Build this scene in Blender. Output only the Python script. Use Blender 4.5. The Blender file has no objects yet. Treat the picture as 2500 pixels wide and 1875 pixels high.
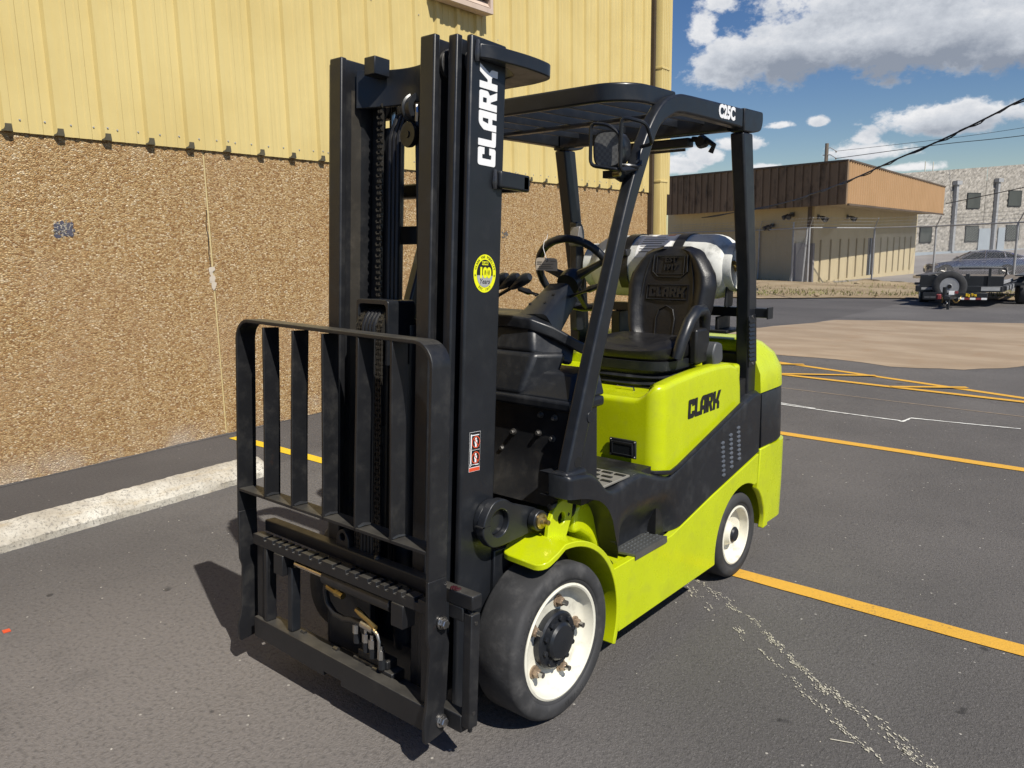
import bpy, bmesh, math, random
from mathutils import Vector, Matrix
random.seed(7)
S = bpy.context.scene
COL = S.collection
PI = math.pi
R = math.radians

# ------------------------------------------------------------------ camera, sky, sun, exposure
CAMP = Vector((2.0189, -1.9896, 1.6043))
YAW, PITCH, ROLL = -0.7067, -0.1815, -0.0170
_f = Vector((math.sin(YAW)*math.cos(PITCH), math.cos(YAW)*math.cos(PITCH), math.sin(PITCH)))
_r = Vector((math.cos(YAW), -math.sin(YAW), 0)); _u = _r.cross(_f)
_r2 = _r*math.cos(ROLL)+_u*math.sin(ROLL); _u2 = -_r*math.sin(ROLL)+_u*math.cos(ROLL)
cd = bpy.data.cameras.new('camera'); cam = bpy.data.objects.new('camera', cd); COL.objects.link(cam)
cd.sensor_fit = 'HORIZONTAL'; cd.sensor_width = 36.0; cd.lens = 36.0*1954.5/2500.0
cd.clip_start = 0.05; cd.clip_end = 3000
cam.matrix_world = Matrix(((_r2.x, _u2.x, -_f.x, CAMP.x), (_r2.y, _u2.y, -_f.y, CAMP.y), (_r2.z, _u2.z, -_f.z, CAMP.z), (0, 0, 0, 1)))
S.camera = cam
S.render.resolution_x, S.render.resolution_y = 1024, 768
S.view_settings.view_transform = 'Standard'; S.view_settings.look = 'None'
S.view_settings.gamma = 1.0; S.view_settings.use_curve_mapping = False
S.view_settings.exposure = 0.16
SUN = Vector((0.83, -0.225, 1.0)).normalized()
sl = bpy.data.lights.new('sun', 'SUN'); sl.energy = 4.9; sl.angle = R(0.53); sl.color = (1.0, 0.95, 0.86)
so = bpy.data.objects.new('sun', sl); COL.objects.link(so); so.location = (20, -6, 25)
so.rotation_euler = SUN.to_track_quat('Z', 'Y').to_euler()

W = bpy.data.worlds.new('World'); S.world = W; W.use_nodes = True
nt = W.node_tree; nt.nodes.clear()
def N(tree, typ, **kw):
    n = tree.nodes.new(typ)
    for k, v in kw.items(): setattr(n, k, v)
    return n
def L(tree, a, b): tree.links.new(a, b)
def mth(tree, op, a, b=None, clamp=False):
    n = tree.nodes.new('ShaderNodeMath'); n.operation = op; n.use_clamp = clamp
    for i, v in enumerate((a, b)):
        if v is None: continue
        if isinstance(v, (int, float)): n.inputs[i].default_value = v
        else: tree.links.new(v, n.inputs[i])
    return n.outputs[0]
def world():
    out = N(nt, 'ShaderNodeOutputWorld'); sky = N(nt, 'ShaderNodeTexSky'); sky.sky_type = 'NISHITA'
    sky.sun_disc = False; sky.sun_elevation = math.asin(SUN.z); sky.sun_rotation = math.atan2(SUN.x, SUN.y)
    sky.air_density = 1.0; sky.dust_density = 0.05; sky.ozone_density = 2.2; sky.altitude = 30
    hs = N(nt, 'ShaderNodeHueSaturation'); hs.inputs['Hue'].default_value = 0.513; hs.inputs['Saturation'].default_value = 1.28; hs.inputs['Value'].default_value = 1.0
    L(nt, sky.outputs[0], hs.inputs['Color'])
    bg = N(nt, 'ShaderNodeBackground'); bg.inputs[1].default_value = 0.068; L(nt, hs.outputs[0], bg.inputs[0])
    tc = N(nt, 'ShaderNodeTexCoord'); sx = N(nt, 'ShaderNodeSeparateXYZ'); L(nt, tc.outputs['Generated'], sx.inputs[0])
    az = mth(nt, 'ARCTAN2', sx.outputs[0], sx.outputs[1]); el = mth(nt, 'ARCSINE', sx.outputs[2])
    cmb = N(nt, 'ShaderNodeCombineXYZ'); L(nt, az, cmb.inputs[0]); L(nt, mth(nt, 'MULTIPLY', el, 1.5), cmb.inputs[1])
    def noise(scale, det, rough, w=0.0):
        n = N(nt, 'ShaderNodeTexNoise'); n.inputs['Scale'].default_value = scale; n.inputs['Detail'].default_value = det
        n.inputs['Roughness'].default_value = rough; n.noise_dimensions = '4D'; n.inputs['W'].default_value = w
        L(nt, cmb.outputs[0], n.inputs['Vector']); return n.outputs[0]
    n1 = noise(8.0, 9.0, 0.60, 1.3); nt.nodes[-1].inputs['Distortion'].default_value = 0.35; n2 = noise(3.2, 5.0, 0.55, 4.0); n3 = noise(24.0, 6.0, 0.65, 2.2)
    blobs = CLOUDS
    field = None; shade = None
    for (a0, e0, ra, re, top) in blobs:
        da = mth(nt, 'DIVIDE', mth(nt, 'SUBTRACT', az, a0), ra); de = mth(nt, 'DIVIDE', mth(nt, 'SUBTRACT', el, e0), re)
        de = mth(nt, 'MAXIMUM', de, mth(nt, 'MULTIPLY', de, 1.7)) if False else mth(nt, 'MINIMUM', de, mth(nt, 'MULTIPLY', de, 1.7))
        d = mth(nt, 'SQRT', mth(nt, 'ADD', mth(nt, 'MULTIPLY', da, da), mth(nt, 'MULTIPLY', de, de)))
        f = mth(nt, 'SUBTRACT', 1.0, d)
        field = f if field is None else mth(nt, 'MAXIMUM', field, f)
        s = mth(nt, 'MULTIPLY', mth(nt, 'MINIMUM', mth(nt, 'MAXIMUM', mth(nt, 'ADD', f, 0.35), 0.0), 0.8), mth(nt, 'SUBTRACT', 0.30, de))   # >0 under the cloud's middle
        s = mth(nt, 'MULTIPLY', s, top)
        shade = s if shade is None else mth(nt, 'MAXIMUM', shade, s)
    # scattered cumulus everywhere else
    gen = mth(nt, 'MULTIPLY', mth(nt, 'SUBTRACT', n2, 0.66), 3.2)
    inview = mth(nt, 'COMPARE', az, -0.42); nt.nodes[-1].inputs[2].default_value = 0.34
    gen = mth(nt, 'SUBTRACT', gen, mth(nt, 'MULTIPLY', inview, 3.0))
    field = mth(nt, 'MAXIMUM', field, gen)
    fz = mth(nt, 'ADD', field, mth(nt, 'MULTIPLY', mth(nt, 'SUBTRACT', n1, 0.50), 2.0))
    fz = mth(nt, 'ADD', fz, mth(nt, 'MULTIPLY', mth(nt, 'SUBTRACT', n3, 0.5), 1.5))
    fz = mth(nt, 'ADD', fz, mth(nt, 'MULTIPLY', mth(nt, 'SUBTRACT', noise(70.0, 4.0, 0.6, 0.7), 0.5), 0.7))
    mr = N(nt, 'ShaderNodeMapRange', interpolation_type='SMOOTHSTEP'); L(nt, fz, mr.inputs[0]); mr.inputs[1].default_value = 0.02; mr.inputs[2].default_value = 0.42
    dens = N(nt, 'ShaderNodeMapRange', interpolation_type='SMOOTHSTEP'); L(nt, fz, dens.inputs[0]); dens.inputs[1].default_value = 0.15; dens.inputs[2].default_value = 0.95
    up = mth(nt, 'GREATER_THAN', el, 0.0)
    alpha = mth(nt, 'MULTIPLY', mr.outputs[0], up)
    sh = mth(nt, 'ADD', mth(nt, 'MULTIPLY', shade, 1.55), mth(nt, 'MULTIPLY', mth(nt, 'SUBTRACT', n3, 0.5), 1.1))
    sh = mth(nt, 'ADD', sh, mth(nt, 'MULTIPLY', dens.outputs[0], 0.16), True)
    cr = N(nt, 'ShaderNodeValToRGB'); L(nt, sh, cr.inputs[0])
    e = cr.color_ramp.elements; e[0].position = 0.0; e[0].color = (0.86, 0.86, 0.87, 1); e[1].position = 1.0; e[1].color = (0.27, 0.305, 0.37, 1)
    m = cr.color_ramp.elements.new(0.42); m.color = (0.60, 0.63, 0.68, 1)
    bc = N(nt, 'ShaderNodeBackground'); L(nt, cr.outputs[0], bc.inputs[0]); bc.inputs[1].default_value = 0.92
    mx = N(nt, 'ShaderNodeMixShader'); L(nt, mth(nt, 'MULTIPLY', alpha, 0.97), mx.inputs[0]); L(nt, bg.outputs[0], mx.inputs[1]); L(nt, bc.outputs[0], mx.inputs[2])
    L(nt, mx.outputs[0], out.inputs[0])
# azimuth (from +Y towards +X), elevation, half widths, darkness of the underside
CLOUDS = [(-0.36, 0.20, 0.12, 0.075, 1.0), (-0.44, 0.192, 0.07, 0.05, 0.6), (-0.27, 0.20, 0.14, 0.08, 1.0), (-0.16, 0.187, 0.14, 0.07, 1.0), (-0.05, 0.20, 0.15, 0.08, 1.0), (-0.33, 0.25, 0.14, 0.08, 0.4), (-0.20, 0.27, 0.20, 0.09, 0.4),
          (-0.466, 0.178, 0.050, 0.036, 0.5), (-0.478, 0.222, 0.028, 0.036, 0.15), (-0.463, 0.255, 0.030, 0.030, 0.15),
          (-0.22, 0.112, 0.080, 0.026, 0.7), (-0.12, 0.116, 0.09, 0.026, 0.8), (-0.30, 0.083, 0.062, 0.018, 0.4), (-0.298, 0.100, 0.018, 0.017, 0.15),
          (-0.39, 0.119, 0.026, 0.008, 0.2), (-0.352, 0.121, 0.016, 0.010, 0.15), (-0.474, 0.088, 0.030, 0.016, 0.3), (-0.435, 0.101, 0.040, 0.014, 0.3), (-0.50, 0.078, 0.03, 0.018, 0.3), (-0.25, 0.066, 0.05, 0.010, 0.2), (-0.41, 0.073, 0.03, 0.008, 0.2)]
world()

# ------------------------------------------------------------------ materials
MATS = {}
def new_mat(name):
    m = bpy.data.materials.new(name); m.use_nodes = True; t = m.node_tree
    b = t.nodes['Principled BSDF']; MATS[name] = m
    return m, t, b
def tex_noise(t, vec, scale, det=4, rough=0.55, stretch=None):
    if stretch:
        mp = N(t, 'ShaderNodeMapping'); mp.inputs['Scale'].default_value = stretch; L(t, vec, mp.inputs[0]); vec = mp.outputs[0]
    n = N(t, 'ShaderNodeTexNoise'); n.inputs['Scale'].default_value = scale; n.inputs['Detail'].default_value = det; n.inputs['Roughness'].default_value = rough
    L(t, vec, n.inputs['Vector']); return n.outputs[0]
def ramp(t, fac, stops):
    c = N(t, 'ShaderNodeValToRGB'); L(t, fac, c.inputs[0]); el = c.color_ramp.elements
    while len(el) < len(stops): el.new(0.5)
    for e, (p, col) in zip(el, stops):
        e.position = p; e.color = (*col, 1) if len(col) == 3 else col
    return c.outputs[0]
def rmp(t, v, a, b, c=0.0, d=1.0, smooth=True):
    n = N(t, 'ShaderNodeMapRange'); n.interpolation_type = 'SMOOTHSTEP' if smooth else 'LINEAR'
    L(t, v, n.inputs[0]); n.inputs[1].default_value = a; n.inputs[2].default_value = b; n.inputs[3].default_value = c; n.inputs[4].default_value = d
    return n.outputs[0]
def mixc(t, fac, a, b, mode='MIX'):
    n = N(t, 'ShaderNodeMix'); n.data_type = 'RGBA'; n.blend_type = mode
    for s, v in ((n.inputs['Factor'], fac), (n.inputs['A'], a), (n.inputs['B'], b)):
        if hasattr(v, 'default_value') or hasattr(v, 'links'): L(t, v, s)
        elif isinstance(v, (int, float)): s.default_value = v
        else: s.default_value = (*v, 1)
    # the typed colour sockets are the ones that matter
    ca = [i for i in n.inputs if i.type == 'RGBA']
    for s, v in zip(ca, (a, b)):
        if hasattr(v, 'links'): L(t, v, s)
        else: s.default_value = (*v, 1)
    fs = [i for i in n.inputs if i.type == 'VALUE'][0]
    if hasattr(fac, 'links'): L(t, fac, fs)
    else: fs.default_value = fac
    return [o for o in n.outputs if o.type == 'RGBA'][0]
def bump(t, b, h, strength=0.3, dist=0.01):
    n = N(t, 'ShaderNodeBump'); n.inputs['Strength'].default_value = strength; n.inputs['Distance'].default_value = dist
    L(t, h, n.inputs['Height']); L(t, n.outputs[0], b.inputs['Normal'])
def vec(t):
    return N(t, 'ShaderNodeNewGeometry').outputs['Position']
def paint(name, col, rough=0.35, metal=0.0, var=0.12, dust=(0.10, 0.095, 0.085), dustamt=0.12, scale=6.0, orange=0.06, coat=0.0, streak=True, settle=0.0, rust=0.0):
    m, t, b = new_mat(name); v = vec(t)
    n = tex_noise(t, v, scale, 5); c = mixc(t, rmp(t, n, 0.3, 0.75), tuple(x*(1-var) for x in col), tuple(min(1, x*(1+var)) for x in col))
    d = tex_noise(t, v, 14, 6, 0.65); fd = mth(t, 'MULTIPLY', rmp(t, d, 0.48, 0.80), dustamt)
    if streak:
        s = tex_noise(t, v, 3.0, 6, 0.7, (26, 26, 2.2)); fd = mth(t, 'ADD', fd, mth(t, 'MULTIPLY', rmp(t, s, 0.62, 0.80), dustamt*0.9))
    c = mixc(t, fd, c, dust)
    if settle:
        g = N(t, 'ShaderNodeNewGeometry'); sp = N(t, 'ShaderNodeSeparateXYZ'); L(t, g.outputs['True Normal'], sp.inputs[0])
        c = mixc(t, mth(t, 'MULTIPLY', rmp(t, sp.outputs[2], 0.75, 0.98), mth(t, 'MULTIPLY', rmp(t, tex_noise(t, v, 9, 5, 0.6), 0.25, 0.7, 0.35, 1.0), settle)), c, dust)
    if rust:
        sc = tex_noise(t, v, 5.0, 7, 0.8, (60, 9, 14)); c = mixc(t, mth(t, 'MULTIPLY', rmp(t, sc, 0.70, 0.78), rust*1.4, True), c, (0.13, 0.125, 0.12))
        ru = tex_noise(t, v, 4.2, 6, 0.72); c = mixc(t, mth(t, 'MULTIPLY', rmp(t, ru, 0.66, 0.76), rust), c, (0.085, 0.045, 0.030))
    L(t, c, b.inputs['Base Color'])
    L(t, rmp(t, d, 0.3, 0.8, rough*0.8, min(1, rough*1.35)), b.inputs['Roughness'])
    b.inputs['Metallic'].default_value = metal
    if coat: b.inputs['Coat Weight'].default_value = coat; b.inputs['Coat Roughness'].default_value = 0.12
    if orange: bump(t, b, tex_noise(t, v, 160, 2), orange, 0.002)
    return m
BLACK = paint('black_paint', (0.0130, 0.0148, 0.0185), 0.36, dustamt=0.09, rust=0.10, settle=0.08)
BLACKW = paint('worn_black_steel', (0.0125, 0.0130, 0.0150), 0.42, dustamt=0.13, dust=(0.13, 0.12, 0.10), settle=0.45, rust=0.40)
PLAST = paint('black_plastic', (0.0125, 0.0140, 0.0175), 0.42, dustamt=0.26, dust=(0.09, 0.09, 0.09), orange=0.12, streak=False, scale=4)
DARK = paint('dark_steel', (0.010, 0.010, 0.011), 0.5, dustamt=0.15)
LIME = paint('lime_paint', (0.505, 0.585, 0.004), 0.30, var=0.05, dust=(0.20, 0.20, 0.07), dustamt=0.22, coat=0.35, orange=0.05)
WHITEP = paint('white_wheel_paint', (0.76, 0.735, 0.62), 0.5, var=0.07, dust=(0.20, 0.18, 0.14), dustamt=0.62, scale=9, streak=False)
RUBBER = paint('tyre_rubber', (0.034, 0.034, 0.0355), 0.80, var=0.3, dust=(0.15, 0.145, 0.14), dustamt=0.40, orange=0.2, streak=False)
VINYL = paint('seat_vinyl', (0.0095, 0.0095, 0.011), 0.42, dustamt=0.08, orange=0.35, streak=False)
GREYP = paint('grey_plastic', (0.07, 0.074, 0.08), 0.5, streak=False)
STEEL = paint('bare_steel', (0.55, 0.53, 0.50), 0.35, metal=1.0, dustamt=0.3, streak=False)
ZINC = paint('yellow_zinc', (0.42, 0.30, 0.11), 0.36, metal=0.9, dustamt=0.35, streak=False)
NUTM = paint('rusty_nut', (0.36, 0.27, 0.19), 0.5, metal=0.55, dustamt=0.5, dust=(0.20, 0.10, 0.05), streak=False)
CHROME = paint('rod_chrome', (0.70, 0.62, 0.50), 0.20, metal=1.0, dustamt=0.1, streak=False)
ALU = paint('tank_aluminium', (0.66, 0.66, 0.62), 0.6, metal=0.0, var=0.10, dust=(0.12, 0.12, 0.11), dustamt=0.80, scale=9, streak=False)
HOSE = paint('hose_rubber', (0.012, 0.012, 0.013), 0.42, dustamt=0.1, streak=False)
CHAINM = paint('greasy_chain', (0.06, 0.055, 0.048), 0.42, metal=0.6, streak=False)
WHITE = paint('decal_white', (0.82, 0.82, 0.82), 0.4, var=0.02, dustamt=0.06, streak=False, orange=0)
BLKDEC = paint('decal_black', (0.012, 0.012, 0.014), 0.4, var=0.02, dustamt=0.03, streak=False, orange=0)
YELDEC = paint('decal_yellow', (0.78, 0.80, 0.01), 0.35, var=0.02, dustamt=0.02, streak=False, orange=0)
REDDEC = paint('decal_red', (0.68, 0.085, 0.03), 0.4, var=0.02, dustamt=0.03, streak=False, orange=0)
SILDEC = paint('decal_silver', (0.5, 0.5, 0.5), 0.35, metal=0.3, streak=False, orange=0)
PAPER = paint('tag_paper', (0.58, 0.50, 0.40), 0.9, var=0.04, streak=False, orange=0)
GALV = paint('galvanised', (0.36, 0.365, 0.37), 0.55, metal=0.1, dustamt=0.2, streak=False)
WOODP = paint('weathered_wood', (0.16, 0.13, 0.10), 0.9, streak=True, dustamt=0.4)
BLKGLASS = paint('dark_glass', (0.012, 0.014, 0.016), 0.08, var=0.05, dustamt=0.02, orange=0, streak=False)
def lens_mat():
    m, t, b = new_mat('lamp_lens'); v = vec(t)
    br = N(t, 'ShaderNodeTexChecker'); br.inputs['Scale'].default_value = 95; L(t, v, br.inputs[0])
    L(t, mixc(t, br.outputs[1], (0.15, 0.15, 0.15), (0.20, 0.20, 0.195)), b.inputs['Base Color']); b.inputs['Roughness'].default_value = 0.2
    return m
LENS = lens_mat()
def asphalt():
    m, t, b = new_mat('asphalt'); v = vec(t)
    big = tex_noise(t, v, 0.45, 5, 0.6); mid = tex_noise(t, v, 2.6, 6, 0.65); fine = tex_noise(t, v, 120, 3, 0.7); grit = tex_noise(t, v, 60, 4, 0.75)
    c = mixc(t, rmp(t, big, 0.35, 0.68), (0.108, 0.101, 0.097), (0.150, 0.140, 0.133))
    sx0 = N(t, 'ShaderNodeSeparateXYZ'); L(t, v, sx0.inputs[0])
    dx = mth(t, 'ADD', sx0.outputs[0], 0.5); dy = mth(t, 'ADD', sx0.outputs[1], 0.9); dd = mth(t, 'SQRT', mth(t, 'ADD', mth(t, 'MULTIPLY', dx, dx), mth(t, 'MULTIPLY', mth(t, 'MULTIPLY', dy, dy), 1.6)))
    worn = rmp(t, mth(t, 'ADD', dd, mth(t, 'MULTIPLY', big, 1.2)), 1.0, 2.6, 1.0, 0.0); c = mixc(t, mth(t, 'MULTIPLY', worn, 0.75), c, (0.230, 0.208, 0.192))
    c = mixc(t, mth(t, 'MULTIPLY', rmp(t, mid, 0.52, 0.80), 0.5), c, (0.088, 0.082, 0.080))
    c = mixc(t, mth(t, 'MULTIPLY', rmp(t, grit, 0.46, 0.72), 0.72), c, (0.046, 0.043, 0.042))
    c = mixc(t, mth(t, 'MULTIPLY', rmp(t, fine, 0.54, 0.76), 0.7), c, (0.33, 0.315, 0.30))
    vo = N(t, 'ShaderNodeTexVoronoi'); vo.inputs['Scale'].default_value = 34; L(t, v, vo.inputs['Vector'])
    wn = N(t, 'ShaderNodeTexWhiteNoise'); L(t, vo.outputs['Color'], wn.inputs['Vector'])
    spk = mth(t, 'MULTIPLY', mth(t, 'LESS_THAN', vo.outputs['Distance'], 0.16), mth(t, 'GREATER_THAN', wn.outputs['Value'], 0.965))
    c = mixc(t, mth(t, 'MULTIPLY', spk, 0.85), c, (0.50, 0.47, 0.42))
    # oil drips and darker repair near the wall
    st = tex_noise(t, v, 1.1, 3, 0.5); c = mixc(t, mth(t, 'MULTIPLY', rmp(t, st, 0.66, 0.74), 0.35), c, (0.05, 0.046, 0.045))
    dr = tex_noise(t, v, 7.5, 2, 0.4); c = mixc(t, mth(t, 'MULTIPLY', rmp(t, dr, 0.735, 0.775), 0.75), c, (0.032, 0.03, 0.03))
    # scuffs: pale scraped streaks
    sc = tex_noise(t, v, 1.0, 7, 0.75, (2.0, 9.0, 1)); c = mixc(t, mth(t, 'MULTIPLY', rmp(t, sc, 0.66, 0.82), 0.5), c, (0.30, 0.275, 0.24))
    sx = N(t, 'ShaderNodeSeparateXYZ'); L(t, v, sx.inputs[0])
    nb = rmp(t, mth(t, 'ADD', sx.outputs[0], mth(t, 'MULTIPLY', sx.outputs[1], 0.0623)), -2.96, -2.86, 1.0, 0.0)
    c = mixc(t, mth(t, 'MULTIPLY', nb, 0.35), c, (0.055, 0.050, 0.049))
    L(t, c, b.inputs['Base Color']); b.inputs['Roughness'].default_value = 0.88; b.inputs['Specular IOR Level'].default_value = 0.35
    h = mth(t, 'ADD', mth(t, 'MULTIPLY', grit, 1.0), mth(t, 'MULTIPLY', fine, 0.5)); bump(t, b, h, 0.75, 0.012)
    return m
ASPH = asphalt()
def ground_mat(name, c0, c1, c2, s1=0.5, s2=6, rough=0.9, bmp=0.4, stretch=None):
    m, t, b = new_mat(name); v = vec(t)
    c = mixc(t, rmp(t, tex_noise(t, v, s1, 5, 0.6, stretch), 0.35, 0.68), c0, c1); n2 = tex_noise(t, v, s2, 6, 0.7)
    c = mixc(t, mth(t, 'MULTIPLY', rmp(t, n2, 0.5, 0.78), 0.6), c, c2); L(t, c, b.inputs['Base Color']); b.inputs['Roughness'].default_value = rough
    bump(t, b, tex_noise(t, v, 60, 4, 0.7), bmp, 0.01); return m
CONC = ground_mat('worn_concrete', (0.29, 0.215, 0.14), (0.37, 0.285, 0.195), (0.27, 0.165, 0.085), 0.7, 2.0, stretch=(1.0, 2.2, 1))
BACKLOT = ground_mat('pale_back_lot', (0.22, 0.20, 0.185), (0.27, 0.25, 0.235), (0.19, 0.175, 0.165), 0.12, 1.2)
DIRT = ground_mat('dry_dirt', (0.26, 0.19, 0.11), (0.36, 0.28, 0.175), (0.13, 0.12, 0.045), 0.4, 2.5, bmp=0.8)
def marking(name, col, wear=0.35):
    m, t, b = new_mat(name); v = vec(t)
    w = tex_noise(t, v, 55, 5, 0.75); w2 = tex_noise(t, v, 4, 4, 0.6)
    f = mth(t, 'MULTIPLY', rmp(t, w, 0.54, 0.72), mth(t, 'ADD', rmp(t, w2, 0.40, 0.75, 0.0, 1.0), wear))
    c = mixc(t, mth(t, 'MULTIPLY', w2, 0.5), col, tuple(x*0.78 for x in col))
    c = mixc(t, mth(t, 'MINIMUM', f, 0.9), c, (0.16, 0.12, 0.06)); L(t, c, b.inputs['Base Color']); b.inputs['Roughness'].default_value = 0.75
    bump(t, b, tex_noise(t, v, 120, 3, 0.7), 0.5, 0.006); return m
def plain_build0(name, col):
    m, t, b = new_mat(name); b.inputs['Base Color'].default_value = (*col, 1); b.inputs['Roughness'].default_value = 0.8; return m
YLINE = marking('yellow_road_paint', (0.70, 0.385, 0.045)); YLINE2 = marking('fresh_yellow_paint', (0.78, 0.52, 0.02), 0.05)
WSCUFF = plain_build0('pale_scuff_paint', (0.60, 0.56, 0.45)); WLINE = marking('white_spray_paint', (0.80, 0.80, 0.76), 0.0)
def siding():
    m, t, b = new_mat('cream_metal_siding'); v = vec(t)
    n = tex_noise(t, v, 1.2, 5, 0.6); c = mixc(t, rmp(t, n, 0.3, 0.7), (0.590, 0.465, 0.190), (0.645, 0.520, 0.225))
    s = tex_noise(t, v, 1.6, 6, 0.7, (7, 7, 0.5)); c = mixc(t, mth(t, 'MULTIPLY', rmp(t, s, 0.52, 0.80), 0.40), c, (0.45, 0.34, 0.13))
    sp = tex_noise(t, v, 40, 3, 0.6); c = mixc(t, mth(t, 'MULTIPLY', rmp(t, sp, 0.72, 0.80), 0.25), c, (0.42, 0.31, 0.12))
    L(t, c, b.inputs['Base Color']); b.inputs['Roughness'].default_value = 0.42; b.inputs['Specular IOR Level'].default_value = 0.3
    bump(t, b, tex_noise(t, v, 3.5, 3, 0.5), 0.05, 0.02); return m
SIDING = siding()
def aggregate():
    m, t, b = new_mat('pebble_aggregate'); v = vec(t)
    mp = N(t, 'ShaderNodeMapping'); mp.inputs['Scale'].default_value = (1, 0.75, 1.15); L(t, v, mp.inputs[0])
    vo = N(t, 'ShaderNodeTexVoronoi'); vo.inputs['Scale'].default_value = 84; L(t, mp.outputs[0], vo.inputs['Vector'])
    ve = N(t, 'ShaderNodeTexVoronoi'); ve.feature = 'DISTANCE_TO_EDGE'; ve.inputs['Scale'].default_value = 84; L(t, mp.outputs[0], ve.inputs['Vector'])
    sep = N(t, 'ShaderNodeSeparateColor'); L(t, vo.outputs['Color'], sep.inputs[0])
    c = ramp(t, sep.outputs[0], [(0.0, (0.26, 0.13, 0.045)), (0.25, (0.40, 0.235, 0.088)), (0.55, (0.51, 0.335, 0.145)), (0.85, (0.60, 0.43, 0.22)), (1.0, (0.72, 0.58, 0.38))])
    big = tex_noise(t, v, 0.9, 5, 0.6); c = mixc(t, mth(t, 'MULTIPLY', rmp(t, big, 0.46, 0.78), 0.45), c, (0.47, 0.30, 0.165))
    pale = tex_noise(t, v, 1.7, 4, 0.6); c = mixc(t, mth(t, 'MULTIPLY', rmp(t, pale, 0.56, 0.80), 0.35), c, (0.62, 0.50, 0.34))
    sx = N(t, 'ShaderNodeSeparateXYZ'); L(t, v, sx.inputs[0])
    wet = mth(t, 'MULTIPLY', rmp(t, sx.outputs[2], 0.0, 0.24, 1.0, 0.0), rmp(t, tex_noise(t, v, 2.2, 4), 0.42, 0.62))
    c = mixc(t, mth(t, 'MULTIPLY', wet, 0.5), c, (0.62, 0.57, 0.50))
    gap = rmp(t, ve.outputs['Distance'], 0.0, 0.13, 1.0, 0.0)
    c = mixc(t, mth(t, 'MULTIPLY', gap, 0.55), c, (0.19, 0.105, 0.045)); L(t, c, b.inputs['Base Color']); b.inputs['Roughness'].default_value = 0.8
    h = mth(t, 'ADD', rmp(t, ve.outputs['Distance'], 0.0, 0.35), mth(t, 'MULTIPLY', sep.outputs[1], 0.6)); bump(t, b, h, 0.75, 0.007); return m
AGG = aggregate()
def stop_mat():
    m, t, b = new_mat('weathered_concrete_stop'); v = vec(t)
    n = tex_noise(t, v, 4, 5, 0.65); c = mixc(t, rmp(t, n, 0.32, 0.72), (0.42, 0.38, 0.31), (0.66, 0.63, 0.55))
    g = tex_noise(t, v, 62, 4, 0.8); c = mixc(t, mth(t, 'MULTIPLY', rmp(t, g, 0.50, 0.64), 0.85), c, (0.20, 0.185, 0.16))
    tn = tex_noise(t, v, 2.4, 4, 0.7, (4, 1, 4)); c = mixc(t, mth(t, 'MULTIPLY', rmp(t, tn, 0.52, 0.72), 0.6), c, (0.42, 0.33, 0.20))
    L(t, c, b.inputs['Base Color']); b.inputs['Roughness'].default_value = 0.92; bump(t, b, mth(t, 'ADD', g, n), 0.6, 0.012); return m
STOPM = stop_mat()
def plain_build(name, c0, c1, c2, sc=0.7, streak=(3, 3, 0.3), amt=0.4, bmp=0.0, bs=3):
    m, t, b = new_mat(name); v = vec(t)
    c = mixc(t, rmp(t, tex_noise(t, v, sc, 5, 0.6), 0.3, 0.7), c0, c1); s = tex_noise(t, v, 1.2, 6, 0.7, streak)
    c = mixc(t, mth(t, 'MULTIPLY', rmp(t, s, 0.48, 0.72), amt), c, c2); L(t, c, b.inputs['Base Color']); b.inputs['Roughness'].default_value = 0.8
    if bmp: bump(t, b, tex_noise(t, v, bs, 5, 0.7), bmp, 0.1)
    return m
CREAMW = plain_build('cream_block_wall', (0.50, 0.415, 0.25), (0.54, 0.45, 0.28), (0.42, 0.34, 0.20))
BROWNF = plain_build('mildewed_brown_metal', (0.165, 0.115, 0.072), (0.22, 0.155, 0.10), (0.028, 0.022, 0.017), 0.25, (1.2, 1.2, 0.6), 0.9)
TANF = plain_build('tan_ribbed_metal', (0.40, 0.245, 0.12), (0.43, 0.265, 0.135), (0.36, 0.215, 0.10))
SOFFIT = plain_build('soffit_board', (0.40, 0.32, 0.20), (0.44, 0.36, 0.23), (0.3, 0.24, 0.15))
GREYST = plain_build('split_face_stone', (0.27, 0.25, 0.215), (0.42, 0.39, 0.345), (0.16, 0.148, 0.128), 2.5, (1, 1, 1), 0.6, 1.0, 2.0)
GALVP = plain_build('grey_metal_door', (0.30, 0.34, 0.37), (0.33, 0.37, 0.40), (0.24, 0.27, 0.30))
LAVEND = plain_build('grey_corner_panel', (0.20, 0.185, 0.19), (0.235, 0.215, 0.22), (0.15, 0.14, 0.14))
LOUVM = plain_build('faded_louver_metal', (0.52, 0.41, 0.33), (0.58, 0.46, 0.37), (0.30, 0.22, 0.17))
CLOSM = paint('foam_closure', (0.075, 0.066, 0.040), 0.9, var=0.3, streak=False)
CARP = paint('car_paint_grey', (0.24, 0.24, 0.27), 0.20, metal=0.85, var=0.03, dustamt=0.02, coat=0.8, orange=0, streak=False)
CARB = paint('car_paint_blue', (0.02, 0.025, 0.30), 0.2, metal=0.2, dustamt=0.0, coat=0.6, orange=0, streak=False)
LEAF = paint('pine_needles', (0.020, 0.036, 0.012), 0.7, var=0.4, streak=False, orange=0)
GRASSM = paint('dry_grass', (0.17, 0.165, 0.05), 0.9, var=0.5, dust=(0.09, 0.12, 0.025), dustamt=0.7, scale=0.8, streak=False, orange=0)

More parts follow.
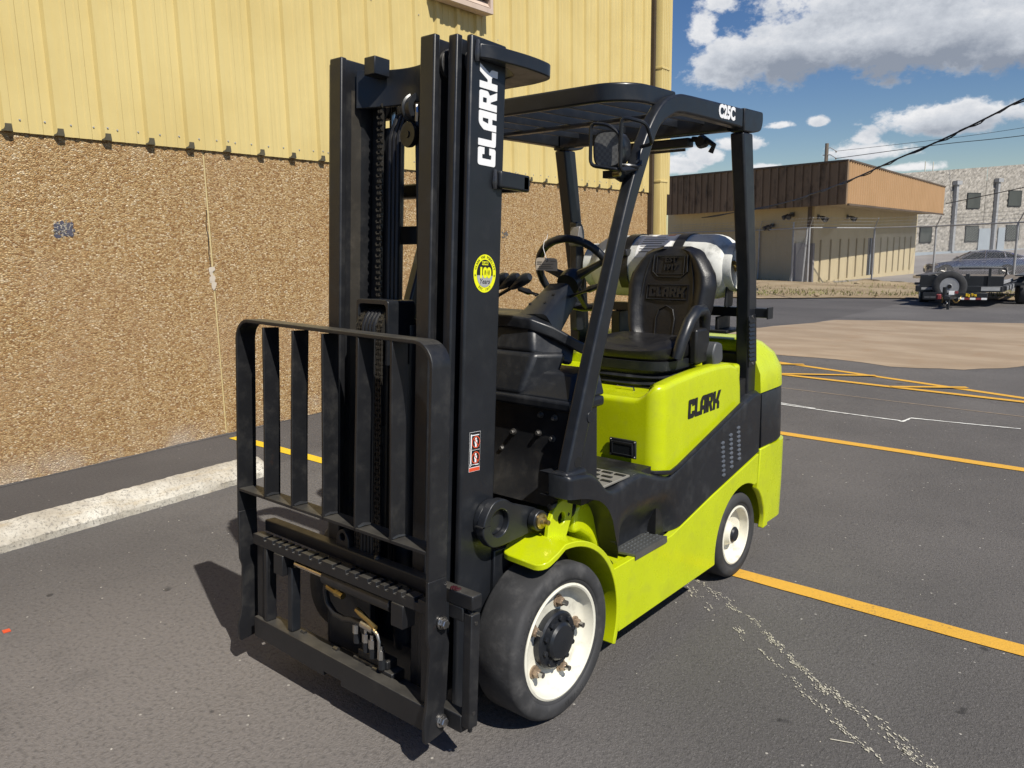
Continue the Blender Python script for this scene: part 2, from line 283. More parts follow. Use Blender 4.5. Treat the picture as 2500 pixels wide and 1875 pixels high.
# ------------------------------------------------------------------ mesh helpers
class MB:
    def __init__(s): s.v = []; s.f = []
    def add(s, vs, fs):
        o = len(s.v); s.v += [tuple(x) for x in vs]; s.f += [tuple(i+o for i in f) for f in fs]; return s
    def box(s, x0, x1, y0, y1, z0, z1):
        vs = [(x, y, z) for z in (z0, z1) for y in (y0, y1) for x in (x0, x1)]
        return s.add(vs, [(0, 2, 3, 1), (4, 5, 7, 6), (0, 1, 5, 4), (2, 6, 7, 3), (0, 4, 6, 2), (1, 3, 7, 5)])
    def prism(s, poly, axis, a, b):
        n = len(poly)
        def P(p, t):
            return (t, p[0], p[1]) if axis == 'x' else (p[0], t, p[1]) if axis == 'y' else (p[0], p[1], t)
        vs = [P(p, a) for p in poly]+[P(p, b) for p in poly]
        return s.add(vs, [tuple(range(n))[::-1], tuple(range(n, 2*n))]+[(i, (i+1) % n, n+(i+1) % n, n+i) for i in range(n)])
    def loft(s, rings, cap=True, closed=True):
        n = len(rings[0]); o = [p for r in rings for p in r]; fs = []
        for k in range(len(rings)-1):
            for i in range(n if closed else n-1): j = (i+1) % n; fs.append((k*n+i, k*n+j, (k+1)*n+j, (k+1)*n+i))
        if cap: fs.append(tuple(range(n))[::-1]); fs.append(tuple((len(rings)-1)*n+i for i in range(n)))
        return s.add(o, fs)
    def tube(s, pts, r, n=8, closed=False):
        pts = [Vector(p) for p in pts]; rings = []; m = len(pts); prev = None
        for i, p in enumerate(pts):
            a = pts[(i-1) % m] if (closed or i) else p; b = pts[(i+1) % m] if (closed or i < m-1) else p
            t = (b-a).normalized()
            if prev is None:
                u = t.orthogonal().normalized()
            else:
                u = (prev-t*prev.dot(t)).normalized()
            prev = u; w = t.cross(u); rr = r[i] if isinstance(r, (list, tuple)) else r
            rings.append([p+(u*math.cos(2*PI*k/n)+w*math.sin(2*PI*k/n))*rr for k in range(n)])
        if closed:
            rings.append(rings[0]); return s.loft(rings, cap=False)
        return s.loft(rings)
    def cyl(s, p0, p1, r, n=16): return s.tube([p0, p1], r, n)
    def lathe(s, prof, c, axis='x', n=48, cap=False):
        rings = []
        for (r, h) in prof:
            ring = []
            for k in range(n):
                a = 2*PI*k/n; u, w = r*math.cos(a), r*math.sin(a)
                ring.append((c[0]+h, c[1]+u, c[2]+w) if axis == 'x' else (c[0]+u, c[1]+h, c[2]+w) if axis == 'y' else (c[0]+u, c[1]+w, c[2]+h))
            rings.append(ring)
        return s.loft(rings, cap=cap)
    def grid(s, fn, nu, nv):
        vs = [fn(i/nu, j/nv) for j in range(nv+1) for i in range(nu+1)]
        return s.add(vs, [(j*(nu+1)+i, j*(nu+1)+i+1, (j+1)*(nu+1)+i+1, (j+1)*(nu+1)+i) for j in range(nv) for i in range(nu)])
    def holed(s, poly, hc, hr, axis, a, b, n=24):
        # plate with a round hole; poly star-shaped about hc
        angs = sorted(set([2*PI*k/n for k in range(n)]+[math.atan2(p[1]-hc[1], p[0]-hc[0]) % (2*PI) for p in poly]))
        outer = []; m = len(poly)
        for t in angs:
            d = (math.cos(t), math.sin(t)); best = None
            for i in range(m):
                p, q = poly[i], poly[(i+1) % m]; ex, ey = q[0]-p[0], q[1]-p[1]; den = d[0]*ey-d[1]*ex
                if abs(den) < 1e-12: continue
                px, py = p[0]-hc[0], p[1]-hc[1]; tt = (px*ey-py*ex)/den; u = (px*d[1]-py*d[0])/den
                if tt > 0 and -1e-6 <= u <= 1+1e-6: best = tt if best is None else max(best, tt)
            best = best or hr*2; outer.append((hc[0]+d[0]*best, hc[1]+d[1]*best))
        inner = [(hc[0]+hr*math.cos(t), hc[1]+hr*math.sin(t)) for t in angs]
        def P(p, t): return (t, p[0], p[1]) if axis == 'x' else (p[0], t, p[1]) if axis == 'y' else (p[0], p[1], t)
        rings = [[P(p, a) for p in inner], [P(p, a) for p in outer], [P(p, b) for p in outer], [P(p, b) for p in inner], [P(p, a) for p in inner]]
        return s.loft(rings, cap=False)
    def xf(s, fn): s.v = [tuple(fn(*p)) for p in s.v]; return s
def rpoly(pts, r, n=4):
    out = []; m = len(pts)
    for i in range(m):
        p = Vector(pts[i][:2]); a = Vector(pts[i-1][:2]); b = Vector(pts[(i+1) % m][:2]); rr = pts[i][2] if len(pts[i]) > 2 else r
        if rr <= 0: out.append(tuple(p)); continue
        da, db = (a-p), (b-p); l = min(rr, da.length*0.49, db.length*0.49); s0 = p+da.normalized()*l; s1 = p+db.normalized()*l
        for k in range(n+1):
            t = k/n; out.append(tuple(s0*(1-t)**2+p*2*t*(1-t)+s1*t*t))
    return out
ROOTLOC = {}
def rootloc(o):
    while o.parent: o = o.parent
    return Vector(o.location)
def mesh_of(name, mb, mat, off=(0, 0, 0), smooth=True, ang=35):
    bm = bmesh.new(); vs = [bm.verts.new((p[0]-off[0], p[1]-off[1], p[2]-off[2])) for p in mb.v]
    for f in mb.f:
        if len(set(f)) < 3: continue
        try: bm.faces.new([vs[i] for i in f])
        except ValueError: pass
    bmesh.ops.remove_doubles(bm, verts=bm.verts, dist=1e-6); bmesh.ops.recalc_face_normals(bm, faces=bm.faces)
    me = bpy.data.meshes.new(name); bm.to_mesh(me); bm.free()
    if mat: me.materials.append(mat)
    if smooth:
        me.polygons.foreach_set('use_smooth', [True]*len(me.polygons)); me.set_sharp_from_angle(angle=R(ang))
    return me
def link(name, me, parent=None, loc=(0, 0, 0), rot=None):
    o = bpy.data.objects.new(name, me); COL.objects.link(o)
    if parent: o.parent = parent
    o.location = loc
    if rot: o.rotation_euler = rot
    return o
def obj(name, mb, mat, parent=None, bevel=0.0, seg=2, smooth=True, ang=35, sub=0):
    off = rootloc(parent) if parent else (0, 0, 0)
    o = link(name, mesh_of(name, mb, mat, off, smooth, ang), parent)
    if bevel:
        m = o.modifiers.new('bevel', 'BEVEL'); m.width = bevel; m.segments = seg; m.limit_method = 'ANGLE'; m.angle_limit = R(30)
    if sub:
        m = o.modifiers.new('sub', 'SUBSURF'); m.levels = sub; m.render_levels = sub
    return o
def inst(name, me, parent, loc, rot=None):
    off = rootloc(parent) if parent else Vector((0, 0, 0))
    return link(name, me, parent, Vector(loc)-off, rot)
def tag(o, label=None, cat=None, group=None, kind=None):
    if label: o['label'] = label
    if cat: o['category'] = cat
    if group: o['group'] = group
    if kind: o['kind'] = kind
    return o
def thing(name, label, cat, loc, group=None):
    o = bpy.data.objects.new(name, None); o.empty_display_size = 0.2; COL.objects.link(o); o.location = loc
    return tag(o, label, cat, group)
def text_mb(body, size, mapper, extrude=0.0012, spacing=1.0, bold=0.0):
    cu = bpy.data.curves.new('t', 'FONT'); cu.body = body; cu.size = size; cu.align_x = 'CENTER'; cu.align_y = 'CENTER'; cu.space_character = spacing
    cu.extrude = extrude; cu.offset = bold; cu.resolution_u = 3
    o = bpy.data.objects.new('t', cu); COL.objects.link(o); dg = bpy.context.evaluated_depsgraph_get()
    me = bpy.data.meshes.new_from_object(o.evaluated_get(dg)); mb = MB(); mb.v = [mapper(*v.co) for v in me.vertices]; mb.f = [tuple(p.vertices) for p in me.polygons]
    bpy.data.objects.remove(o); bpy.data.curves.remove(cu); bpy.data.meshes.remove(me); return mb
def poly_mb(loops, mapper, extrude=0.0012):
    # filled 2-D outline with holes
    cu = bpy.data.curves.new('p', 'CURVE'); cu.dimensions = '2D'; cu.fill_mode = 'BOTH'; cu.extrude = extrude
    for lp in loops:
        sp = cu.splines.new('POLY'); sp.points.add(len(lp)-1); sp.use_cyclic_u = True
        for q, p in zip(sp.points, lp): q.co = (p[0], p[1], 0, 1)
    o = bpy.data.objects.new('p', cu); COL.objects.link(o); dg = bpy.context.evaluated_depsgraph_get()
    me = bpy.data.meshes.new_from_object(o.evaluated_get(dg)); mb = MB(); mb.v = [mapper(*v.co) for v in me.vertices]; mb.f = [tuple(p.vertices) for p in me.polygons]
    bpy.data.objects.remove(o); bpy.data.curves.remove(cu); bpy.data.meshes.remove(me); return mb
# block lettering of the word on the truck, one unit high; returns loops and total width
def clark_loops():
    r = 0.12
    C_ = [rpoly([(0, 0), (0.74, 0), (0.74, 0.36, 0.02), (0.46, 0.36, 0.02), (0.46, 0.24, 0.03), (0.28, 0.24, 0.05), (0.28, 0.76, 0.05), (0.46, 0.76, 0.03), (0.46, 0.64, 0.02), (0.74, 0.64, 0.02), (0.74, 1), (0, 1)], r)]
    L_ = [rpoly([(0, 0), (0.62, 0, 0.02), (0.62, 0.23, 0.02), (0.28, 0.23, 0.02), (0.28, 1, 0.02), (0, 1, 0.02)], r)]
    A_ = [rpoly([(0, 0, 0.01), (0.27, 0, 0.01), (0.27, 0.24, 0.01), (0.48, 0.24, 0.01), (0.48, 0, 0.01), (0.76, 0, 0.01), (0.76, 1, 0.08), (0.22, 1, 0.14), (0, 0.72, 0.08)], r), rpoly([(0.27, 0.46), (0.48, 0.46), (0.48, 0.78), (0.34, 0.78)], 0.03)[::-1]]
    R_ = [rpoly([(0, 0, 0.01), (0.28, 0, 0.01), (0.28, 0.36, 0.01), (0.34, 0.36, 0.01), (0.50, 0, 0.01), (0.80, 0, 0.01), (0.60, 0.42, 0.05), (0.76, 0.52, 0.06), (0.76, 1), (0, 1, 0.02)], r), rpoly([(0.28, 0.58), (0.48, 0.58), (0.48, 0.80), (0.28, 0.80)], 0.04)[::-1]]
    K_ = [rpoly([(0, 0, 0.01), (0.28, 0, 0.01), (0.28, 0.34, 0.01), (0.50, 0.34, 0.05), (0.54, 0.24, 0.03), (0.54, 0, 0.01), (0.82, 0, 0.01), (0.82, 0.36, 0.1), (0.66, 0.46, 0.06), (0.96, 1, 0.01), (0.64, 1, 0.01), (0.38, 0.56, 0.03), (0.28, 0.56, 0.01), (0.28, 1, 0.01), (0, 1, 0.01)], r)]
    x = 0; out = []
    for lt, adv in ((C_, 0.80), (L_, 0.66), (A_, 0.82), (R_, 0.84), (K_, 0.96)):
        for lp in lt: out.append([(p[0]+x, p[1]) for p in lp])
        x += adv
    return out, x
def gz(y):
    if y < 4: return 0.0
    if y < 8: return -.0258*(y-4)**2/8
    if y < 30: return -.0258*(y-6)
    if y < 52: return -.6192-.0167*(y-30)
    if y < 60: return -.9866
    if y < 80: return -.9866+.4366*(y-60)/20
    return min(-.55+.01*(y-80), -.3)
def sheet(poly, dz, step=1.0, fn=None):
    bm = bmesh.new(); bm.faces.new([bm.verts.new((p[0], p[1], 0)) for p in poly]); ys = [p[1] for p in poly]; y = math.floor(min(ys))
    while y < max(ys):
        bmesh.ops.bisect_plane(bm, geom=bm.verts[:]+bm.edges[:]+bm.faces[:], plane_co=(0, y, 0), plane_no=(0, 1, 0), dist=1e-4); y += step if y < 100 else 40
    bmesh.ops.triangulate(bm, faces=bm.faces); bm.verts.ensure_lookup_table(); mb = MB()
    mb.v = [(v.co.x, v.co.y, (fn or gz)(v.co.y)+dz) for v in bm.verts]; mb.f = [tuple(v.index for v in f.verts) for f in bm.faces]; bm.free(); return mb
def jag(pts, step, amp):
    out = []
    for i in range(len(pts)-1):
        a, b = Vector(pts[i]), Vector(pts[i+1]); n = max(1, int((b-a).length/step))
        for k in range(n):
            p = a.lerp(b, k/n); out.append((p.x+random.uniform(-amp, amp), p.y+random.uniform(-amp, amp)))
    out.append(tuple(pts[-1])); return out

# ------------------------------------------------------------------ ground sheets and markings
tag(obj('ground', sheet([(-160, -40), (160, -40), (160, 600), (-160, 600)], -0.012, 2.0), BACKLOT), kind='structure')
tag(obj('asphalt', sheet([(-30, -30), (40, -30), (40, 31), (8, 28), (-3, 25.6), (-4.54, 24.9), (-6.5, 23.86), (-8.22, 21.78), (-9.5, 21.92), (-16, 20), (-30, 18)], 0.0, 1.0), ASPH), kind='structure')
cpts = jag([(-7.5, 8.9), (-4.2, 8.85), (-2.48, 8.8), (-1.5, 8.82), (-0.81, 8.58), (0.01, 8.84), (0.30, 9.3), (0.60, 10.1), (1.6, 11.4), (3.0, 13.6), (2.4, 16.2)], 0.25, 0.045)+jag([(2.4, 16.8), (-0.55, 17.0), (-2.68, 15.98), (-3.69, 15.4), (-4.17, 12.6), (-5.5, 11.6), (-7.5, 11.0)], 0.5, 0.10)
tag(obj('concrete_patch', sheet(cpts, 0.004, 1.0), CONC), kind='structure')
def line_strip(name, a, b, w, mat, dz=0.004, amp=0.0):
    a, b = Vector(a), Vector(b); d = (b-a).normalized(); nrm = Vector((-d.y, d.x))*w/2; n = max(2, int((b-a).length/0.12))
    top = []; bot = []
    for k in range(n+1):
        p = a.lerp(b, k/n); top.append(p+nrm*(1+random.uniform(-amp, amp))); bot.append(p-nrm*(1+random.uniform(-amp, amp)))
    mb = MB(); mb.v = [(p.x, p.y, gz(p.y)+dz) for p in top]+[(p.x, p.y, gz(p.y)+dz) for p in bot]
    mb.f = [(k, k+1, n+2+k, n+1+k) for k in range(n)]
    return tag(obj(name, mb, mat), kind='structure')
line_strip('parking_line', (-1.2, 1.452), (3.6, 1.437), 0.098, YLINE, amp=0.05)
line_strip('parking_line', (-3.965, 1.44), (-1.22, 1.452), 0.098, YLINE2, amp=0.05)
line_strip('parking_line', (-1.2, 4.24), (4.5, 4.15), 0.10, YLINE, amp=0.05)
line_strip('parking_line', (-3.2, 8.47), (2.2, 6.62), 0.10, YLINE, amp=0.04)
line_strip('parking_line', (-2.6, 7.14), (2.2, 6.72), 0.10, YLINE, 0.008, amp=0.04)
for a, b in (((-2.3, 7.62), (-1.66, 8.02)), ((-1.66, 7.02), (-0.68, 7.62)), ((-0.33, 6.93), (0.30, 7.38)), ((-3.3, 7.6), (-2.6, 8.2))):
    line_strip('parking_line', a, b, 0.09, YLINE, 0.012, amp=0.04)
def irregular_line(name, pts, mat, wfun, kind='structure'):
    mb = MB()
    for i in range(len(pts)-1):
        a, b = Vector(pts[i]), Vector(pts[i+1]); d = (b-a).normalized(); nr = Vector((-d.y, d.x)); n = max(2, int((b-a).length/0.04)); prev = None
        for k in range(n+1):
            p = a.lerp(b, k/n); w0, w1 = wfun(), wfun(); q = (p+nr*w0, p-nr*w1)
            if prev:
                z = gz(p.y)+0.004; mb.add([(prev[0].x, prev[0].y, z), (q[0].x, q[0].y, z), (q[1].x, q[1].y, z), (prev[1].x, prev[1].y, z)], [(0, 1, 2, 3)])
            prev = q
    return tag(obj(name, mb, mat), kind=kind)
irregular_line('spray_line', [(-1.4, 5.36), (-0.92, 5.345), (-0.43, 5.295), (0.20, 5.262), (0.225, 5.23), (0.245, 5.43), (0.62, 5.47), (1.05, 5.53)], WLINE, lambda: random.uniform(0.006, 0.017))
irregular_line('spray_line', [(-1.4, 5.45), (-0.92, 5.40), (-0.55, 5.335)], WLINE, lambda: random.uniform(0.004, 0.014))
irregular_line('spray_line', [(-1.6, 6.22), (0.0, 6.12), (1.6, 6.05)], CONC, lambda: random.uniform(0.003, 0.011))
def scuffs():
    mb = MB(); tracks = [[(0.36, 1.26), (0.55, 1.15), (0.737, 1.044), (0.90, 0.907), (1.153, 0.697), (1.34, 0.60), (1.545, 0.465), (1.75, 0.33)],
                         [(0.98, 0.82), (1.2, 0.69), (1.351, 0.637), (1.60, 0.46), (1.8, 0.34)], [(0.70, 0.95), (0.888, 0.812), (1.03, 0.70), (1.304, 0.499), (1.45, 0.41)], [(0.33, 1.23), (0.43, 1.11), (0.55, 1.03)]]
    dens = [1.0, 0.85, 0.45, 0.25]; rr = random.Random(21)
    for tr, dn in zip(tracks, dens):
        for i in range(len(tr)-1):
            a, b = Vector(tr[i]), Vector(tr[i+1]); ln = (b-a).length; d = (b-a)/ln; nr = Vector((-d.y, d.x)); s_ = 0.0
            while s_ < ln:
                s_ += rr.expovariate(1/0.019)*(1.3-dn*0.6); cl = a+d*s_+nr*rr.gauss(0, 0.010)
                for _ in range(rr.randint(1, 8)):
                    p = cl+d*rr.gauss(0, 0.012)+nr*rr.gauss(0, 0.0045); r = rr.uniform(0.0008, 0.0030); el = rr.uniform(1.2, 3.6); n = rr.randint(5, 8)
                    mb.add([(q.x, q.y, 0.0035) for q in (p+d*(r*el*rr.uniform(.5, 1.2)*math.cos(2*PI*k/n))+nr*(r*rr.uniform(.5, 1.2)*math.sin(2*PI*k/n)) for k in range(n))], [tuple(range(n))])
    mb.add([(x, y, 0.004) for x, y in ((1.275, 0.425), (1.34, 0.450), (1.342, 0.446), (1.277, 0.421))], [(0, 1, 2, 3)])
    tag(obj('paint_scuffs', mb, WSCUFF), kind='stuff')
scuffs()
def litter():
    mb = MB(); rr = random.Random(3)
    for _ in range(260):
        x, y = rr.uniform(-2.8, 2.6), rr.uniform(-1.4, 4.5); r = rr.uniform(0.0012, 0.0034)
        a = rr.uniform(0, 6.28); pts = [(x+r*rr.uniform(.6, 1.3)*math.cos(a+k*2*PI/5), y+r*rr.uniform(.6, 1.3)*math.sin(a+k*2*PI/5)) for k in range(5)]
        mb.loft([[(p[0], p[1], 0.0005) for p in pts], [(x+(p[0]-x)*.6, y+(p[1]-y)*.6, r*0.9) for p in pts]])
    tag(obj('loose_grit', mb, STOPM), kind='stuff')
litter()
m = MB(); m.loft([[(-1.665+dx, -0.995+dy, z) for dx, dy in ((-.016, -.012), (.014, -.016), (.018, .012), (-.012, .015))] for z in (0.001, 0.004)])
tag(obj('plastic_chip', m, REDDEC), 'small red plastic chip lying on the asphalt left of the truck', 'litter')

# ------------------------------------------------------------------ dry grass strip behind the lot
def grass_strip():
    poly = [(-30, 18.2), (-16, 20.2), (-9.5, 21.95), (-8.22, 21.82), (-6.5, 23.9), (-4.54, 24.95), (-3, 25.65), (8, 28.1), (16, 29), (14, 32), (1, 28.6), (-3, 32.1), (-6.4, 35.4), (-9.2, 36.8), (-10.9, 33.9), (-12.1, 35), (-15, 38), (-30, 40)]
    mb = sheet(poly, 0.0, 0.8); bm = bmesh.new(); vs = [bm.verts.new(v) for v in mb.v]
    for f in mb.f: bm.faces.new([vs[i] for i in f])
    bmesh.ops.subdivide_edges(bm, edges=[e for e in bm.edges if e.calc_length() > 1.2], cuts=2); bmesh.ops.triangulate(bm, faces=bm.faces[:])
    bnd = set(v for e in bm.edges if e.is_boundary for v in e.verts)
    for v in bm.verts:
        if v not in bnd: v.co.z += random.uniform(0.05, 0.22)
        else: v.co.z += 0.03
    bm.verts.ensure_lookup_table(); mb = MB(); mb.v = [tuple(v.co) for v in bm.verts]; bm.verts.index_update(); mb.f = [tuple(v.index for v in f.verts) for f in bm.faces]; bm.free()
    tag(obj('dirt_strip', mb, DIRT, ang=80), kind='structure')
    rr = random.Random(5); g = MB()
    for _ in range(13000):
        x = rr.uniform(-17, 4); y = rr.uniform(20.5, 36)
        front = 21.9+max(0, (x+8.2))*0.83 if x < -4.5 else 24.95+(x+4.5)*0.28
        back = 33+(-x-11) if x < -11 else (36.3 if x < -9 else 36.3-(x+9)*0.82)
        if not (front+0.1 < y < back): continue
        if rr.random() > 0.85-(y-front)*0.10 and rr.random() > .25: continue
        h = rr.uniform(0.03, 0.13); a = rr.uniform(0, 6.28); w = 0.018; lx, ly = rr.gauss(0, .05), rr.gauss(0, .05); z = gz(y)+0.10
        g.add([(x-w*math.cos(a), y-w*math.sin(a), z), (x+w*math.cos(a), y+w*math.sin(a), z), (x+lx, y+ly, z+h)], [(0, 1, 2)])
    tag(obj('dry_grass', g, GRASSM, smooth=False), kind='stuff')
grass_strip()
for (x, y, r) in ((-5.6, 24.6, .05), (-7.1, 23.6, .07), (-9.9, 32.9, .16), (-8.8, 33.2, .13), (-7.9, 34.4, .12)):
    mb = MB(); mb.grid(lambda u, v, x=x, y=y, r=r: (x+r*1.5*math.cos(2*PI*u)*math.sin(PI*v), y+r*math.sin(2*PI*u)*math.sin(PI*v), gz(y)+0.1+r*0.6*math.cos(PI*v)+0.02*math.sin(7*u+x)), 8, 5)
    tag(obj('rubble', mb, DIRT), 'clod of earth lying in the dry grass strip by the fence', 'clod', 'earth clods in the grass strip')

# ------------------------------------------------------------------ the cream building
TH = -0.0622; WN = Vector((math.cos(TH), -math.sin(TH), 0)); WD = Vector((math.sin(TH), math.cos(TH), 0)); P0 = Vector((-4.02, 0, 0)); WROT = math.atan2(WD.y, WD.x)
bldg = thing('metal_building', 'cream ribbed metal building over a tan pebbled wall', 'building', P0); bldg.rotation_euler = (0, 0, WROT)
def wobj(name, mb, mat, parent=bldg, bevel=0, loc=(0, 0, 0), **k):   # mesh in wall space: x along, -y out of the wall, z up
    o = link(name, mesh_of(name, mb, mat, **k), parent, loc)
    if bevel: md = o.modifiers.new('bevel', 'BEVEL'); md.width = bevel; md.segments = 2
    return o
SP = 0.3262
def siding_panel():
    prof = []
    for k in range(3):
        c = k*SP; prof += [(c-0.036, 0), (c-0.022, 0.030), (c+0.022, 0.030), (c+0.036, 0)]
        for q in (0.36, 0.64): prof += [(c+SP*q-0.020, 0), (c+SP*q-0.013, 0.006), (c+SP*q+0.013, 0.006), (c+SP*q+0.020, 0)]
    prof += [(3*SP-0.0355, 0)]
    mb = MB(); n = len(prof)
    z0 = lambda s: -0.0105*s
    front = [(s, -(0.016+o)) for s, o in prof]
    mb.v = [(s, y, z0(s)) for s, y in front]+[(s, y, 4.2) for s, y in front]+[(s, y+0.004, z0(s)) for s, y in front]
    mb.f = [(i, i+1, n+i+1, n+i) for i in range(n-1)]+[(i, i+1, 2*n+i+1, 2*n+i) for i in range(n-1)]
    return mesh_of('siding_panel', mb, SIDING, ang=20)
PANEL = siding_panel()
def closure_mesh():
    mb = MB(); mb.loft([[(-0.036, -0.0170, 0), (0.036, -0.0170, 0), (0.0235, -0.0475, 0), (-0.0235, -0.0475, 0)], [(-0.030, -0.0170, 0.040), (0.030, -0.0170, 0.040), (0.0195, -0.0470, 0.047), (-0.0195, -0.0470, 0.047)]])
    return mesh_of('foam_closure', mb, CLOSM)
CLOS = closure_mesh()
for k in range(-5, 10):
    s0 = 0.032+SP*3*k; link('siding_panel', PANEL, bldg, (s0, 0, 2.339-0.0105*s0))
scr = MB()
for k in range(-13, 28):
    s = 0.032+SP*k; zb = 2.339-0.0105*s
    me = CLOS; o = link('foam_closure', me, bldg, (s, -0.0012, zb+0.001))
    for ds, dz, oo in ((-0.085, 0.085, 0.016), (0.085, 0.08, 0.016)) + (((0.0, 0.085, 0.046),) if k % 3 == 2 else ()):
        scr.tube([(s+ds, -oo, zb+dz), (s+ds, -oo-0.007, zb+dz)], [0.0075, 0.005], 6)
    if k % 2 == 0: scr.tube([(s+0.06, -0.016, zb+1.53), (s+0.06, -0.024, zb+1.53)], [0.0075, 0.005], 6)
tag(wobj('siding_screws', scr, GALV), kind='stuff')
mb = MB(); mb.box(-9, 9.44, 0.26, 9, -0.4, 6.4); wobj('building_body', mb, AGG)
mb = MB(); mb.box(-9, 9.52, -0.03, 8.9, 6.401, 6.75); wobj('parapet', mb, SIDING)
mb = MB(); mb.box(-8.5, 1.452, 0.0, 0.25, -0.4, 2.44); wobj('pebble_panel', mb, AGG)
mb = MB(); mb.box(1.468, 9.42, 0.0, 0.25, -0.4, 2.44); wobj('pebble_panel', mb, AGG)
def base_skirt():
    mb = MB(); n = 140; prev = 0.02; rr = random.Random(11); pts = []
    for k in range(n+1):
        s = -4+13*k/n; prev = max(0.004, min(0.04, prev+rr.uniform(-0.012, 0.012))); pts.append((s, prev))
    mb.v = [(s, -h*0.5-0.004, 0.003) for s, h in pts]+[(s, 0.004, h*0.30+0.003) for s, h in pts]; mb.f = [(i, i+1, n+2+i, n+1+i) for i in range(n)]
    tag(wobj('asphalt_fillet', mb, ASPH), kind='stuff')
base_skirt()
mb = MB(); mb.box(1.4525, 1.4675, 0.006, 0.2, -0.4, 2.36); wobj('joint_caulk', mb, plain_build('old_caulk', (0.52, 0.42, 0.20), (0.60, 0.50, 0.27), (0.3, 0.22, 0.1)))
def wall_patch(s, z, w, h, mat, n=26, seed=1):
    rr = random.Random(seed); mb = MB()
    for _ in range(n):
        cx, cz = s+rr.uniform(-.5, .5)*w, z+rr.uniform(-.5, .5)*h; r = rr.uniform(.08, .2)*h; a = rr.uniform(0, 6.28); y = -rr.uniform(0.002, 0.005)
        mb.add([(cx+r*rr.uniform(.5, 1.3)*math.cos(a+k*2*PI/6), y, cz+r*rr.uniform(.5, 1.3)*math.sin(a+k*2*PI/6)) for k in range(6)], [(0, 1, 2, 3, 4, 5)])
    return mb
def speckle_mb(s, z):
    rr = random.Random(31); mb = MB()
    for _ in range(70):
        cx, cz, a = s+rr.gauss(0, .035), z+rr.gauss(0, .03), rr.uniform(0, 6.28); l, w = rr.uniform(.004, .014), rr.uniform(.002, .004)
        mb.add([(cx+l*math.cos(a), -.006, cz+l*math.sin(a)), (cx-w*math.sin(a), -.0065, cz+w*math.cos(a)), (cx-l*math.cos(a), -.006, cz-l*math.sin(a)), (cx+w*math.sin(a), -.0065, cz-w*math.cos(a))], [(0, 1, 2, 3)])
    return mb
mb = wall_patch(0.322, 1.709, 0.12, 0.10, None, 46, 3); wobj('paint_mark', mb, plain_build('navy_spray', (0.05, 0.05, 0.085), (0.07, 0.07, 0.10), (0.12, 0.11, 0.12)))
mb = wall_patch(0.325, 1.71, 0.13, 0.10, None, 60, 8); wobj('paint_mark', mb.xf(lambda x, y, z: (x, y-0.003, z)) if False else speckle_mb(0.322, 1.709), STOPM)
mb = wall_patch(5.40, 1.633, 0.10, 0.08, None, 20, 4); wobj('paint_mark', mb, plain_build('grey_spray', (0.10, 0.10, 0.10), (0.14, 0.13, 0.12), (0.2, 0.18, 0.15)))
mb = wall_patch(1.447, 1.31, 0.018, 0.16, None, 14, 9); wobj('mortar_patch', mb, plain_build('mortar', (0.50, 0.42, 0.33), (0.62, 0.55, 0.45), (0.4, 0.3, 0.2)))
mb = MB(); rr = random.Random(2); p = [(1.436+rr.uniform(-.006, .006), -0.002, 1.86-0.05*k) for k in range(10)]; mb.tube(p, [0.002+0.0025*rr.random() for _ in p], 4); wobj('wall_crack', mb, DARK)
# louvered vent high on the siding
mb = MB(); S0, S1, Z0, Z1 = 4.12, 5.06, 4.01, 4.95
mb.box(S0, S0+0.05, -0.16, -0.056, Z0, Z1); mb.box(S1-0.05, S1, -0.16, -0.056, Z0, Z1); mb.box(S0+0.05, S1-0.05, -0.16, -0.056, Z1-0.05, Z1); mb.box(S0+0.05, S1-0.05, -0.18, -0.056, Z0-0.01, Z0+0.045)
vent = wobj('wall_vent', mb, LOUVM, bevel=0.004)
mb = MB(); mb.box(S0+0.05, S1-0.05, -0.075, -0.070, Z0+0.045, Z1-0.05); wobj('vent_back', mb, DARK, vent)
mb = MB(); mb.prism([(-0.155, 0), (-0.148, 0), (-0.085, 0.075), (-0.092, 0.075)], 'x', S0+0.051, S1-0.051)
SL = mesh_of('vent_slat', mb, LOUVM)
for k in range(9): link('vent_slat', SL, vent, (0, 0, Z0+0.06+0.094*k))
# corner trim, narrow dark brown band down the wall, and downspout
mb = MB(); mb.box(9.055, 9.12, -0.075, -0.003, -0.2, 6.4); wobj('corner_band', mb, paint('dark_brown_band', (0.045, 0.03, 0.018), 0.8))
mb = MB(); mb.prism([(9.375, -0.105), (9.535, -0.105), (9.535, 0.2), (9.515, 0.2), (9.515, -0.085), (9.375, -0.085)], 'z', 2.245, 6.4); wobj('corner_trim', mb, SIDING, bevel=0.004)
mb = MB(); pr = [(9.13, -0.06), (9.13, -0.165)]
for k in range(4): x = 9.14+k*0.055; pr += [(x, -0.18), (x+0.030, -0.18), (x+0.034, -0.168), (x+0.050, -0.168)]
pr += [(9.36, -0.18), (9.36, -0.06)]; mb.prism(pr, 'z', 0.12, 6.4); ds = wobj('downspout', mb, SIDING)
for z in (4.05, 2.40, 0.9):
    mb = MB(); mb.box(9.122, 9.375, -0.188, -0.057, z, z+0.028); wobj('strap', mb, SIDING, ds, bevel=0.003)

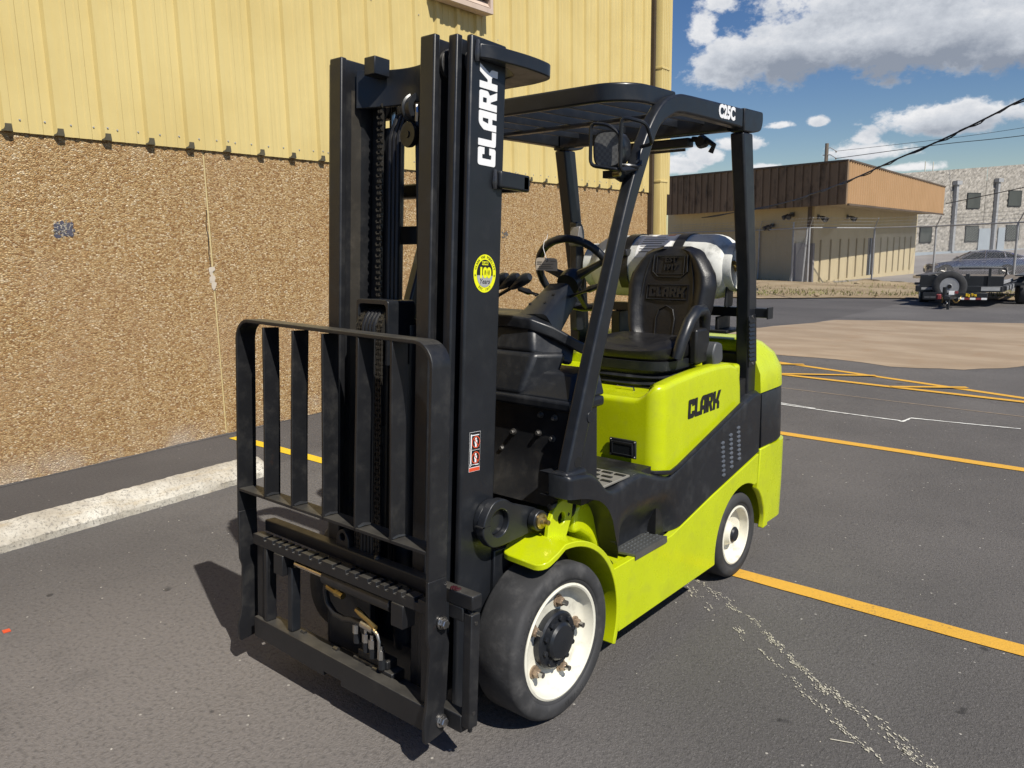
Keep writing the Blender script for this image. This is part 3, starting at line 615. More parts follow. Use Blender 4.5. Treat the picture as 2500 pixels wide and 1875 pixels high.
# ------------------------------------------------------------------ concrete wheel stop
def wheel_stop():
    prof = [(1.314, 0.0), (1.317, 0.04), (1.285, 0.078), (1.225, 0.108), (1.165, 0.121), (1.13, 0.117), (1.112, 0.09), (1.10, 0.0)]
    rr = random.Random(4); rings = []; n = 60; ch = 0
    for k in range(n+1):
        s = -1.02+1.95*k/n; ring = []; e = min(k, n-k)
        for i, (o, z) in enumerate(prof):
            ins = 0.012 if e == 0 else 0.0
            jo = rr.uniform(-1, 1)*0.0028; jz = rr.uniform(-1, 1)*0.0026
            if i in (1, 2) and rr.random() < 0.22: jo -= rr.uniform(0.004, 0.013)
            p = P0+WD*s+WN*(o+jo-ins*(1 if o > 1.2 else -1)); ring.append((p.x, p.y, max(0.0, z+(jz if 0 < i < 7 else 0)-ins*(z > 0.02))))
        rings.append(ring)
    mb = MB(); mb.loft(rings); c = P0+WD*(-0.05)+WN*1.21
    o = link('wheel_stop', mesh_of('wheel_stop', mb, STOPM, (c.x, c.y, 0), ang=28), None, (c.x, c.y, 0)); tag(o, 'long weathered pale concrete wheel stop lying along the pebbled wall', 'wheel stop')
wheel_stop()

# ------------------------------------------------------------------ the forklift
FK = thing('forklift', 'lime green and black forklift parked in front of the pebbled wall', 'forklift', (0, 0.7, 0))
def fo(name, mb, mat, parent=FK, **k): return obj(name, mb, mat, parent, **k)
_t = math.atan(0.0745); UPV = Vector((0, math.sin(_t), math.cos(_t))); BKV = Vector((0, math.cos(_t), -math.sin(_t))); M0 = Vector((0, -0.336, 0))
def M(x, w, v): p = M0+Vector((x, 0, 0))+BKV*w+UPV*v; return (p.x, p.y, p.z)     # leaning mast space
HEXM = {}
def hexbolt_mesh(name, r, h, mat, washer=True):
    mb = MB()
    if washer: mb.lathe([(0.0001, 0.0), (r*1.42, 0.0), (r*1.42, h*0.22), (r, h*0.24)], (0, 0, 0), 'x', 20)
    rings = [[(hh, rr*math.cos(k*PI/3), rr*math.sin(k*PI/3)) for k in range(6)] for hh, rr in ((h*0.2, r), (h*0.85, r), (h, r*0.86))]
    mb.loft(rings); return mesh_of(name, mb, mat, ang=25)
# --- wheels
def wheel(xo, y, z, Rt, width, rr, side, front):
    sg = side; mbt = MB()
    prof = [(rr, -width+.006), (rr+.012, -width), (Rt-.028, -width), (Rt-.010, -width+.006), (Rt, -width+.020), (Rt, -.020), (Rt-.006, -.008), (Rt-.016, -.001), (rr+.03, .001), (rr+.018, -.001), (rr+.014, -.006), (rr+.007, -.006), (rr+.003, -.010), (rr-.002, -.012)]
    mbt.lathe([(r, sg*h) for r, h in prof], (xo, y, z), 'x', 72)
    wh = fo('wheel', mbt, RUBBER, ang=50); wh.name = 'wheel'
    rim = MB()
    if front: pr = [(rr+.001, -.03), (rr+.001, -.008), (rr-.006, -.005), (rr-.012, -.008), (rr-.020, -.040), (rr-.034, -.052), (0.06, -.054), (0.058, -.07)]
    else: pr = [(rr+.001, -.03), (rr+.001, -.007), (rr-.006, -.005), (rr-.011, -.008), (rr-.020, -.045), (0.062, -.064), (0.045, -.022), (0.036, -.020), (0.035, -.03)]
    rim.lathe([(r, sg*h) for r, h in pr], (xo, y, z), 'x', 64); fo('rim', rim, WHITEP, wh, ang=40)
    hub = MB()
    if front:
        hub.lathe([(0.099, sg*-.054), (0.099, sg*-.030), (0.092, sg*-.024), (0.066, sg*-.024), (0.064, sg*-.012), (0.056, sg*-.004), (0.03, sg*.001), (0.001, sg*.002)], (xo, y, z), 'x', 40)
        fo('hub', hub, BLACK, wh, ang=30)
        nut = hexbolt_mesh('lug_nut', 0.0155, 0.026, NUTM); cap = hexbolt_mesh('hub_bolt', 0.0095, 0.012, BLACK, False)
        stud = MB(); stud.cyl((0.02, 0, 0), (0.042, 0, 0), 0.0095, 12); studm = mesh_of('wheel_stud', stud, STEEL)
        for k in range(5):
            a = R(75+72*k); loc = (xo-sg*.053, y+0.128*math.cos(a), z+0.128*math.sin(a)); rot = (0, 0, 0) if sg > 0 else (0, 0, PI)
            inst('lug_nut', nut, wh, loc, rot); inst('wheel_stud', studm, wh, loc, rot)
        for k in range(10):
            a = R(12+36*k); inst('hub_bolt', cap, wh, (xo-sg*.025, y+0.078*math.cos(a), z+0.078*math.sin(a)), (0, 0, 0) if sg > 0 else (0, 0, PI))
        if sg > 0:
            def mp(a0, r0):
                return lambda px, py, pz: (xo+0.0005+pz, y+(r0+py)*math.cos(a0-px/r0), z+(r0+py)*math.sin(a0-px/r0))
            fo('size_marking', text_mb('21 x 7 x 15', 0.024, mp(R(150), 0.228)), RUBBER, wh); fo('size_marking', text_mb('21 x 7 x 15', 0.024, mp(R(285), 0.228)), RUBBER, wh)
    else:
        hub.lathe([(0.037, sg*-.03), (0.037, sg*-.016), (0.03, sg*-.008), (0.001, sg*-.006)], (xo, y, z), 'x', 28); fo('hub', hub, BLACK, wh, ang=30)
    return wh
wheel(0.53, 0, 0.2667, 0.2667, 0.178, 0.197, 1, True); wheel(-0.53, 0, 0.2667, 0.2667, 0.178, 0.197, -1, True)
wheel(0.492, 1.4175, 0.2032, 0.2032, 0.127, 0.139, 1, False); wheel(-0.492, 1.4175, 0.2032, 0.2032, 0.127, 0.139, -1, False)
mb = MB(); mb.cyl((-0.36, 0, 0.2667), (0.36, 0, 0.2667), 0.085, 20); mb.box(-0.30, 0.30, -0.10, 0.30, 0.17, 0.40); fo('axle', mb, DARK, bevel=0.01)
mb = MB(); mb.box(-0.36, 0.36, 1.36, 1.48, 0.15, 0.25); fo('axle', mb, DARK, bevel=0.01)

# --- frame sides, fenders, lugs, steps (built on both sides)
def arc(cx, cy, r, a0, a1, n): return [(cx+r*math.cos(R(a0+(a1-a0)*k/n)), cy+r*math.sin(R(a0+(a1-a0)*k/n))) for k in range(n+1)]
def both(f):
    for s in (1, -1): f(s)
def frame_side(s):
    X = lambda x: s*x
    up = arc(1.375, 0.20, 0.268, 186, 62, 16)
    poly = [(0.334, 0.168)]+[(1.100, 0.168)]+up+[(1.532, 0.44), (1.538, 0.580)]+[(1.066, 0.497), (0.76, 0.432), (0.72, 0.424), (0.30, 0.424)]+arc(0, .2667, .338, 27, -12, 6)[:-1]
    # skin with a rounded upper shoulder, plus the inner box
    mb = MB(); mb.prism(poly, 'x', X(0.500), X(0.530)); fr = fo('frame_side', mb, LIME, bevel=0.011, seg=3)
    mb = MB(); mb.prism([(0.36, 0.20), (1.08, 0.20), (1.08, 0.40), (0.36, 0.415)], 'x', X(0.10), X(0.499)); fo('frame_inner', mb, LIME, fr)
    return fr
both(frame_side)
def fender(s):
    X = lambda x: s*x
    out = [(-0.108, 0.572), (-0.03, 0.592)]+arc(0, .2667, .3425, 88, -24, 22); inn = arc(0, .2667, .322, -24, 88, 22)+[(-0.03, 0.571), (-0.108, 0.551)]
    rings = []
    for x, dy in ((0.335, 0.055), (0.338, 0.036), (0.346, 0.020), (0.360, 0.008), (0.380, 0.003), (0.495, -0.004), (0.510, 0.000), (0.521, 0.009), (0.528, 0.022), (0.531, 0.040)):
        o2 = [(out[0][0]+dy, out[0][1]+dy*0.22)]+out[1:]; i2 = inn[:-1]+[(inn[-1][0]+dy, inn[-1][1]+dy*0.22)]; rings.append([(X(x), p[0], p[1]) for p in o2+i2])
    mb = MB(); mb.loft(rings); fd = fo('fender', mb, LIME, bevel=0.003)
    # rounded front corner plate ends and the wall behind the lifting lug
    mb = MB(); mb.prism([(0.185, 0.570), (0.19, 0.655), (0.215, 0.677), (0.25, 0.680), (0.30, 0.652), (0.35, 0.598), (0.385, 0.530), (0.40, 0.46), (0.40, 0.40), (0.345, 0.42), (0.32, 0.47), (0.28, 0.525), (0.22, 0.565)], 'x', X(0.25), X(0.440)); fo('fender_wall', mb, LIME, fd, bevel=0.02, seg=3)
    pl = rpoly([(0.025, 0.590, 0), (0.134, 0.580, 0), (0.165, 0.640, 0.01), (0.176, 0.705, 0.02), (0.100, 0.724, 0.06), (0.040, 0.670, 0.05)], 0.03, 5)
    mb = MB(); mb.holed(pl, (0.108, 0.652), 0.021, 'x', X(0.425), X(0.443)); fo('lifting_lug', mb, LIME, fd, bevel=0.003)
    return fd
both(fender)
def step(s):
    X = lambda x: s*x
    mb = MB(); mb.loft([[(X(0.440), 0.425, z), (X(0.534), 0.440, z), (X(0.536), 0.672, z), (X(0.40), 0.64, z)] for z in (0.425, 0.436)])
    mb.add([(X(.534), .440, .436), (X(.536), .672, .436), (X(.536), .672, .412), (X(.534), .440, .412)], [(0, 1, 2, 3)])
    st = fo('step', mb, GREYP, bevel=0.002); st.data.materials[0] = paint_step
    bm = MB()
    for i in range(9):
        for j in range(5):
            y = 0.455+i*0.024+(0.012 if j % 2 else 0); x = 0.435+j*0.020
            if x < 0.43-(y-.43)*.1: continue
            bm.lathe([(0.0062, 0.436), (0.0048, 0.4395), (0.0026, 0.4400), (0.0022, 0.4365)], (X(x), y, 0), 'z', 8)
    tag(fo('grip_studs', bm, paint_step, st), kind='stuff')
paint_step = paint('step_steel', (0.16, 0.165, 0.16), 0.38, metal=0.6, dustamt=0.35)
both(step)
# --- black side covers
def lerp_fn(pts):
    def f(x):
        if x <= pts[0][0]: return pts[0][1]
        for (a, b), (c, d) in zip(pts, pts[1:]):
            if x <= c: t = (x-a)/(c-a); return b+(d-b)*t
        return pts[-1][1]
    return f
def smooth(f, y, w=0.022): return sum(f(y+w*k/2) for k in (-2, -1, 0, 1, 2))/5
def side_cover(s):
    lo = lerp_fn([(0.04, 0.752), (0.135, 0.732), (0.225, 0.700), (0.285, 0.645), (0.322, 0.55), (0.336, 0.437), (0.66, 0.427), (0.74, 0.430), (1.066, 0.500), (1.545, 0.590)])
    hi = lerp_fn([(0.04, 0.832), (0.17, 0.815), (0.215, 0.785), (0.265, 0.728), (0.32, 0.716), (0.40, 0.737), (0.50, 0.740), (0.60, 0.700), (0.70, 0.672), (0.76, 0.690), (1.33, 0.850), (1.50, 0.888), (1.545, 0.88)])
    def sst(a, b, x): t = max(0, min(1, (x-a)/(b-a))); return t*t*(3-2*t)
    def fn(u, v):
        y = 0.04+1.505*u; a, b = smooth(lo, y), smooth(hi, y); z = a+(b-a)*v
        rec = 0.085*sst(0.33, 0.42, y)*(1-sst(0.62, 0.80, y))*(1-sst(0.45, 0.64, z))
        x = 0.526-rec
        k = 0.020; top = b-z
        if top < k: x -= (k-math.sqrt(max(0, k*k-(k-top)**2)))
        if y < 0.04+k: q = y-0.04; x -= (k-math.sqrt(max(0, k*k-(k-q)**2)))*0.6
        return (s*x, y, z)
    nu, nv = 110, 26; mb = MB(); mb.grid(fn, nu, nv); pts = []
    # return edges so that the cover has depth
    for row in ([fn(i/nu, 1.0) for i in range(nu+1)], [fn(i/nu, 0.0) for i in range(nu+1)]):
        mb.add(row+[(s*0.40, p[1], p[2]) for p in row], [(i, i+1, nu+2+i, nu+1+i) for i in range(nu)])
    for row in ([fn(0, j/nv) for j in range(nv+1)], [fn(1, j/nv) for j in range(nv+1)]):
        mb.add(row+[(s*0.44, p[1], p[2]) for p in row], [(i, i+1, nv+2+i, nv+1+i) for i in range(nv)])
    sc = fo('side_cover', mb, PLAST, ang=60)
    for (y0, z0, z1) in ((1.155, 0.552, 0.722), (1.232, 0.572, 0.742), (1.308, 0.592, 0.760)):
        mb = MB(); n = 8
        for k in range(n):
            z = z0+(z1-z0)*(k+0.5)/n; y = y0+0.022*(1-k/n)
            rings = [[(s*(0.5235+hh), y+w*math.cos(a)*0.017, z+w*math.sin(a)*0.0095) for a in (2*PI*q/8 for q in range(8))] for hh, w in ((0, 1), (0.006, 0.85), (0.0085, 0.4))]
            mb.loft(rings)
        fo('louver', mb, GREYP2, sc)
    mb = MB(); mb.cyl((s*0.5, 0.335, 0.515), (s*0.5255-s*0.004, 0.335, 0.515), 0.013, 16); fo('cover_plug', mb, DARK, sc)
GREYP2 = paint('blue_grey_louver', (0.085, 0.095, 0.115), 0.35, streak=False)
both(side_cover)
# black cap at the foot of each guard leg, floor and tread
def leg_foot(s):
    mb = MB(); mb.loft([[(s*x, y, z) for x, y in ((0.445, 0.040), (0.508, 0.048), (0.522, 0.150), (0.44, 0.16))] for z in (0.742, 0.836)]); fo('leg_foot', mb, PLAST, bevel=0.012, seg=3)
both(leg_foot)
mb = MB(); mb.box(-0.50, 0.50, 0.14, 0.60, 0.70, 0.732); fo('floor', mb, DARK)
fp = MB(); fp.box(0.10, 0.512, 0.245, 0.432, 0.732, 0.742); fpl = fo('tread_plate', fp, paint('dusty_tread', (0.20, 0.19, 0.165), 0.7, dustamt=0.5), bevel=0.003)
mb = MB()
for i in range(4):
    for j in range(7):
        x = 0.13+j*0.055+(0.027 if i % 2 else 0); y = 0.268+i*0.045
        mb.box(x-0.022, x+0.022, y-0.008, y+0.008, 0.742, 0.746)
tag(fo('tread_ribs', mb, DARK, fpl, bevel=0.002), kind='stuff')
# --- hood
def hood():
    def plan(x, yf, yr, r): return rpoly([(-x, yf), (x, yf), (x, yr, 0.02), (-x, yr, 0.02)], r, 6)
    half = [(0.0, 0.622), (0.12, 0.622), (0.24, 0.623), (0.33, 0.624), (0.39, 0.626), (0.42, 0.628)]+[(0.445+0.07*math.sin(R(a)), 0.70-0.07*math.cos(R(a))) for a in range(0, 91, 10)]+[(0.515, 0.74+0.06*k) for k in range(10)]+[(0.515, 1.33), (0.514, 1.352), (0.512, 1.362)]
    path = [(-x, y) for x, y in half[::-1][:-1]]+half
    tz = lerp_fn([(0, 0.978), (0.395, 0.978), (0.425, 0.985), (0.455, 1.010), (0.49, 1.032), (0.53, 1.040)]); ty = lerp_fn([(0.70, 1.036), (0.80, 1.046), (0.95, 1.054), (1.12, 1.056), (1.25, 1.048), (1.325, 1.028), (1.345, 0.985), (1.362, 0.90)])
    def fn(u, v):
        k = u*(len(path)-1); i = min(int(k), len(path)-2); f = k-i; x = path[i][0]*(1-f)+path[i+1][0]*f; y = path[i][1]*(1-f)+path[i+1][1]*f; ax_ = abs(x)
        d = (path[i+1][0]-path[i][0], path[i+1][1]-path[i][1]); ln = math.hypot(*d); nx, ny = -d[1]/ln, d[0]/ln     # inward
        side = min(1, max(0, (y-0.635)/0.06)); top = tz(ax_)*(1-side)+ty(y)*side if y > 0.635 else tz(ax_)
        r = 0.022; inner = 0.085 if y > 0.66 else 0.055
        if v < 0.4: z = 0.62+(top-r-0.62)*v/0.4; o = 0.006*(v/0.4)
        elif v < 0.7: a = (v-0.4)/0.3*PI/2; z = top-r+r*math.sin(a); o = 0.006+r*(1-math.cos(a))
        else: q = (v-0.7)/0.3; o = 0.028+(inner-0.028)*min(1, q*1.6); z = top-max(0, q-0.45)/0.55*max(0.0, top-0.968)
        return (x+nx*o, y+ny*o, z)
    mb = MB(); mb.grid(fn, len(path)*2-2, 20); mb.box(-0.47, 0.47, 0.66, 1.36, 0.955, 0.974); hd = fo('hood', mb, LIME, ang=70)
    mb = MB(); mb.box(-0.50, 0.50, 1.30, 1.375, 0.95, 1.03); fo('hood_rear', mb, LIME, hd, bevel=0.015)
    # black vent on the front face
    yv = 0.6215; mb = MB(); mb.box(0.300, 0.424, yv-0.008, yv, 0.742, 0.816); v = fo('vent', mb, BLACK, hd, bevel=0.004)
    mb = MB(); mb.box(0.318, 0.406, yv-0.0095, yv-0.0082, 0.757, 0.801); fo('vent_mesh', mb, BLKGLASS, v)
    mb = MB()
    for a, b in (((0.314, 0.410), (0.8015, 0.805)), ((0.314, 0.410), (0.753, 0.7565)), ((0.314, 0.3175), (0.7567, 0.8013)), ((0.4065, 0.410), (0.7567, 0.8013))): mb.box(a[0], a[1], yv-0.013, yv-0.0083, b[0], b[1])
    fo('vent_rim', mb, BLACK, v, bevel=0.001)
    sm = MB(); sm.lathe([(0.0045, 0), (0.0035, -0.003), (0.0005, -0.0034)], (0, 0, 0), 'y', 10); sm = mesh_of('screw', sm, STEEL)
    for x in (0.307, 0.417):
        for z in (0.749, 0.809): inst('screw', sm, v, (x, yv-0.008, z))
    lp, w = clark_loops()
    sy = 0.286/w; sz = 0.078
    mb = poly_mb(lp, lambda x, y, z: (0.5125+z, 0.863+x*sy+y*0.006, 0.869+y*sz+0.000*x), 0.0008); fo('lettering', mb, BLKDEC, hd)
    # seam seal under the hood
    mb = MB(); mb.tube([(-0.515, 0.60, 0.705), (0.43, 0.603, 0.705), (0.50, 0.625, 0.700), (0.530, 0.70, 0.690), (0.530, 0.76, 0.700), (0.530, 1.33, 0.858)], 0.009, 8); fo('hood_seal', mb, HOSE, hd)
    return hd
hood()
# --- counterweight
def cw_ring(z, ins, yf, r=0.25):
    pts = rpoly([(-0.53+ins, yf, 0.0), (0.53-ins, yf, 0.0), (0.53-ins, 1.915-ins, r), (-0.53+ins, 1.915-ins, r)], r, 10); return [(p[0], p[1], z) for p in pts]
mb = MB(); mb.loft([cw_ring(0.185, 0.02, 1.668), cw_ring(0.20, 0.004, 1.668), cw_ring(0.40, 0.0, 1.668), cw_ring(0.595, 0.0, 1.668)]); cwl = fo('counterweight', mb, LIME, ang=40)
def cw_skin(s):
    poly = [(1.545, 0.45), (1.556, 0.600), (1.675, 0.600), (1.675, 0.185), (1.62, 0.185)]+arc(1.375, 0.20, 0.262, 8, 52, 8)
    mb = MB(); mb.prism(poly, 'x', s*0.50, s*0.531); fo('counterweight_cheek', mb, LIME, cwl, bevel=0.006)
both(cw_skin)
mb = MB(); mb.loft([cw_ring(0.602, 0.004, 1.56), cw_ring(0.610, 0.0, 1.56), cw_ring(0.858, 0.004, 1.555), cw_ring(0.868, 0.010, 1.555)]); fo('counterweight_band', mb, PLAST, ang=40)
mb = MB(); rr_ = [(0.872, 0.000, 1.53), (0.880, 0.000, 1.53), (0.96, 0.005, 1.53), (1.03, 0.035, 1.53), (1.08, 0.085, 1.535), (1.105, 0.14, 1.55), (1.112, 0.18, 1.58)]
mb.loft([cw_ring(z, i, yf) for z, i, yf in rr_]); fo('counterweight_top', mb, LIME, cwl, ang=60)
mb = MB(); mb.box(-0.44, 0.44, 1.505, 1.528, 0.88, 1.06); mb.xf(lambda x, y, z: (x, y+0.02*max(0, z-0.9), z)); fo('well_wall', mb, BLACK, bevel=0.02, seg=3)
mb = MB(); mb.cyl((0.30, 1.49, 1.00), (0.30, 1.506, 1.00), 0.022, 16); fo('filler_knob', mb, GREYP, bevel=0.003)
mb = MB(); mb.box(-0.46, 0.46, 1.376, 1.5, 0.9505, 0.97); fo('well_floor', mb, PLAST)
mb = MB(); mb.box(-0.49, 0.49, 0.66, 1.08, 0.25, 0.62); mb.box(-0.33, 0.33, 1.0801, 1.66, 0.25, 0.60); mb.box(-0.49, 0.49, 1.36, 1.6, 0.62, 0.95); tag(fo('chassis_core', mb, DARK), kind='stuff')
mb = MB(); mb.box(-0.34, 0.34, 0.10, 0.66, 0.20, 0.70); fo('drive_housing', mb, DARK)

# --- front plate with bolts, cowl and dash
STEELD0 = paint('dull_bolt', (0.22, 0.21, 0.20), 0.42, metal=0.8, streak=False)
def front_plate():
    prof = [(0.185, 1.022), (0.178, 0.86), (0.172, 0.815), (0.150, 0.770), (0.085, 0.690), (0.093, 0.684), (0.158, 0.764), (0.182, 0.812), (0.193, 1.022)]
    mb = MB(); mb.prism(prof, 'x', -0.425, 0.425); fp = fo('front_plate', mb, BLACKW, ang=25)
    bolt = hexbolt_mesh('plate_bolt', 0.0085, 0.015, STEELD0)
    for x, z in ((0.300, 0.985), (0.362, 0.982), (0.172, 0.905), (0.290, 0.918), (0.352, 0.905), (0.118, 0.836), (-0.12, 0.905), (-0.30, 0.985), (-0.30, 0.9)): inst('plate_bolt', bolt, fp, (x, 0.1795, z), (0, 0, -PI/2))
    for s in (1, -1): mb = MB(); mb.box(min(s*.425, s*.455), max(s*.425, s*.455), 0.19, 0.30, 0.70, 1.03); fo('front_cheek', mb, BLACK, fp)
front_plate()
def cowl():
    mb = MB(); mb.loft([[(-0.455, 0.155, z), (0.450, 0.155, z), (0.462, 0.20, z), (0.462, 0.34, z), (-0.462, 0.34, z)] for z in (1.012, 1.048)]); cw = fo('cowl', mb, PLAST, bevel=0.010, seg=3)
    # sloping shelf and the taller middle block
    mb = MB(); mb.loft([[(-0.445, 0.168, 1.046), (0.440, 0.168, 1.046), (0.452, 0.36, 1.046), (-0.452, 0.36, 1.046)], [(-0.39, 0.262, 1.125), (0.385, 0.262, 1.125), (0.40, 0.40, 1.130), (-0.40, 0.40, 1.130)]]); fo('cowl_shelf', mb, PLAST, cw, bevel=0.012, seg=3)
    mb = MB(); mb.loft([[(-0.27, 0.166, 1.047), (0.212, 0.166, 1.047), (0.262, 0.30, 1.047), (-0.30, 0.40, 1.047)], [(-0.24, 0.225, 1.195), (0.235, 0.225, 1.195), (0.300, 0.345, 1.185), (-0.28, 0.42, 1.195)]]); fo('cowl_block', mb, PLAST, cw, bevel=0.018, seg=4)
    mb = MB(); mb.loft([[(-0.22, 0.228, 1.19), (0.225, 0.228, 1.19), (0.302, 0.372, 1.13), (-0.25, 0.44, 1.19)], [(-0.19, 0.26, 1.292), (0.195, 0.260, 1.292), (0.29, 0.41, 1.21), (-0.22, 0.46, 1.292)]]); fo('dash_block', mb, PLAST, cw, bevel=0.018, seg=4)
    # dash ledge, bending back on the operator's side
    path = [(-0.36, 0.262, 1.300), (0.10, 0.238, 1.300), (0.200, 0.248, 1.292), (0.262, 0.300, 1.262), (0.318, 0.385, 1.205), (0.345, 0.43, 1.18)]
    rings = []
    for i, p in enumerate(path):
        a = Vector(path[max(0, i-1)]); b = Vector(path[min(len(path)-1, i+1)]); t = (b-a).normalized(); back = Vector((-t.y, t.x, 0)).normalized(); P_ = Vector(p); d = 0.15
        rings.append([tuple(P_+Vector((0, 0, -0.022))), tuple(P_+back*d+Vector((0, 0, -0.015))), tuple(P_+back*d+Vector((0, 0, 0.030))), tuple(P_+Vector((0, 0, 0.022)))])
    mb = MB(); mb.loft(rings); fo('dash_ledge', mb, PLAST, cw, bevel=0.009, seg=3)
cowl()
# --- steering column, wheel, levers
HUB = Vector((0.118, 0.60, 1.425)); CB = Vector((0.150, 0.36, 1.285)); AX = (HUB-CB).normalized()
def column():
    side = Vector((1, 0, 0)); side = (side-AX*side.dot(AX)).normalized(); upn = side.cross(AX)
    if upn.z < 0: upn = -upn
    def ring(c, w, h, r=0.02): return [tuple(c+side*p[0]+upn*p[1]) for p in rpoly([(-w, -h), (w, -h), (w*0.78, h), (-w*0.78, h)], r, 3)]
    mb = MB(); mb.loft([ring(CB-AX*0.03, 0.088, 0.062), ring(CB, 0.086, 0.060)]); colm = fo('steering_column', mb, BLACK, ang=30)
    mb = MB(); mb.loft([ring(CB+AX*0.006, 0.080, 0.056), ring(CB+AX*0.20, 0.062, 0.046), ring(CB+AX*0.205, 0.055, 0.04)]); fo('column_shroud', mb, BLACK, colm, ang=30)
    for a, b in ((-0.045, 0.05), (0.02, 0.055), (-0.05, 0.11), (0.03, 0.11)):
        c = CB+AX*b+side*a+upn*0.0545; mb = MB(); mb.cyl(c-upn*0.004, c+upn*0.002, 0.006, 10); fo('column_screw', mb, DARK, colm)
    C = HUB+AX*0.045; rim = []; u = side; w = AX.cross(side)
    for k in range(48): a = 2*PI*k/48; rim.append(C+u*0.163*math.cos(a)+w*0.163*math.sin(a)+AX*0.012)
    mb = MB(); mb.tube(rim, [0.0155+0.0012*(k % 2) for k in range(48)], 10, closed=True); sw = fo('steering_wheel', mb, BLACK, colm, ang=60)
    for a in (R(-20), R(200), R(90)):
        e = C+u*0.158*math.cos(a)+w*0.158*math.sin(a)+AX*0.008; f = C+u*0.03*math.cos(a)+w*0.03*math.sin(a)-AX*0.02; mb = MB(); mb.tube([f, f.lerp(e, 0.5), e], [0.021, 0.0145, 0.012], 8); o = fo('spoke', mb, BLACK, colm)
    mb = MB(); mb.tube([HUB-AX*0.02, HUB+AX*0.02, HUB+AX*0.045, HUB+AX*0.055], [0.046, 0.046, 0.038, 0.01], 20); fo('horn_pad', mb, BLACK, colm)
    for d, l in ((side, 0.14), (-side, 0.13)):
        p = CB+AX*0.17+d*0.05; q = p+d*l*0.55+upn*0.02+AX*0.01; r_ = p+d*l+upn*0.035+AX*0.02; mb = MB(); mb.tube([p, q, q.lerp(r_, .2), r_], [0.006, 0.006, 0.013, 0.010], 8); fo('stalk', mb, BLACK, colm)
    # paper tag on a string over the rim
    top = min(range(48), key=lambda k: (rim[k]-Vector((0.035, 0.57, 1.545))).length); P_ = rim[top]
    tg = thing('paper_tag', 'buff paper inspection tag hanging from the black steering wheel', 'tag', (P_.x, P_.y, P_.z)); cx, cz = P_.x+0.012, P_.z-0.072
    poly = rpoly([(cx-0.044, cz-0.026, 0), (cx+0.046, cz-0.030, 0), (cx+0.046, cz+0.020, 0.012), (cx-0.044, cz+0.024, 0.012)], 0.01, 2)
    yq = P_.y-0.022; mb = MB(); mb.prism(poly, 'y', yq, yq+0.0006); mb.xf(lambda x, y, z: (x, y+0.25*(x-cx), z)); obj('card', mb, PAPER, tg)
    mb = MB(); mb.lathe([(0.0055, 0), (0.003, 0)], (cx+0.004, yq-0.0012, cz+0.012), 'y', 14); obj('eyelet', mb, CHAINM, tg)
    mb = MB()
    for z, x0, x1 in ((0.006, -0.038, -0.018), (-0.002, -0.038, -0.022), (0.008, 0.018, 0.040), (-0.004, -0.02, 0.03), (-0.012, -0.03, 0.02), (-0.019, -0.034, 0.028)): mb.box(cx+x0, cx+x1, yq-0.0012, yq-0.0006, cz+z, cz+z+0.0017)
    mb.xf(lambda x, y, z: (x, y+0.25*(x-cx), z)); obj('printed_lines', mb, CHAINM, tg)
    mb = MB(); mb.tube([(cx+0.004, yq-0.002, cz+0.012), (P_.x-0.004, P_.y-0.021, P_.z-0.01), (P_.x-0.004, P_.y-0.014, P_.z+0.016), (P_.x-0.006, P_.y+0.004, P_.z+0.022), (P_.x-0.004, P_.y+0.01, P_.z+0.045)], 0.0011, 5); obj('string', mb, WHITE, tg)
column()
for dx in (0.0, -0.052, -0.104):
    b0 = Vector((0.225+dx, 0.165, 1.33)); e = Vector((0.198+dx, 0.235, 1.452)); a = Vector((0.10+dx, 0.21, 1.385)); tip = Vector((0.232+dx, 0.205, 1.468))
    mb = MB(); mb.tube([(-0.03+dx, 0.215, 1.345), (0.06+dx, 0.21, 1.385), (0.155+dx, 0.205, 1.428)], 0.0065, 8); lv = fo('lever', mb, BLACKW)
    mb = MB(); mb.tube([(0.150+dx, 0.205, 1.425), (0.168+dx, 0.205, 1.434), (0.195+dx, 0.205, 1.449), (0.220+dx, 0.205, 1.462), (0.236+dx, 0.205, 1.467)], [0.008, 0.014, 0.020, 0.020, 0.013], 10); fo('lever_knob', mb, BLACK, lv)
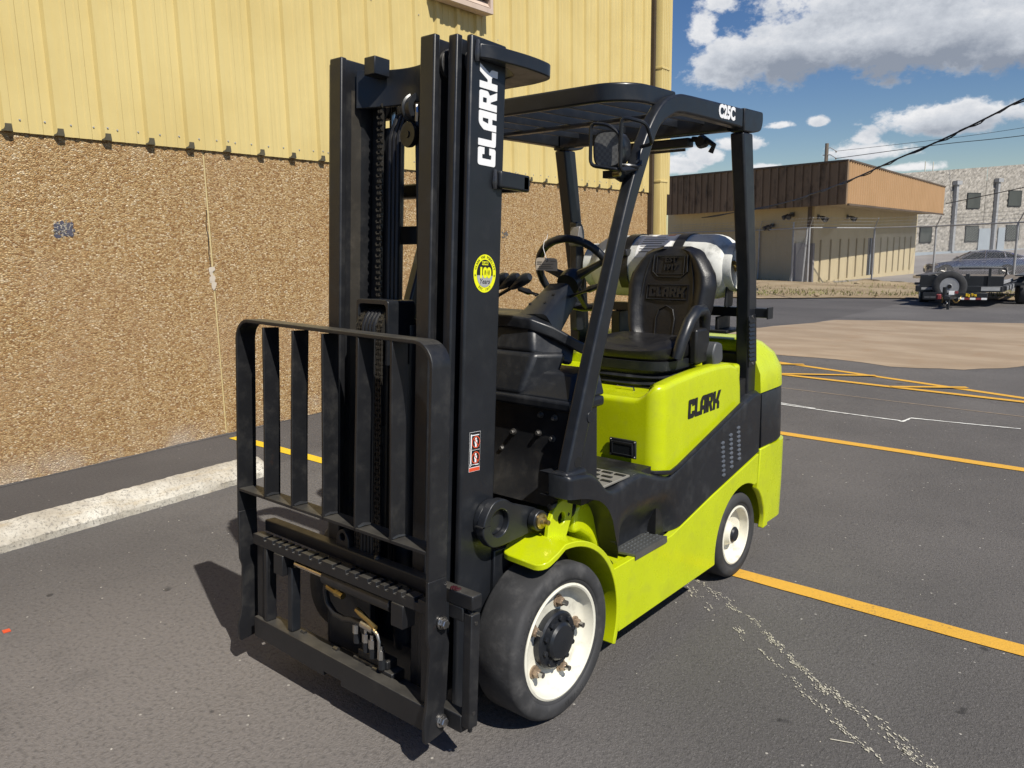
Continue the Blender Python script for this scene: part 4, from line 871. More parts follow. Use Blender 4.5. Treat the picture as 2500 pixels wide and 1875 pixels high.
# --- seat
def seat():
    cx = 0.185
    def sup(u, n=2.6): c, s_ = math.cos(u), math.sin(u); return (abs(c)**(2/n)*(1 if c > 0 else -1), abs(s_)**(2/n)*(1 if s_ > 0 else -1))
    mb = MB(); rings = []
    for z, k in ((1.088, 0.96), (1.100, 1.0), (1.125, 1.0), (1.142, 0.93), (1.150, 0.75)):
        rings.append([(cx+0.222*k*sup(2*PI*i/40, 4)[0], 1.065+0.205*k*sup(2*PI*i/40, 4)[1], z+0.018*abs(sup(2*PI*i/40, 4)[0])**2*(z > 1.12)-0.012*(sup(2*PI*i/40, 4)[1] < -0.6)*(z > 1.13)) for i in range(40)])
    mb.loft(rings); st = fo('seat', mb, VINYL, ang=60)
    mb = MB(); mb.loft([[(cx+0.225*k*sup(2*PI*i/40, 4)[0], 1.065+0.208*k*sup(2*PI*i/40, 4)[1], z) for i in range(40)] for z, k in ((1.045, 0.98), (1.05, 1.0), (1.086, 1.0), (1.087, 0.9))]); fo('seat_pan', mb, GREYP if False else BLACK, st)
    mb = MB(); mb.loft([[(cx+0.215*k*sup(2*PI*i/40, 3)[0], 1.06+0.20*k*sup(2*PI*i/40, 3)[1], z) for i in range(40)] for z, k in ((0.975, 0.98), (0.99, 1.06), (1.005, 0.96), (1.018, 1.05), (1.032, 0.95), (1.044, 0.97))]); fo('seat_bellows', mb, PLAST, st, ang=20)
    # backrest: outline swept with a hollowed front
    out = lerp_fn([(0, 0.150), (0.05, 0.185), (0.15, 0.205), (0.25, 0.212), (0.30, 0.200), (0.36, 0.160), (0.395, 0.125), (0.41, 0.06)])
    lean = lambda h: 1.205+0.075*h/0.4
    def back(side):
        def fn(u, v):
            h = 0.412*v; w = out(h)*(2*u-1); e = abs(2*u-1); hh = v
            y = lean(h)+ (0.0 if side == 0 else 0.072)
            if side == 0: y += 0.020*(1-e**2.2)+0.0-0.030*(e > 0.62)*math.sin(PI*min(1, (e-0.62)/0.38))*(0.35+0.65*(1-hh)) + 0.03*max(0, e-0.9)/0.1*0.6
            if v > 0.93 and side == 0: y += (v-0.93)/0.07*0.022
            return (cx+w, y, 1.128+h)
        return fn
    f0, f1 = back(0), back(1); nu, nv = 36, 30; mb = MB(); mb.grid(f0, nu, nv); mb.grid(f1, nu, nv)
    ed = [f0(0, j/nv) for j in range(nv+1)]+[f0(i/nu, 1) for i in range(1, nu+1)]+[f0(1, j/nv) for j in range(nv-1, -1, -1)]
    eb = [f1(0, j/nv) for j in range(nv+1)]+[f1(i/nu, 1) for i in range(1, nu+1)]+[f1(1, j/nv) for j in range(nv-1, -1, -1)]
    n = len(ed); mid = [((a[0]+b[0])/2+(0.012 if a[0] > cx else -0.012), (a[1]+b[1])/2, (a[2]+b[2])/2+(0.01 if a[2] > 1.5 else 0)) for a, b in zip(ed, eb)]
    mb.add(ed+mid+eb, [(i, i+1, n+i+1, n+i) for i in range(n-1)]+[(n+i, n+i+1, 2*n+i+1, 2*n+i) for i in range(n-1)]); bk = fo('backrest', mb, VINYL, st, ang=60)
    fy = lambda h, x: lean(h)+0.020*(1-(abs(x)/out(h))**2.2)-0.004
    def bead(pts, r=0.0035): m_ = MB(); m_.tube([(cx+x, fy(h, x)+0.001, 1.128+h) for x, h in pts], r, 6); fo('seam', m_, VINYL, st)
    bead([(-0.045, 0.03), (-0.048, 0.10), (-0.035, 0.14), (0, 0.157), (0.035, 0.14), (0.048, 0.10), (0.045, 0.03)])
    bead([(-0.105, 0.185), (0.10, 0.185), (0.10, 0.25), (-0.105, 0.25), (-0.105, 0.185)]); bead([(-0.085, 0.385), (-0.088, 0.31), (-0.06, 0.285), (0.06, 0.285), (0.088, 0.31), (0.085, 0.385)])
    bead([(-0.128, 0.01), (-0.135, 0.18), (-0.125, 0.28), (-0.10, 0.38)]); bead([(0.128, 0.01), (0.135, 0.18), (0.125, 0.28), (0.10, 0.38)])
    bead([(-0.07, 0.38), (-0.07, 0.30), (0.07, 0.30), (0.07, 0.38), (-0.07, 0.38)], 0.0025)
    lp, w = clark_loops(); k = 0.185/w
    fo('embossed_lettering', poly_mb(lp, lambda x, y, z: (cx-0.0925+x*k, fy(0.197+y*0.043, -0.0925+x*k)+z*1.0-0.001, 1.128+0.197+y*0.043), 0.003), VINYL, st)
    for tx, h in (('EST', 0.362), ('1917', 0.328)): fo('embossed_lettering', text_mb(tx, 0.034, lambda x, y, z, h=h: (cx+x*1.1, fy(h+y, x)+z-0.001, 1.128+h+y), 0.003, bold=0.001), VINYL, st)
    mb = MB(); mb.tube([(cx+0.235, 0.93, 1.10), (cx+0.248, 0.945, 1.17), (cx+0.25, 1.00, 1.245), (cx+0.25, 1.06, 1.285), (cx+0.248, 1.12, 1.285), (cx+0.246, 1.15, 1.255), (cx+0.244, 1.155, 1.20)], [0.024, 0.025, 0.026, 0.027, 0.027, 0.026, 0.022], 12); fo('hip_restraint', mb, BLACK, st)
    mb = MB(); mb.box(cx+0.225, cx+0.262, 1.05, 1.17, 1.06, 1.21); fo('seat_bracket', mb, DARK, st, bevel=0.01)
    mb = MB(); mb.prism(rpoly([(1.155, 1.03), (1.235, 1.06), (1.225, 1.135), (1.165, 1.15), (1.135, 1.10)], 0.02, 4), 'x', cx+0.235, cx+0.295); fo('belt_reel', mb, GREYP, st, bevel=0.008)
    mb = MB(); mb.box(cx+0.240, cx+0.250, 1.115, 1.14, 1.135, 1.175); fo('belt_buckle', mb, REDDEC, st, bevel=0.003)
    mb = MB(); mb.tube([(cx+0.03, 0.80, 0.985), (cx+0.11, 0.80, 0.985), (cx+0.118, 0.795, 0.970), (cx+0.14, 0.795, 0.970)], 0.004, 6); fo('adjuster_lever', mb, CHROME, st)
    mb = MB(); mb.box(cx-0.19, cx+0.19, 0.86, 1.26, 0.965, 0.980); fo('seat_rail', mb, DARK, st)
    mb = MB()
    for k in range(5): mb.tube([(cx-0.155+0.004*k, 0.84+0.006*math.sin(i*PI/8+k), 1.055+0.034*math.cos(i*PI/8)) if i < 16 else None for i in range(16)], 0.0022, 5, closed=True)
    mb.xf(lambda x, y, z: (x, y+0.022*math.sin((z-1.02)*60), z)); fo('coiled_cord', mb, WHITEP, st)
seat()
# --- overhead guard
def guard():
    F = [(0.060, 0.82), (0.173, 1.121), (0.374, 1.620), (0.457, 1.804), (0.505, 1.893), (0.560, 1.975), (0.612, 2.035), (0.675, 2.083), (0.763, 2.110), (0.863, 2.117), (1.312, 2.117)]
    B = [(1.312, 2.036), (1.223, 2.040), (0.815, 2.046), (0.719, 2.030), (0.640, 1.990), (0.595, 1.935), (0.560, 1.872), (0.439, 1.638), (0.339, 1.362), (0.278, 1.200), (0.135, 0.82)]
    def subdiv(pts):
        out = []
        for i in range(len(pts)-1):
            p0 = Vector(pts[max(0, i-1)]); p1 = Vector(pts[i]); p2 = Vector(pts[i+1]); p3 = Vector(pts[min(len(pts)-1, i+2)])
            for k in range(3):
                t = k/3; out.append(tuple(0.5*((2*p1)+(p2-p0)*t+(2*p0-5*p1+4*p2-p3)*t*t+(3*p1-p0-3*p2+p3)*t**3)))
        return out+[pts[-1]]
    g = None
    for s in (1, -1):
        mb = MB(); mb.prism(subdiv(F)+subdiv(B), 'x', s*0.452, s*0.500)
        # the lower leg splays slightly so that the foot lands on the cover
        o = fo('guard_leg', mb, BLACK, FK if g is None else g, bevel=0.009, seg=3)
        if g is None: g = o; o.name = 'overhead_guard'
        if s > 0:
            mb = MB(); mb.cyl((0.4985, 0.196, 1.000), (0.5035, 0.196, 1.000), 0.021, 20); fo('leg_plug', mb, BLACK, g, bevel=0.001)
            mb = MB(); mb.cyl((0.4985, 0.122, 0.858), (0.5006, 0.122, 0.858), 0.019, 20); fo('leg_hole', mb, HOLE, g)
            mb = text_mb('C25C', 0.056, lambda x, y, z: (0.5008+z, 1.157+x*1.10, 2.083+y*1.22), 0.0006, 0.98, bold=0.0028); fo('lettering', mb, WHITE, g)
            mb = MB(); mb.cyl((0.500, 0.478, 1.848), (0.503, 0.478, 1.848), 0.02, 18)
        ec = rpoly([(1.316, 2.120, 0), (1.500, 2.120, 0.01), (1.506, 2.085, 0.02), (1.490, 2.040, 0.04), (1.410, 2.026, 0.02), (1.316, 2.026, 0)], 0.02, 4)
        mb = MB(); mb.prism(ec, 'x', s*0.440, s*0.504); fo('end_cap', mb, BLACK, g, bevel=0.005)
        post = [(1.318, 2.024), (1.413, 2.024), (1.510, 1.39), (1.562, 0.86), (1.455, 0.84), (1.430, 1.39)]
        mb = MB(); mb.prism(post, 'x', s*0.438, s*0.500); po = fo('rear_post', mb, BLACK, g, bevel=0.008, seg=3)
        if s > 0:
            mb = MB(); mb.prism([(1.449, 1.002), (1.522, 1.008), (1.500, 1.242), (1.430, 1.236)], 'x', 0.499, 0.5045); lv = fo('post_louver', mb, BLACK, po, bevel=0.002)
            for k in range(10):
                z = 1.030+k*0.0195; y = 1.4485-(z-1.0)*0.083; mb = MB(); mb.prism([(0.5046, z), (0.5046, z+0.014), (0.5105, z+0.002)], 'y', y, y+0.056); fo('louver_blade', mb, BLACK, lv)
            sm = MB(); sm.cyl((0, 0, 0), (0.003, 0, 0), 0.006, 10); sm = mesh_of('louver_screw', sm, STEEL)
            for y, z in ((1.486, 1.016), (1.468, 1.231)): inst('louver_screw', sm, lv, (0.5045, y, z))
    # front roof bar wrapping round to the side tubes
    def roof_path(o):
        pts = [(0.0, 0.452+o)]+[(x, 0.452+o) for x in (0.2, 0.33)]+[(0.33+(0.138-o)*math.sin(R(a)), 0.452+0.138-(0.138-o)*math.cos(R(a))) for a in range(10, 91, 10)]+[(0.468-o, 0.70), (0.466-o, 0.80)]
        return [(-x, y) for x, y in pts[::-1][:-1]]+pts
    a, b = roof_path(0), roof_path(0.028); n = len(a); rings = []
    mb = MB(); rings = [[(a[i][0], a[i][1], 2.064), (a[i][0], a[i][1], 2.128), (b[i][0], b[i][1], 2.128), (b[i][0], b[i][1], 2.064)] for i in range(n)]; mb.loft(rings); fo('roof_bar', mb, BLACK, g, bevel=0.007, seg=3)
    for x in (-0.33, -0.20, -0.067, 0.067, 0.20, 0.33):
        mb = MB(); mb.box(x-0.005, x+0.005, 0.481, 1.30, 2.066, 2.118); fo('roof_slat', mb, BLACK, g, bevel=0.0015)
    mb = MB(); mb.prism(rpoly([(1.285, 2.030), (1.345, 2.030), (1.345, 2.105), (1.285, 2.105)], 0.012, 3), 'x', -0.44, 0.44); fo('cross_member', mb, BLACK, g)
    mb = MB(); mb.prism(rpoly([(0.86, 2.0535), (0.90, 2.0535), (0.90, 2.070), (0.86, 2.070)], 0.004, 2), 'x', -0.451, 0.451); fo('cross_member', mb, BLACK, g)
    # rear work lamp bar under the roof
    mb = MB(); mb.box(-0.20, 0.24, 1.325, 1.375, 1.985, 2.025); lb = fo('rear_lamp_bar', mb, BLACK, g, bevel=0.006)
    mb = MB(); mb.tube([(0.24, 1.36, 2.02), (0.31, 1.36, 2.01), (0.345, 1.36, 1.985), (0.33, 1.36, 1.955)], 0.012, 8); fo('horn_arm', mb, DARK, lb); mb = MB(); mb.lathe([(0.001, -.02), (0.022, -.02), (0.030, 0.0), (0.024, 0.03), (0.001, 0.03)], (0.285, 1.36, 2.005), 'y', 20); fo('horn', mb, DARK, lb)
    mb = MB(); mb.box(-0.26, 0.22, 1.330, 1.337, 1.968, 1.980); fo('lamp_strip', mb, CHAINM, lb)
    # belt housing and strobe on the far post
    mb = MB(); mb.prism(rpoly([(1.36, 1.12), (1.44, 1.12), (1.42, 1.66), (1.36, 1.68)], 0.02, 3), 'x', -0.437, -0.395); fo('belt_housing', mb, BLACK, g, bevel=0.01)
    mb = MB(); mb.prism(rpoly([(1.335, 1.555), (1.405, 1.55), (1.40, 1.64), (1.36, 1.66)], 0.02, 3), 'x', -0.43, -0.375); bc = fo('beacon_cup', mb, GREYM, g, bevel=0.012, seg=3)
    mb = MB(); mb.lathe([(0.014, 0), (0.011, -.006), (0.001, -.008)], (-0.385, 1.334, 1.59), 'y', 16); fo('beacon_lens', mb, REDDEC, bc)
GREYM = paint('silver_plastic', (0.22, 0.21, 0.205), 0.42, metal=0.4, streak=False)
HOLE = paint('hole_dark', (0.004, 0.004, 0.004), 0.9, streak=False)
guard()
# --- front lamp with its wire cage
def lamp():
    C = Vector((0.435, 0.405, 1.895)); d = Vector((0.10, -1, -0.05)).normalized(); u = Vector((0, 0, 1)); u = (u-d*u.dot(d)).normalized(); w = u.cross(d)
    def ring(off, kx, kz, n=32, p=3.2):
        out = []
        for i in range(n):
            a = 2*PI*i/n; c, s_ = math.cos(a), math.sin(a); out.append(tuple(C+d*off+w*0.057*kx*abs(c)**(2/p)*(1 if c > 0 else -1)+u*0.062*kz*abs(s_)**(2/p)*(1 if s_ > 0 else -1)))
        return out
    mb = MB(); mb.loft([ring(-0.105, .35, .4), ring(-0.09, .62, .66), ring(-0.05, .86, .88), ring(0.0, .98, .98), ring(0.016, 1, 1), ring(0.018, .90, .90)]); lp = fo('headlamp', mb, BLACK, ang=40)
    mb = MB(); mb.loft([ring(0.0181, .90, .90), ring(0.0135, .84, .84)], cap=True); fo('lens', mb, LENS, lp, ang=50)
    mb = MB(); mb.tube([C+u*-0.055-d*0.04, C+u*-0.085-d*0.03, C+Vector((0.03, 0.03, -0.10))], 0.012, 8); mb.box(C.x-0.03, C.x+0.035, C.y+0.0, C.y+0.05, C.z-0.095, C.z-0.07); fo('lamp_bracket', mb, DARK, lp)
    mb = MB(); mb.cyl((C.x+0.02, C.y-0.01, C.z-0.085), (C.x+0.05, C.y-0.012, C.z-0.085), 0.008, 6); fo('bracket_bolt', mb, ZINC, lp)
    P = lambda x, y, z: Vector((x, y, z))
    def bent(pts, r=0.0065):
        out = []; pts = [Vector(p) for p in pts]
        for i, p in enumerate(pts):
            if i in (0, len(pts)-1): out.append(p); continue
            a, b = pts[i-1], pts[i+1]; l = 0.022; s0 = p+(a-p).normalized()*l; s1 = p+(b-p).normalized()*l
            for k in range(5): t = k/4; out.append(s0*(1-t)**2+p*2*t*(1-t)+s1*t*t)
        m_ = MB(); m_.tube(out, r, 8); return m_
    cg = fo('lamp_cage', bent([(0.500, 0.455, 1.835), (0.492, 0.37, 1.822), (0.386, 0.358, 1.842), (0.388, 0.358, 1.982), (0.455, 0.365, 1.970), (0.500, 0.372, 1.935), (0.497, 0.37, 1.88)]), BLACK, lp)
    fo('cage_wire', bent([(0.505, 0.47, 1.83), (0.497, 0.372, 1.818), (0.505, 0.368, 1.992), (0.580, 0.40, 1.968), (0.575, 0.45, 1.905), (0.501, 0.50, 1.905)]), BLACK, cg)
    fo('cage_wire', bent([(0.455, 0.40, 1.842), (0.50, 0.43, 1.838), (0.515, 0.47, 1.835), (0.512, 0.48, 1.862), (0.50, 0.47, 1.85)], 0.007), BLACK, cg)
lamp()
# --- gas cylinder on its cradle: a thing of its own
def tank():
    c = (0.02, 1.505, 1.452); TK = thing('gas_cylinder', 'scuffed aluminium gas cylinder strapped across the back of the truck', 'gas cylinder', (0.02, 1.505, 1.30))
    mb = MB(); mb.lathe([(0.001, -.37), (0.08, -.365), (0.12, -.345), (0.143, -.30), (0.150, -.25), (0.150, .275), (0.147, .300), (0.139, .328), (0.124, .352), (0.104, .370), (0.08, .378), (0.001, .380)], c, 'x', 64); obj('cylinder_body', mb, ALU, TK, ang=60)
    mb = MB(); mb.lathe([(0.104, .352), (0.110, .356), (0.112, .400), (0.109, .405), (0.103, .403), (0.102, .365)], c, 'x', 56); obj('collar', mb, ALU, TK, ang=40)
    mb = MB(); mb.lathe([(0.106, -.33), (0.111, -.335), (0.112, -.40), (0.104, -.402), (0.103, -.33)], c, 'x', 56); obj('foot_ring', mb, ALU, TK, ang=40)
    mb = MB(); mb.cyl((c[0]+.36, c[1], c[2]), (c[0]+.395, c[1], c[2]), 0.022, 16); mb.cyl((c[0]+.39, c[1], c[2]-.0), (c[0]+.39, c[1]-.05, c[2]+.02), 0.012, 12); obj('valve', mb, ZINC, TK)
    def wrap(x0, x1, a0, a1, r=0.1512, n=14):
        mb = MB(); mb.grid(lambda u, v: (c[0]+x0+(x1-x0)*u, c[1]-r*math.cos(R(a0+(a1-a0)*v)), c[2]+r*math.sin(R(a0+(a1-a0)*v))), 2, n); return mb
    lab = obj('label', wrap(-.075, .105, 18, 100), WHITE, TK)
    for k in range(7): obj('label_print', wrap(-.06+.0*k, .05+0.03*((k*7) % 3)/3, 28+k*6.0, 29.6+k*6.0, 0.1516, 1), CHAINM, lab)
    obj('label_mark', wrap(.045, .085, 74, 92, 0.1517, 4), REDDEC, lab)
    obj('label', wrap(-.225, -.165, 15, 62), WHITE, TK)
    for k in range(5): obj('label_print', wrap(-.215, -.18, 20+k*7, 22+k*7, 0.1516, 1), CHAINM, TK)
    for x0 in (-.160, .120):
        mb = MB(); n = 30; rings = []
        for k in range(n+1):
            a = R(-40+220*k/n); rings.append([(c[0]+xx, c[1]-rr*math.cos(a), c[2]+rr*math.sin(a)) for xx, rr in ((x0, .1525), (x0+.05, .1525), (x0+.05, .1575), (x0, .1575))])
        mb.loft(rings); o = fo('cylinder_strap', mb, BLACKW)
        mb = MB(); mb.box(c[0]+x0-.006, c[0]+x0+.056, c[1]-.170, c[1]-.12, c[2]+.055, c[2]+.085); fo('buckle', mb, BLACK, o, bevel=0.004)
    mb = MB(); mb.box(-0.36, 0.56, 1.50, 1.545, 1.225, 1.268); br = fo('cylinder_cradle', mb, BLACK, bevel=0.003)
    mb = MB(); mb.box(0.05, 0.40, 1.43, 1.60, 1.150, 1.165); mb.box(0.33, 0.345, 1.45, 1.58, 1.165, 1.225); mb.box(0.17, 0.225, 1.49, 1.54, 1.10, 1.225); mb.box(-0.25, -0.20, 1.46, 1.56, 1.05, 1.225); tag(fo('cradle_bracket', mb, DARK, br, bevel=0.003), kind='stuff')
    mb = MB(); mb.prism(rpoly([(1.42, 1.272), (1.50, 1.272), (1.50, 1.38), (1.44, 1.38)], 0.02, 3), 'x', 0.385, 0.392); fo('cradle_stop', mb, BLACK, br)
    mb = MB(); mb.box(0.559, 0.565, 1.495, 1.55, 1.22, 1.272); fo('cradle_end', mb, BLACK, br)
tank()

WELD = paint("weld_bead", (0.06, 0.062, 0.068), 0.28, metal=0.5, dustamt=0.2, streak=False)
# --- mast
def beam(x0, x1, w0, w1, v0, v1): mb = MB(); mb.box(x0, x1, w0, w1, v0, v1); return mb.xf(M)
VT = 2.196
mast = fo('mast', beam(-0.30, 0.30, 0.03, 0.13, 0.10, 0.22), BLACK, bevel=0.004)
def rails(s):
    def channel(name, boxes, v0, mat, b=0.005):
        mb = MB()
        for x0, x1, w0, w1 in boxes: mb.box(min(s*x0, s*x1), max(s*x0, s*x1), w0, w1, v0, VT)
        mb.xf(M); return fo(name, mb, mat, mast, bevel=b, seg=2)
    channel('outer_rail', [(0.314, 0.337, 0.0, 0.158)], 0.10, BLACK, 0.007)
    channel('outer_flange', [(0.255, 0.3139, 0.125, 0.157), (0.295, 0.3139, 0.050, 0.075)], 0.10, BLACK)
    channel('middle_rail', [(0.267, 0.303, -0.026, -0.001)], 0.14, BLACK)
    channel('middle_web', [(0.262, 0.280, -0.0009, 0.118)], 0.14, BLACK)
    channel('inner_rail', [(0.187, 0.249, -0.064, -0.040)], 0.16, BLACKW)
    channel('inner_web', [(0.199, 0.222, -0.0399, 0.100)], 0.16, BLACKW)
    channel('inner_flange', [(0.150, 0.1989, 0.078, 0.100)], 0.16, BLACKW)
    for x, w in ((0.235, -0.010), (0.3085, 0.022)):
        mb = MB(); mb.lathe([(0.001, -.012), (0.044, -.012), (0.048, -.008), (0.048, .004), (0.044, .006), (0.012, .006), (0.001, .006)], (s*x, 0, 0), 'x', 28); mb.xf(lambda X, y, z: M(X, w+0.035+y, 2.125+z)); fo('mast_roller', mb, STEELD, mast, ang=30)
    # worn wear strip on the inner face of the inner rail
    mb = MB(); mb.box(min(s*.1982, s*.1988), max(s*.1982, s*.1988), -0.012, 0.030, 0.3, 2.1); mb.xf(M); fo('wear_strip', mb, WEAR, mast)
STEELD = paint('dark_roller', (0.16, 0.155, 0.15), 0.35, metal=0.9, streak=False); WEAR = paint('greasy_track', (0.052, 0.047, 0.040), 0.5, metal=0.35, dustamt=0.6, dust=(0.10, 0.085, 0.065))
both(rails)
# ties behind the outer rails
pl = rpoly([(-0.338, 0.020, 0), (-0.352, 0.020, 0), (-0.372, 0.06, .03), (-0.395, 0.22, .06), (-0.385, 0.335, .10), (-0.30, 0.36, .06), (0.30, 0.36, .06), (0.385, 0.335, .10), (0.395, 0.22, .06), (0.372, 0.06, .03), (0.352, 0.020, 0), (0.338, 0.020, 0), (0.338, 0.16, 0), (0.30, 0.25, .06), (-0.30, 0.25, .06), (-0.338, 0.16, 0)], 0.02, 5)
mb = MB(); mb.prism(pl, 'z', 2.130, 2.172); mb.xf(M); fo('top_tie', mb, BLACK, mast, bevel=0.004)
mb = MB(); mb.box(0.338, 0.362, 0.118, 0.262, 1.768, 1.820); mb.box(-0.362, -0.338, 0.118, 0.262, 1.768, 1.820); mb.box(-0.362, 0.362, 0.225, 0.26, 1.7685, 1.8195); mb.xf(M); fo('lower_tie', mb, BLACK, mast, bevel=0.007, seg=3)
for s in (1, -1):
    for w, z, h in ((0.022, 2.152, 0.030), (0.115, 1.794, 0.028)):
        mb = MB(); mb.tube([(s*0.340, w, z-h), (s*0.343, w-0.004, z-h*0.4), (s*0.342, w-0.002, z+h*0.3), (s*0.340, w, z+h)], [0.007, 0.0095, 0.008, 0.006], 8); mb.xf(M); fo('weld_bead', mb, WELD, mast)
# cross members of the moving stages
def curved_plate(name, x0, x1, w, bow, v0, v1, th=0.02, low=0.0):
    mb = MB(); n = 20; rings = []
    for k in range(n+1):
        u = k/n; x = x0+(x1-x0)*u; c = 1-(2*u-1)**2; rings.append([M(x, w-bow*c, v0+low*c), M(x, w-bow*c, v1), M(x, w-bow*c+th, v1), M(x, w-bow*c+th, v0+low*c)])
    mb.loft(rings); return fo(name, mb, BLACK, mast, bevel=0.003)
curved_plate('stage_tie', -0.186, 0.186, -0.004, -0.075, 2.040, 2.165, 0.020, 0.010)
mb = MB(); mb.box(-0.125, -0.072, -0.020, 0.045, 2.135, 2.192); mb.xf(M); fo('tie_block', mb, BLACK, mast, bevel=0.003)
mb = MB(); mb.box(-0.30, 0.30, 0.128, 0.155, 2.03, 2.12); mb.xf(M); fo('stage_tie', mb, DARK, mast)
mb = MB(); mb.box(-0.199, 0.199, 0.085, 0.11, 0.9, 0.96); mb.xf(M); fo('stage_tie', mb, DARK, mast)
mb = MB(); mb.box(-0.26, 0.26, 0.12, 0.145, 1.60, 1.66); mb.xf(M); fo('stage_tie', mb, DARK, mast)
# lift cylinders
for x, r, v1, w in ((-0.135, 0.034, 2.05, 0.125), (0.135, 0.034, 2.05, 0.125), (0.02, 0.046, 1.33, 0.070)):
    mb = MB(); mb.cyl((x, w, 0.2), (x, w, v1*0.97 if r < .04 else v1), r, 20); mb.xf(M); cy = fo('lift_cylinder', mb, BLACK, mast)
    mb = MB(); mb.cyl((x, w, v1*0.97 if r < .04 else v1), (x, w, v1+0.02), r*0.55, 16); mb.xf(M); fo('piston_rod', mb, CHROME, cy)
# yoke, pulleys and hoses at the head of the centre cylinder
def yoke():
    poly = rpoly([(-0.108, 1.20, 0), (-0.108, 1.412), (0.052, 1.412), (0.052, 1.20, 0), (0.040, 1.20, 0), (0.040, 1.396), (-0.096, 1.396), (-0.096, 1.20, 0)], 0.016, 4)
    mb = MB(); mb.prism(poly, 'y', -0.058, 0.06); mb.xf(lambda x, w, v: M(x, w, v)); yk = fo('cylinder_yoke', mb, BLACK, mast, bevel=0.002)
    def shv(x0, x1, r, v, w, name, mat): m_ = MB(); m_.lathe([(0.02, 0), (r, 0), (r, .004), (r-.006, .006), (r-.006, x1-x0-.006), (r, x1-x0-.004), (r, x1-x0), (0.02, x1-x0)], (0, 0, 0), 'x', 32); m_.xf(lambda X, y, z: M(x0+X, w+y, v+z)); return fo(name, m_, mat, yk, ang=30)
    shv(-0.09, -0.066, 0.062, 1.315, -0.004, 'chain_pulley', CHAINM); shv(0.010, 0.034, 0.062, 1.315, -0.004, 'chain_pulley', CHAINM); shv(-0.064, 0.008, 0.060, 1.315, -0.004, 'hose_pulley', DARK)
    for k in range(4):
        x = -0.054+0.0175*k; pts = [(x, -0.068, 0.45), (x, -0.068, 0.9)]+[(x, -0.004-0.066*math.cos(R(a)), 1.315+0.066*math.sin(R(a))) for a in range(0, 181, 15)]+[(x, 0.062, 0.5)]
        m_ = MB(); m_.tube([M(*p) for p in pts], 0.0082, 8); fo('hydraulic_hose', m_, HOSE, yk)
    for x in (-0.078, 0.022):
        pts = [(-0.070, 0.34+0.0*x)]; v = 0.50; links = []
        while v < 1.315: links.append((-0.068, v)); v += 0.0165
        a = 0
        while a <= 180: links.append((-0.004-0.064*math.cos(R(a)), 1.315+0.064*math.sin(R(a)))); a += 14.8
        m_ = MB()
        for i in range(len(links)-1):
            (w0, v0), (w1, v1) = links[i], links[i+1]; d = Vector((w1-w0, v1-v0)); d.normalize(); nr = Vector((-d.y, d.x))
            half = 0.0125 if i % 2 else 0.0085
            for sx in ((-1, 1) if i % 2 else (-0.45, 0.45)):
                c0 = Vector((w0, v0))-d*0.006; c1 = Vector((w1, v1))+d*0.006; mid = (c0+c1)/2
                poly = [c0+nr*0.0045, c0-d*0.002, c0-nr*0.0045, mid-nr*0.0028, c1-nr*0.0045, c1+d*0.002, c1+nr*0.0045, mid+nr*0.0028]
                xx = x+sx*half; m_.add([M(xx-0.0016, p.x, p.y) for p in poly]+[M(xx+0.0016, p.x, p.y) for p in poly], [tuple(range(8)), tuple(range(15, 7, -1))]+[(q, (q+1) % 8, 8+(q+1) % 8, 8+q) for q in range(8)])
            m_.tube([M(x-0.0145, w0, v0), M(x+0.0145, w0, v0)], 0.0026, 6)
        tag(fo('lift_chain', m_, CHAINM, yk), kind='stuff')
    # chain hanging beside the left inner rail, and hoses along the middle
    m_ = MB(); v = 1.42; i = 0
    while v < 2.05:
        xx = -0.118
        for dx in (-0.010, 0.010) if i % 2 else (-0.005, 0.005): m_.tube([M(xx+dx-0.0016, 0.045, v+0.004), M(xx+dx+0.0016, 0.045, v+0.004)], 0.0072, 8)
        m_.tube([M(xx-0.012, 0.045, v), M(xx+0.012, 0.045, v)], 0.0035, 6); v += 0.019; i += 1
    tag(fo('stage_chain', m_, CHAINM, mast), kind='stuff')
    m_ = MB(); m_.tube([M(-0.118, 0.055, 0.5), M(-0.118, 0.055, 2.06)], 0.006, 6); fo('chain_core', m_, CHAINM, mast)
    for k in range(3): m_ = MB(); m_.tube([M(-0.085+0.02*k, 0.065, 0.6), M(-0.085+0.02*k, 0.065, 1.95), M(-0.080+0.02*k, 0.09, 2.02)], 0.0095, 8); fo('hydraulic_hose', m_, HOSE, mast)
    for k in range(3): m_ = MB(); m_.tube([M(0.075+0.025*k, 0.08, 0.4), M(0.062+0.025*k, 0.075, 1.4), M(0.045+0.022*k, 0.07, 1.9), M(0.03+0.02*k, 0.08, 2.03)], 0.011, 8); fo('hydraulic_hose', m_, HOSE, mast)
    m_ = MB(); m_.lathe([(0.036, -.02), (0.052, -.02), (0.052, -.015), (0.046, -.012), (0.046, .012), (0.052, .015), (0.052, .02), (0.036, .02)], (0, 0, 0), 'x', 36); m_.xf(lambda X, y, z: M(0.020+X*.9+y*.3, 0.095+y, 2.035+z)); fo('hose_sheave', m_, BLACK, mast)
    m_ = MB(); m_.lathe([(0.001, -.012), (0.034, -.012), (0.036, 0), (0.034, .008), (0.010, .008), (0.010, .012), (0.001, .012)], (0, 0, 0), 'y', 28); m_.xf(lambda X, y, z: M(0.025+X, 0.045-y, 1.945+z*1.15)); fo('sheave_plate', m_, BLACK, mast)
    m_ = MB(); m_.tube([M(0.055, 0.05, 1.985), M(0.062, 0.045, 2.01), M(0.055, 0.05, 2.035)], 0.006, 6); fo('cable_tie', m_, STEEL, mast)
yoke()
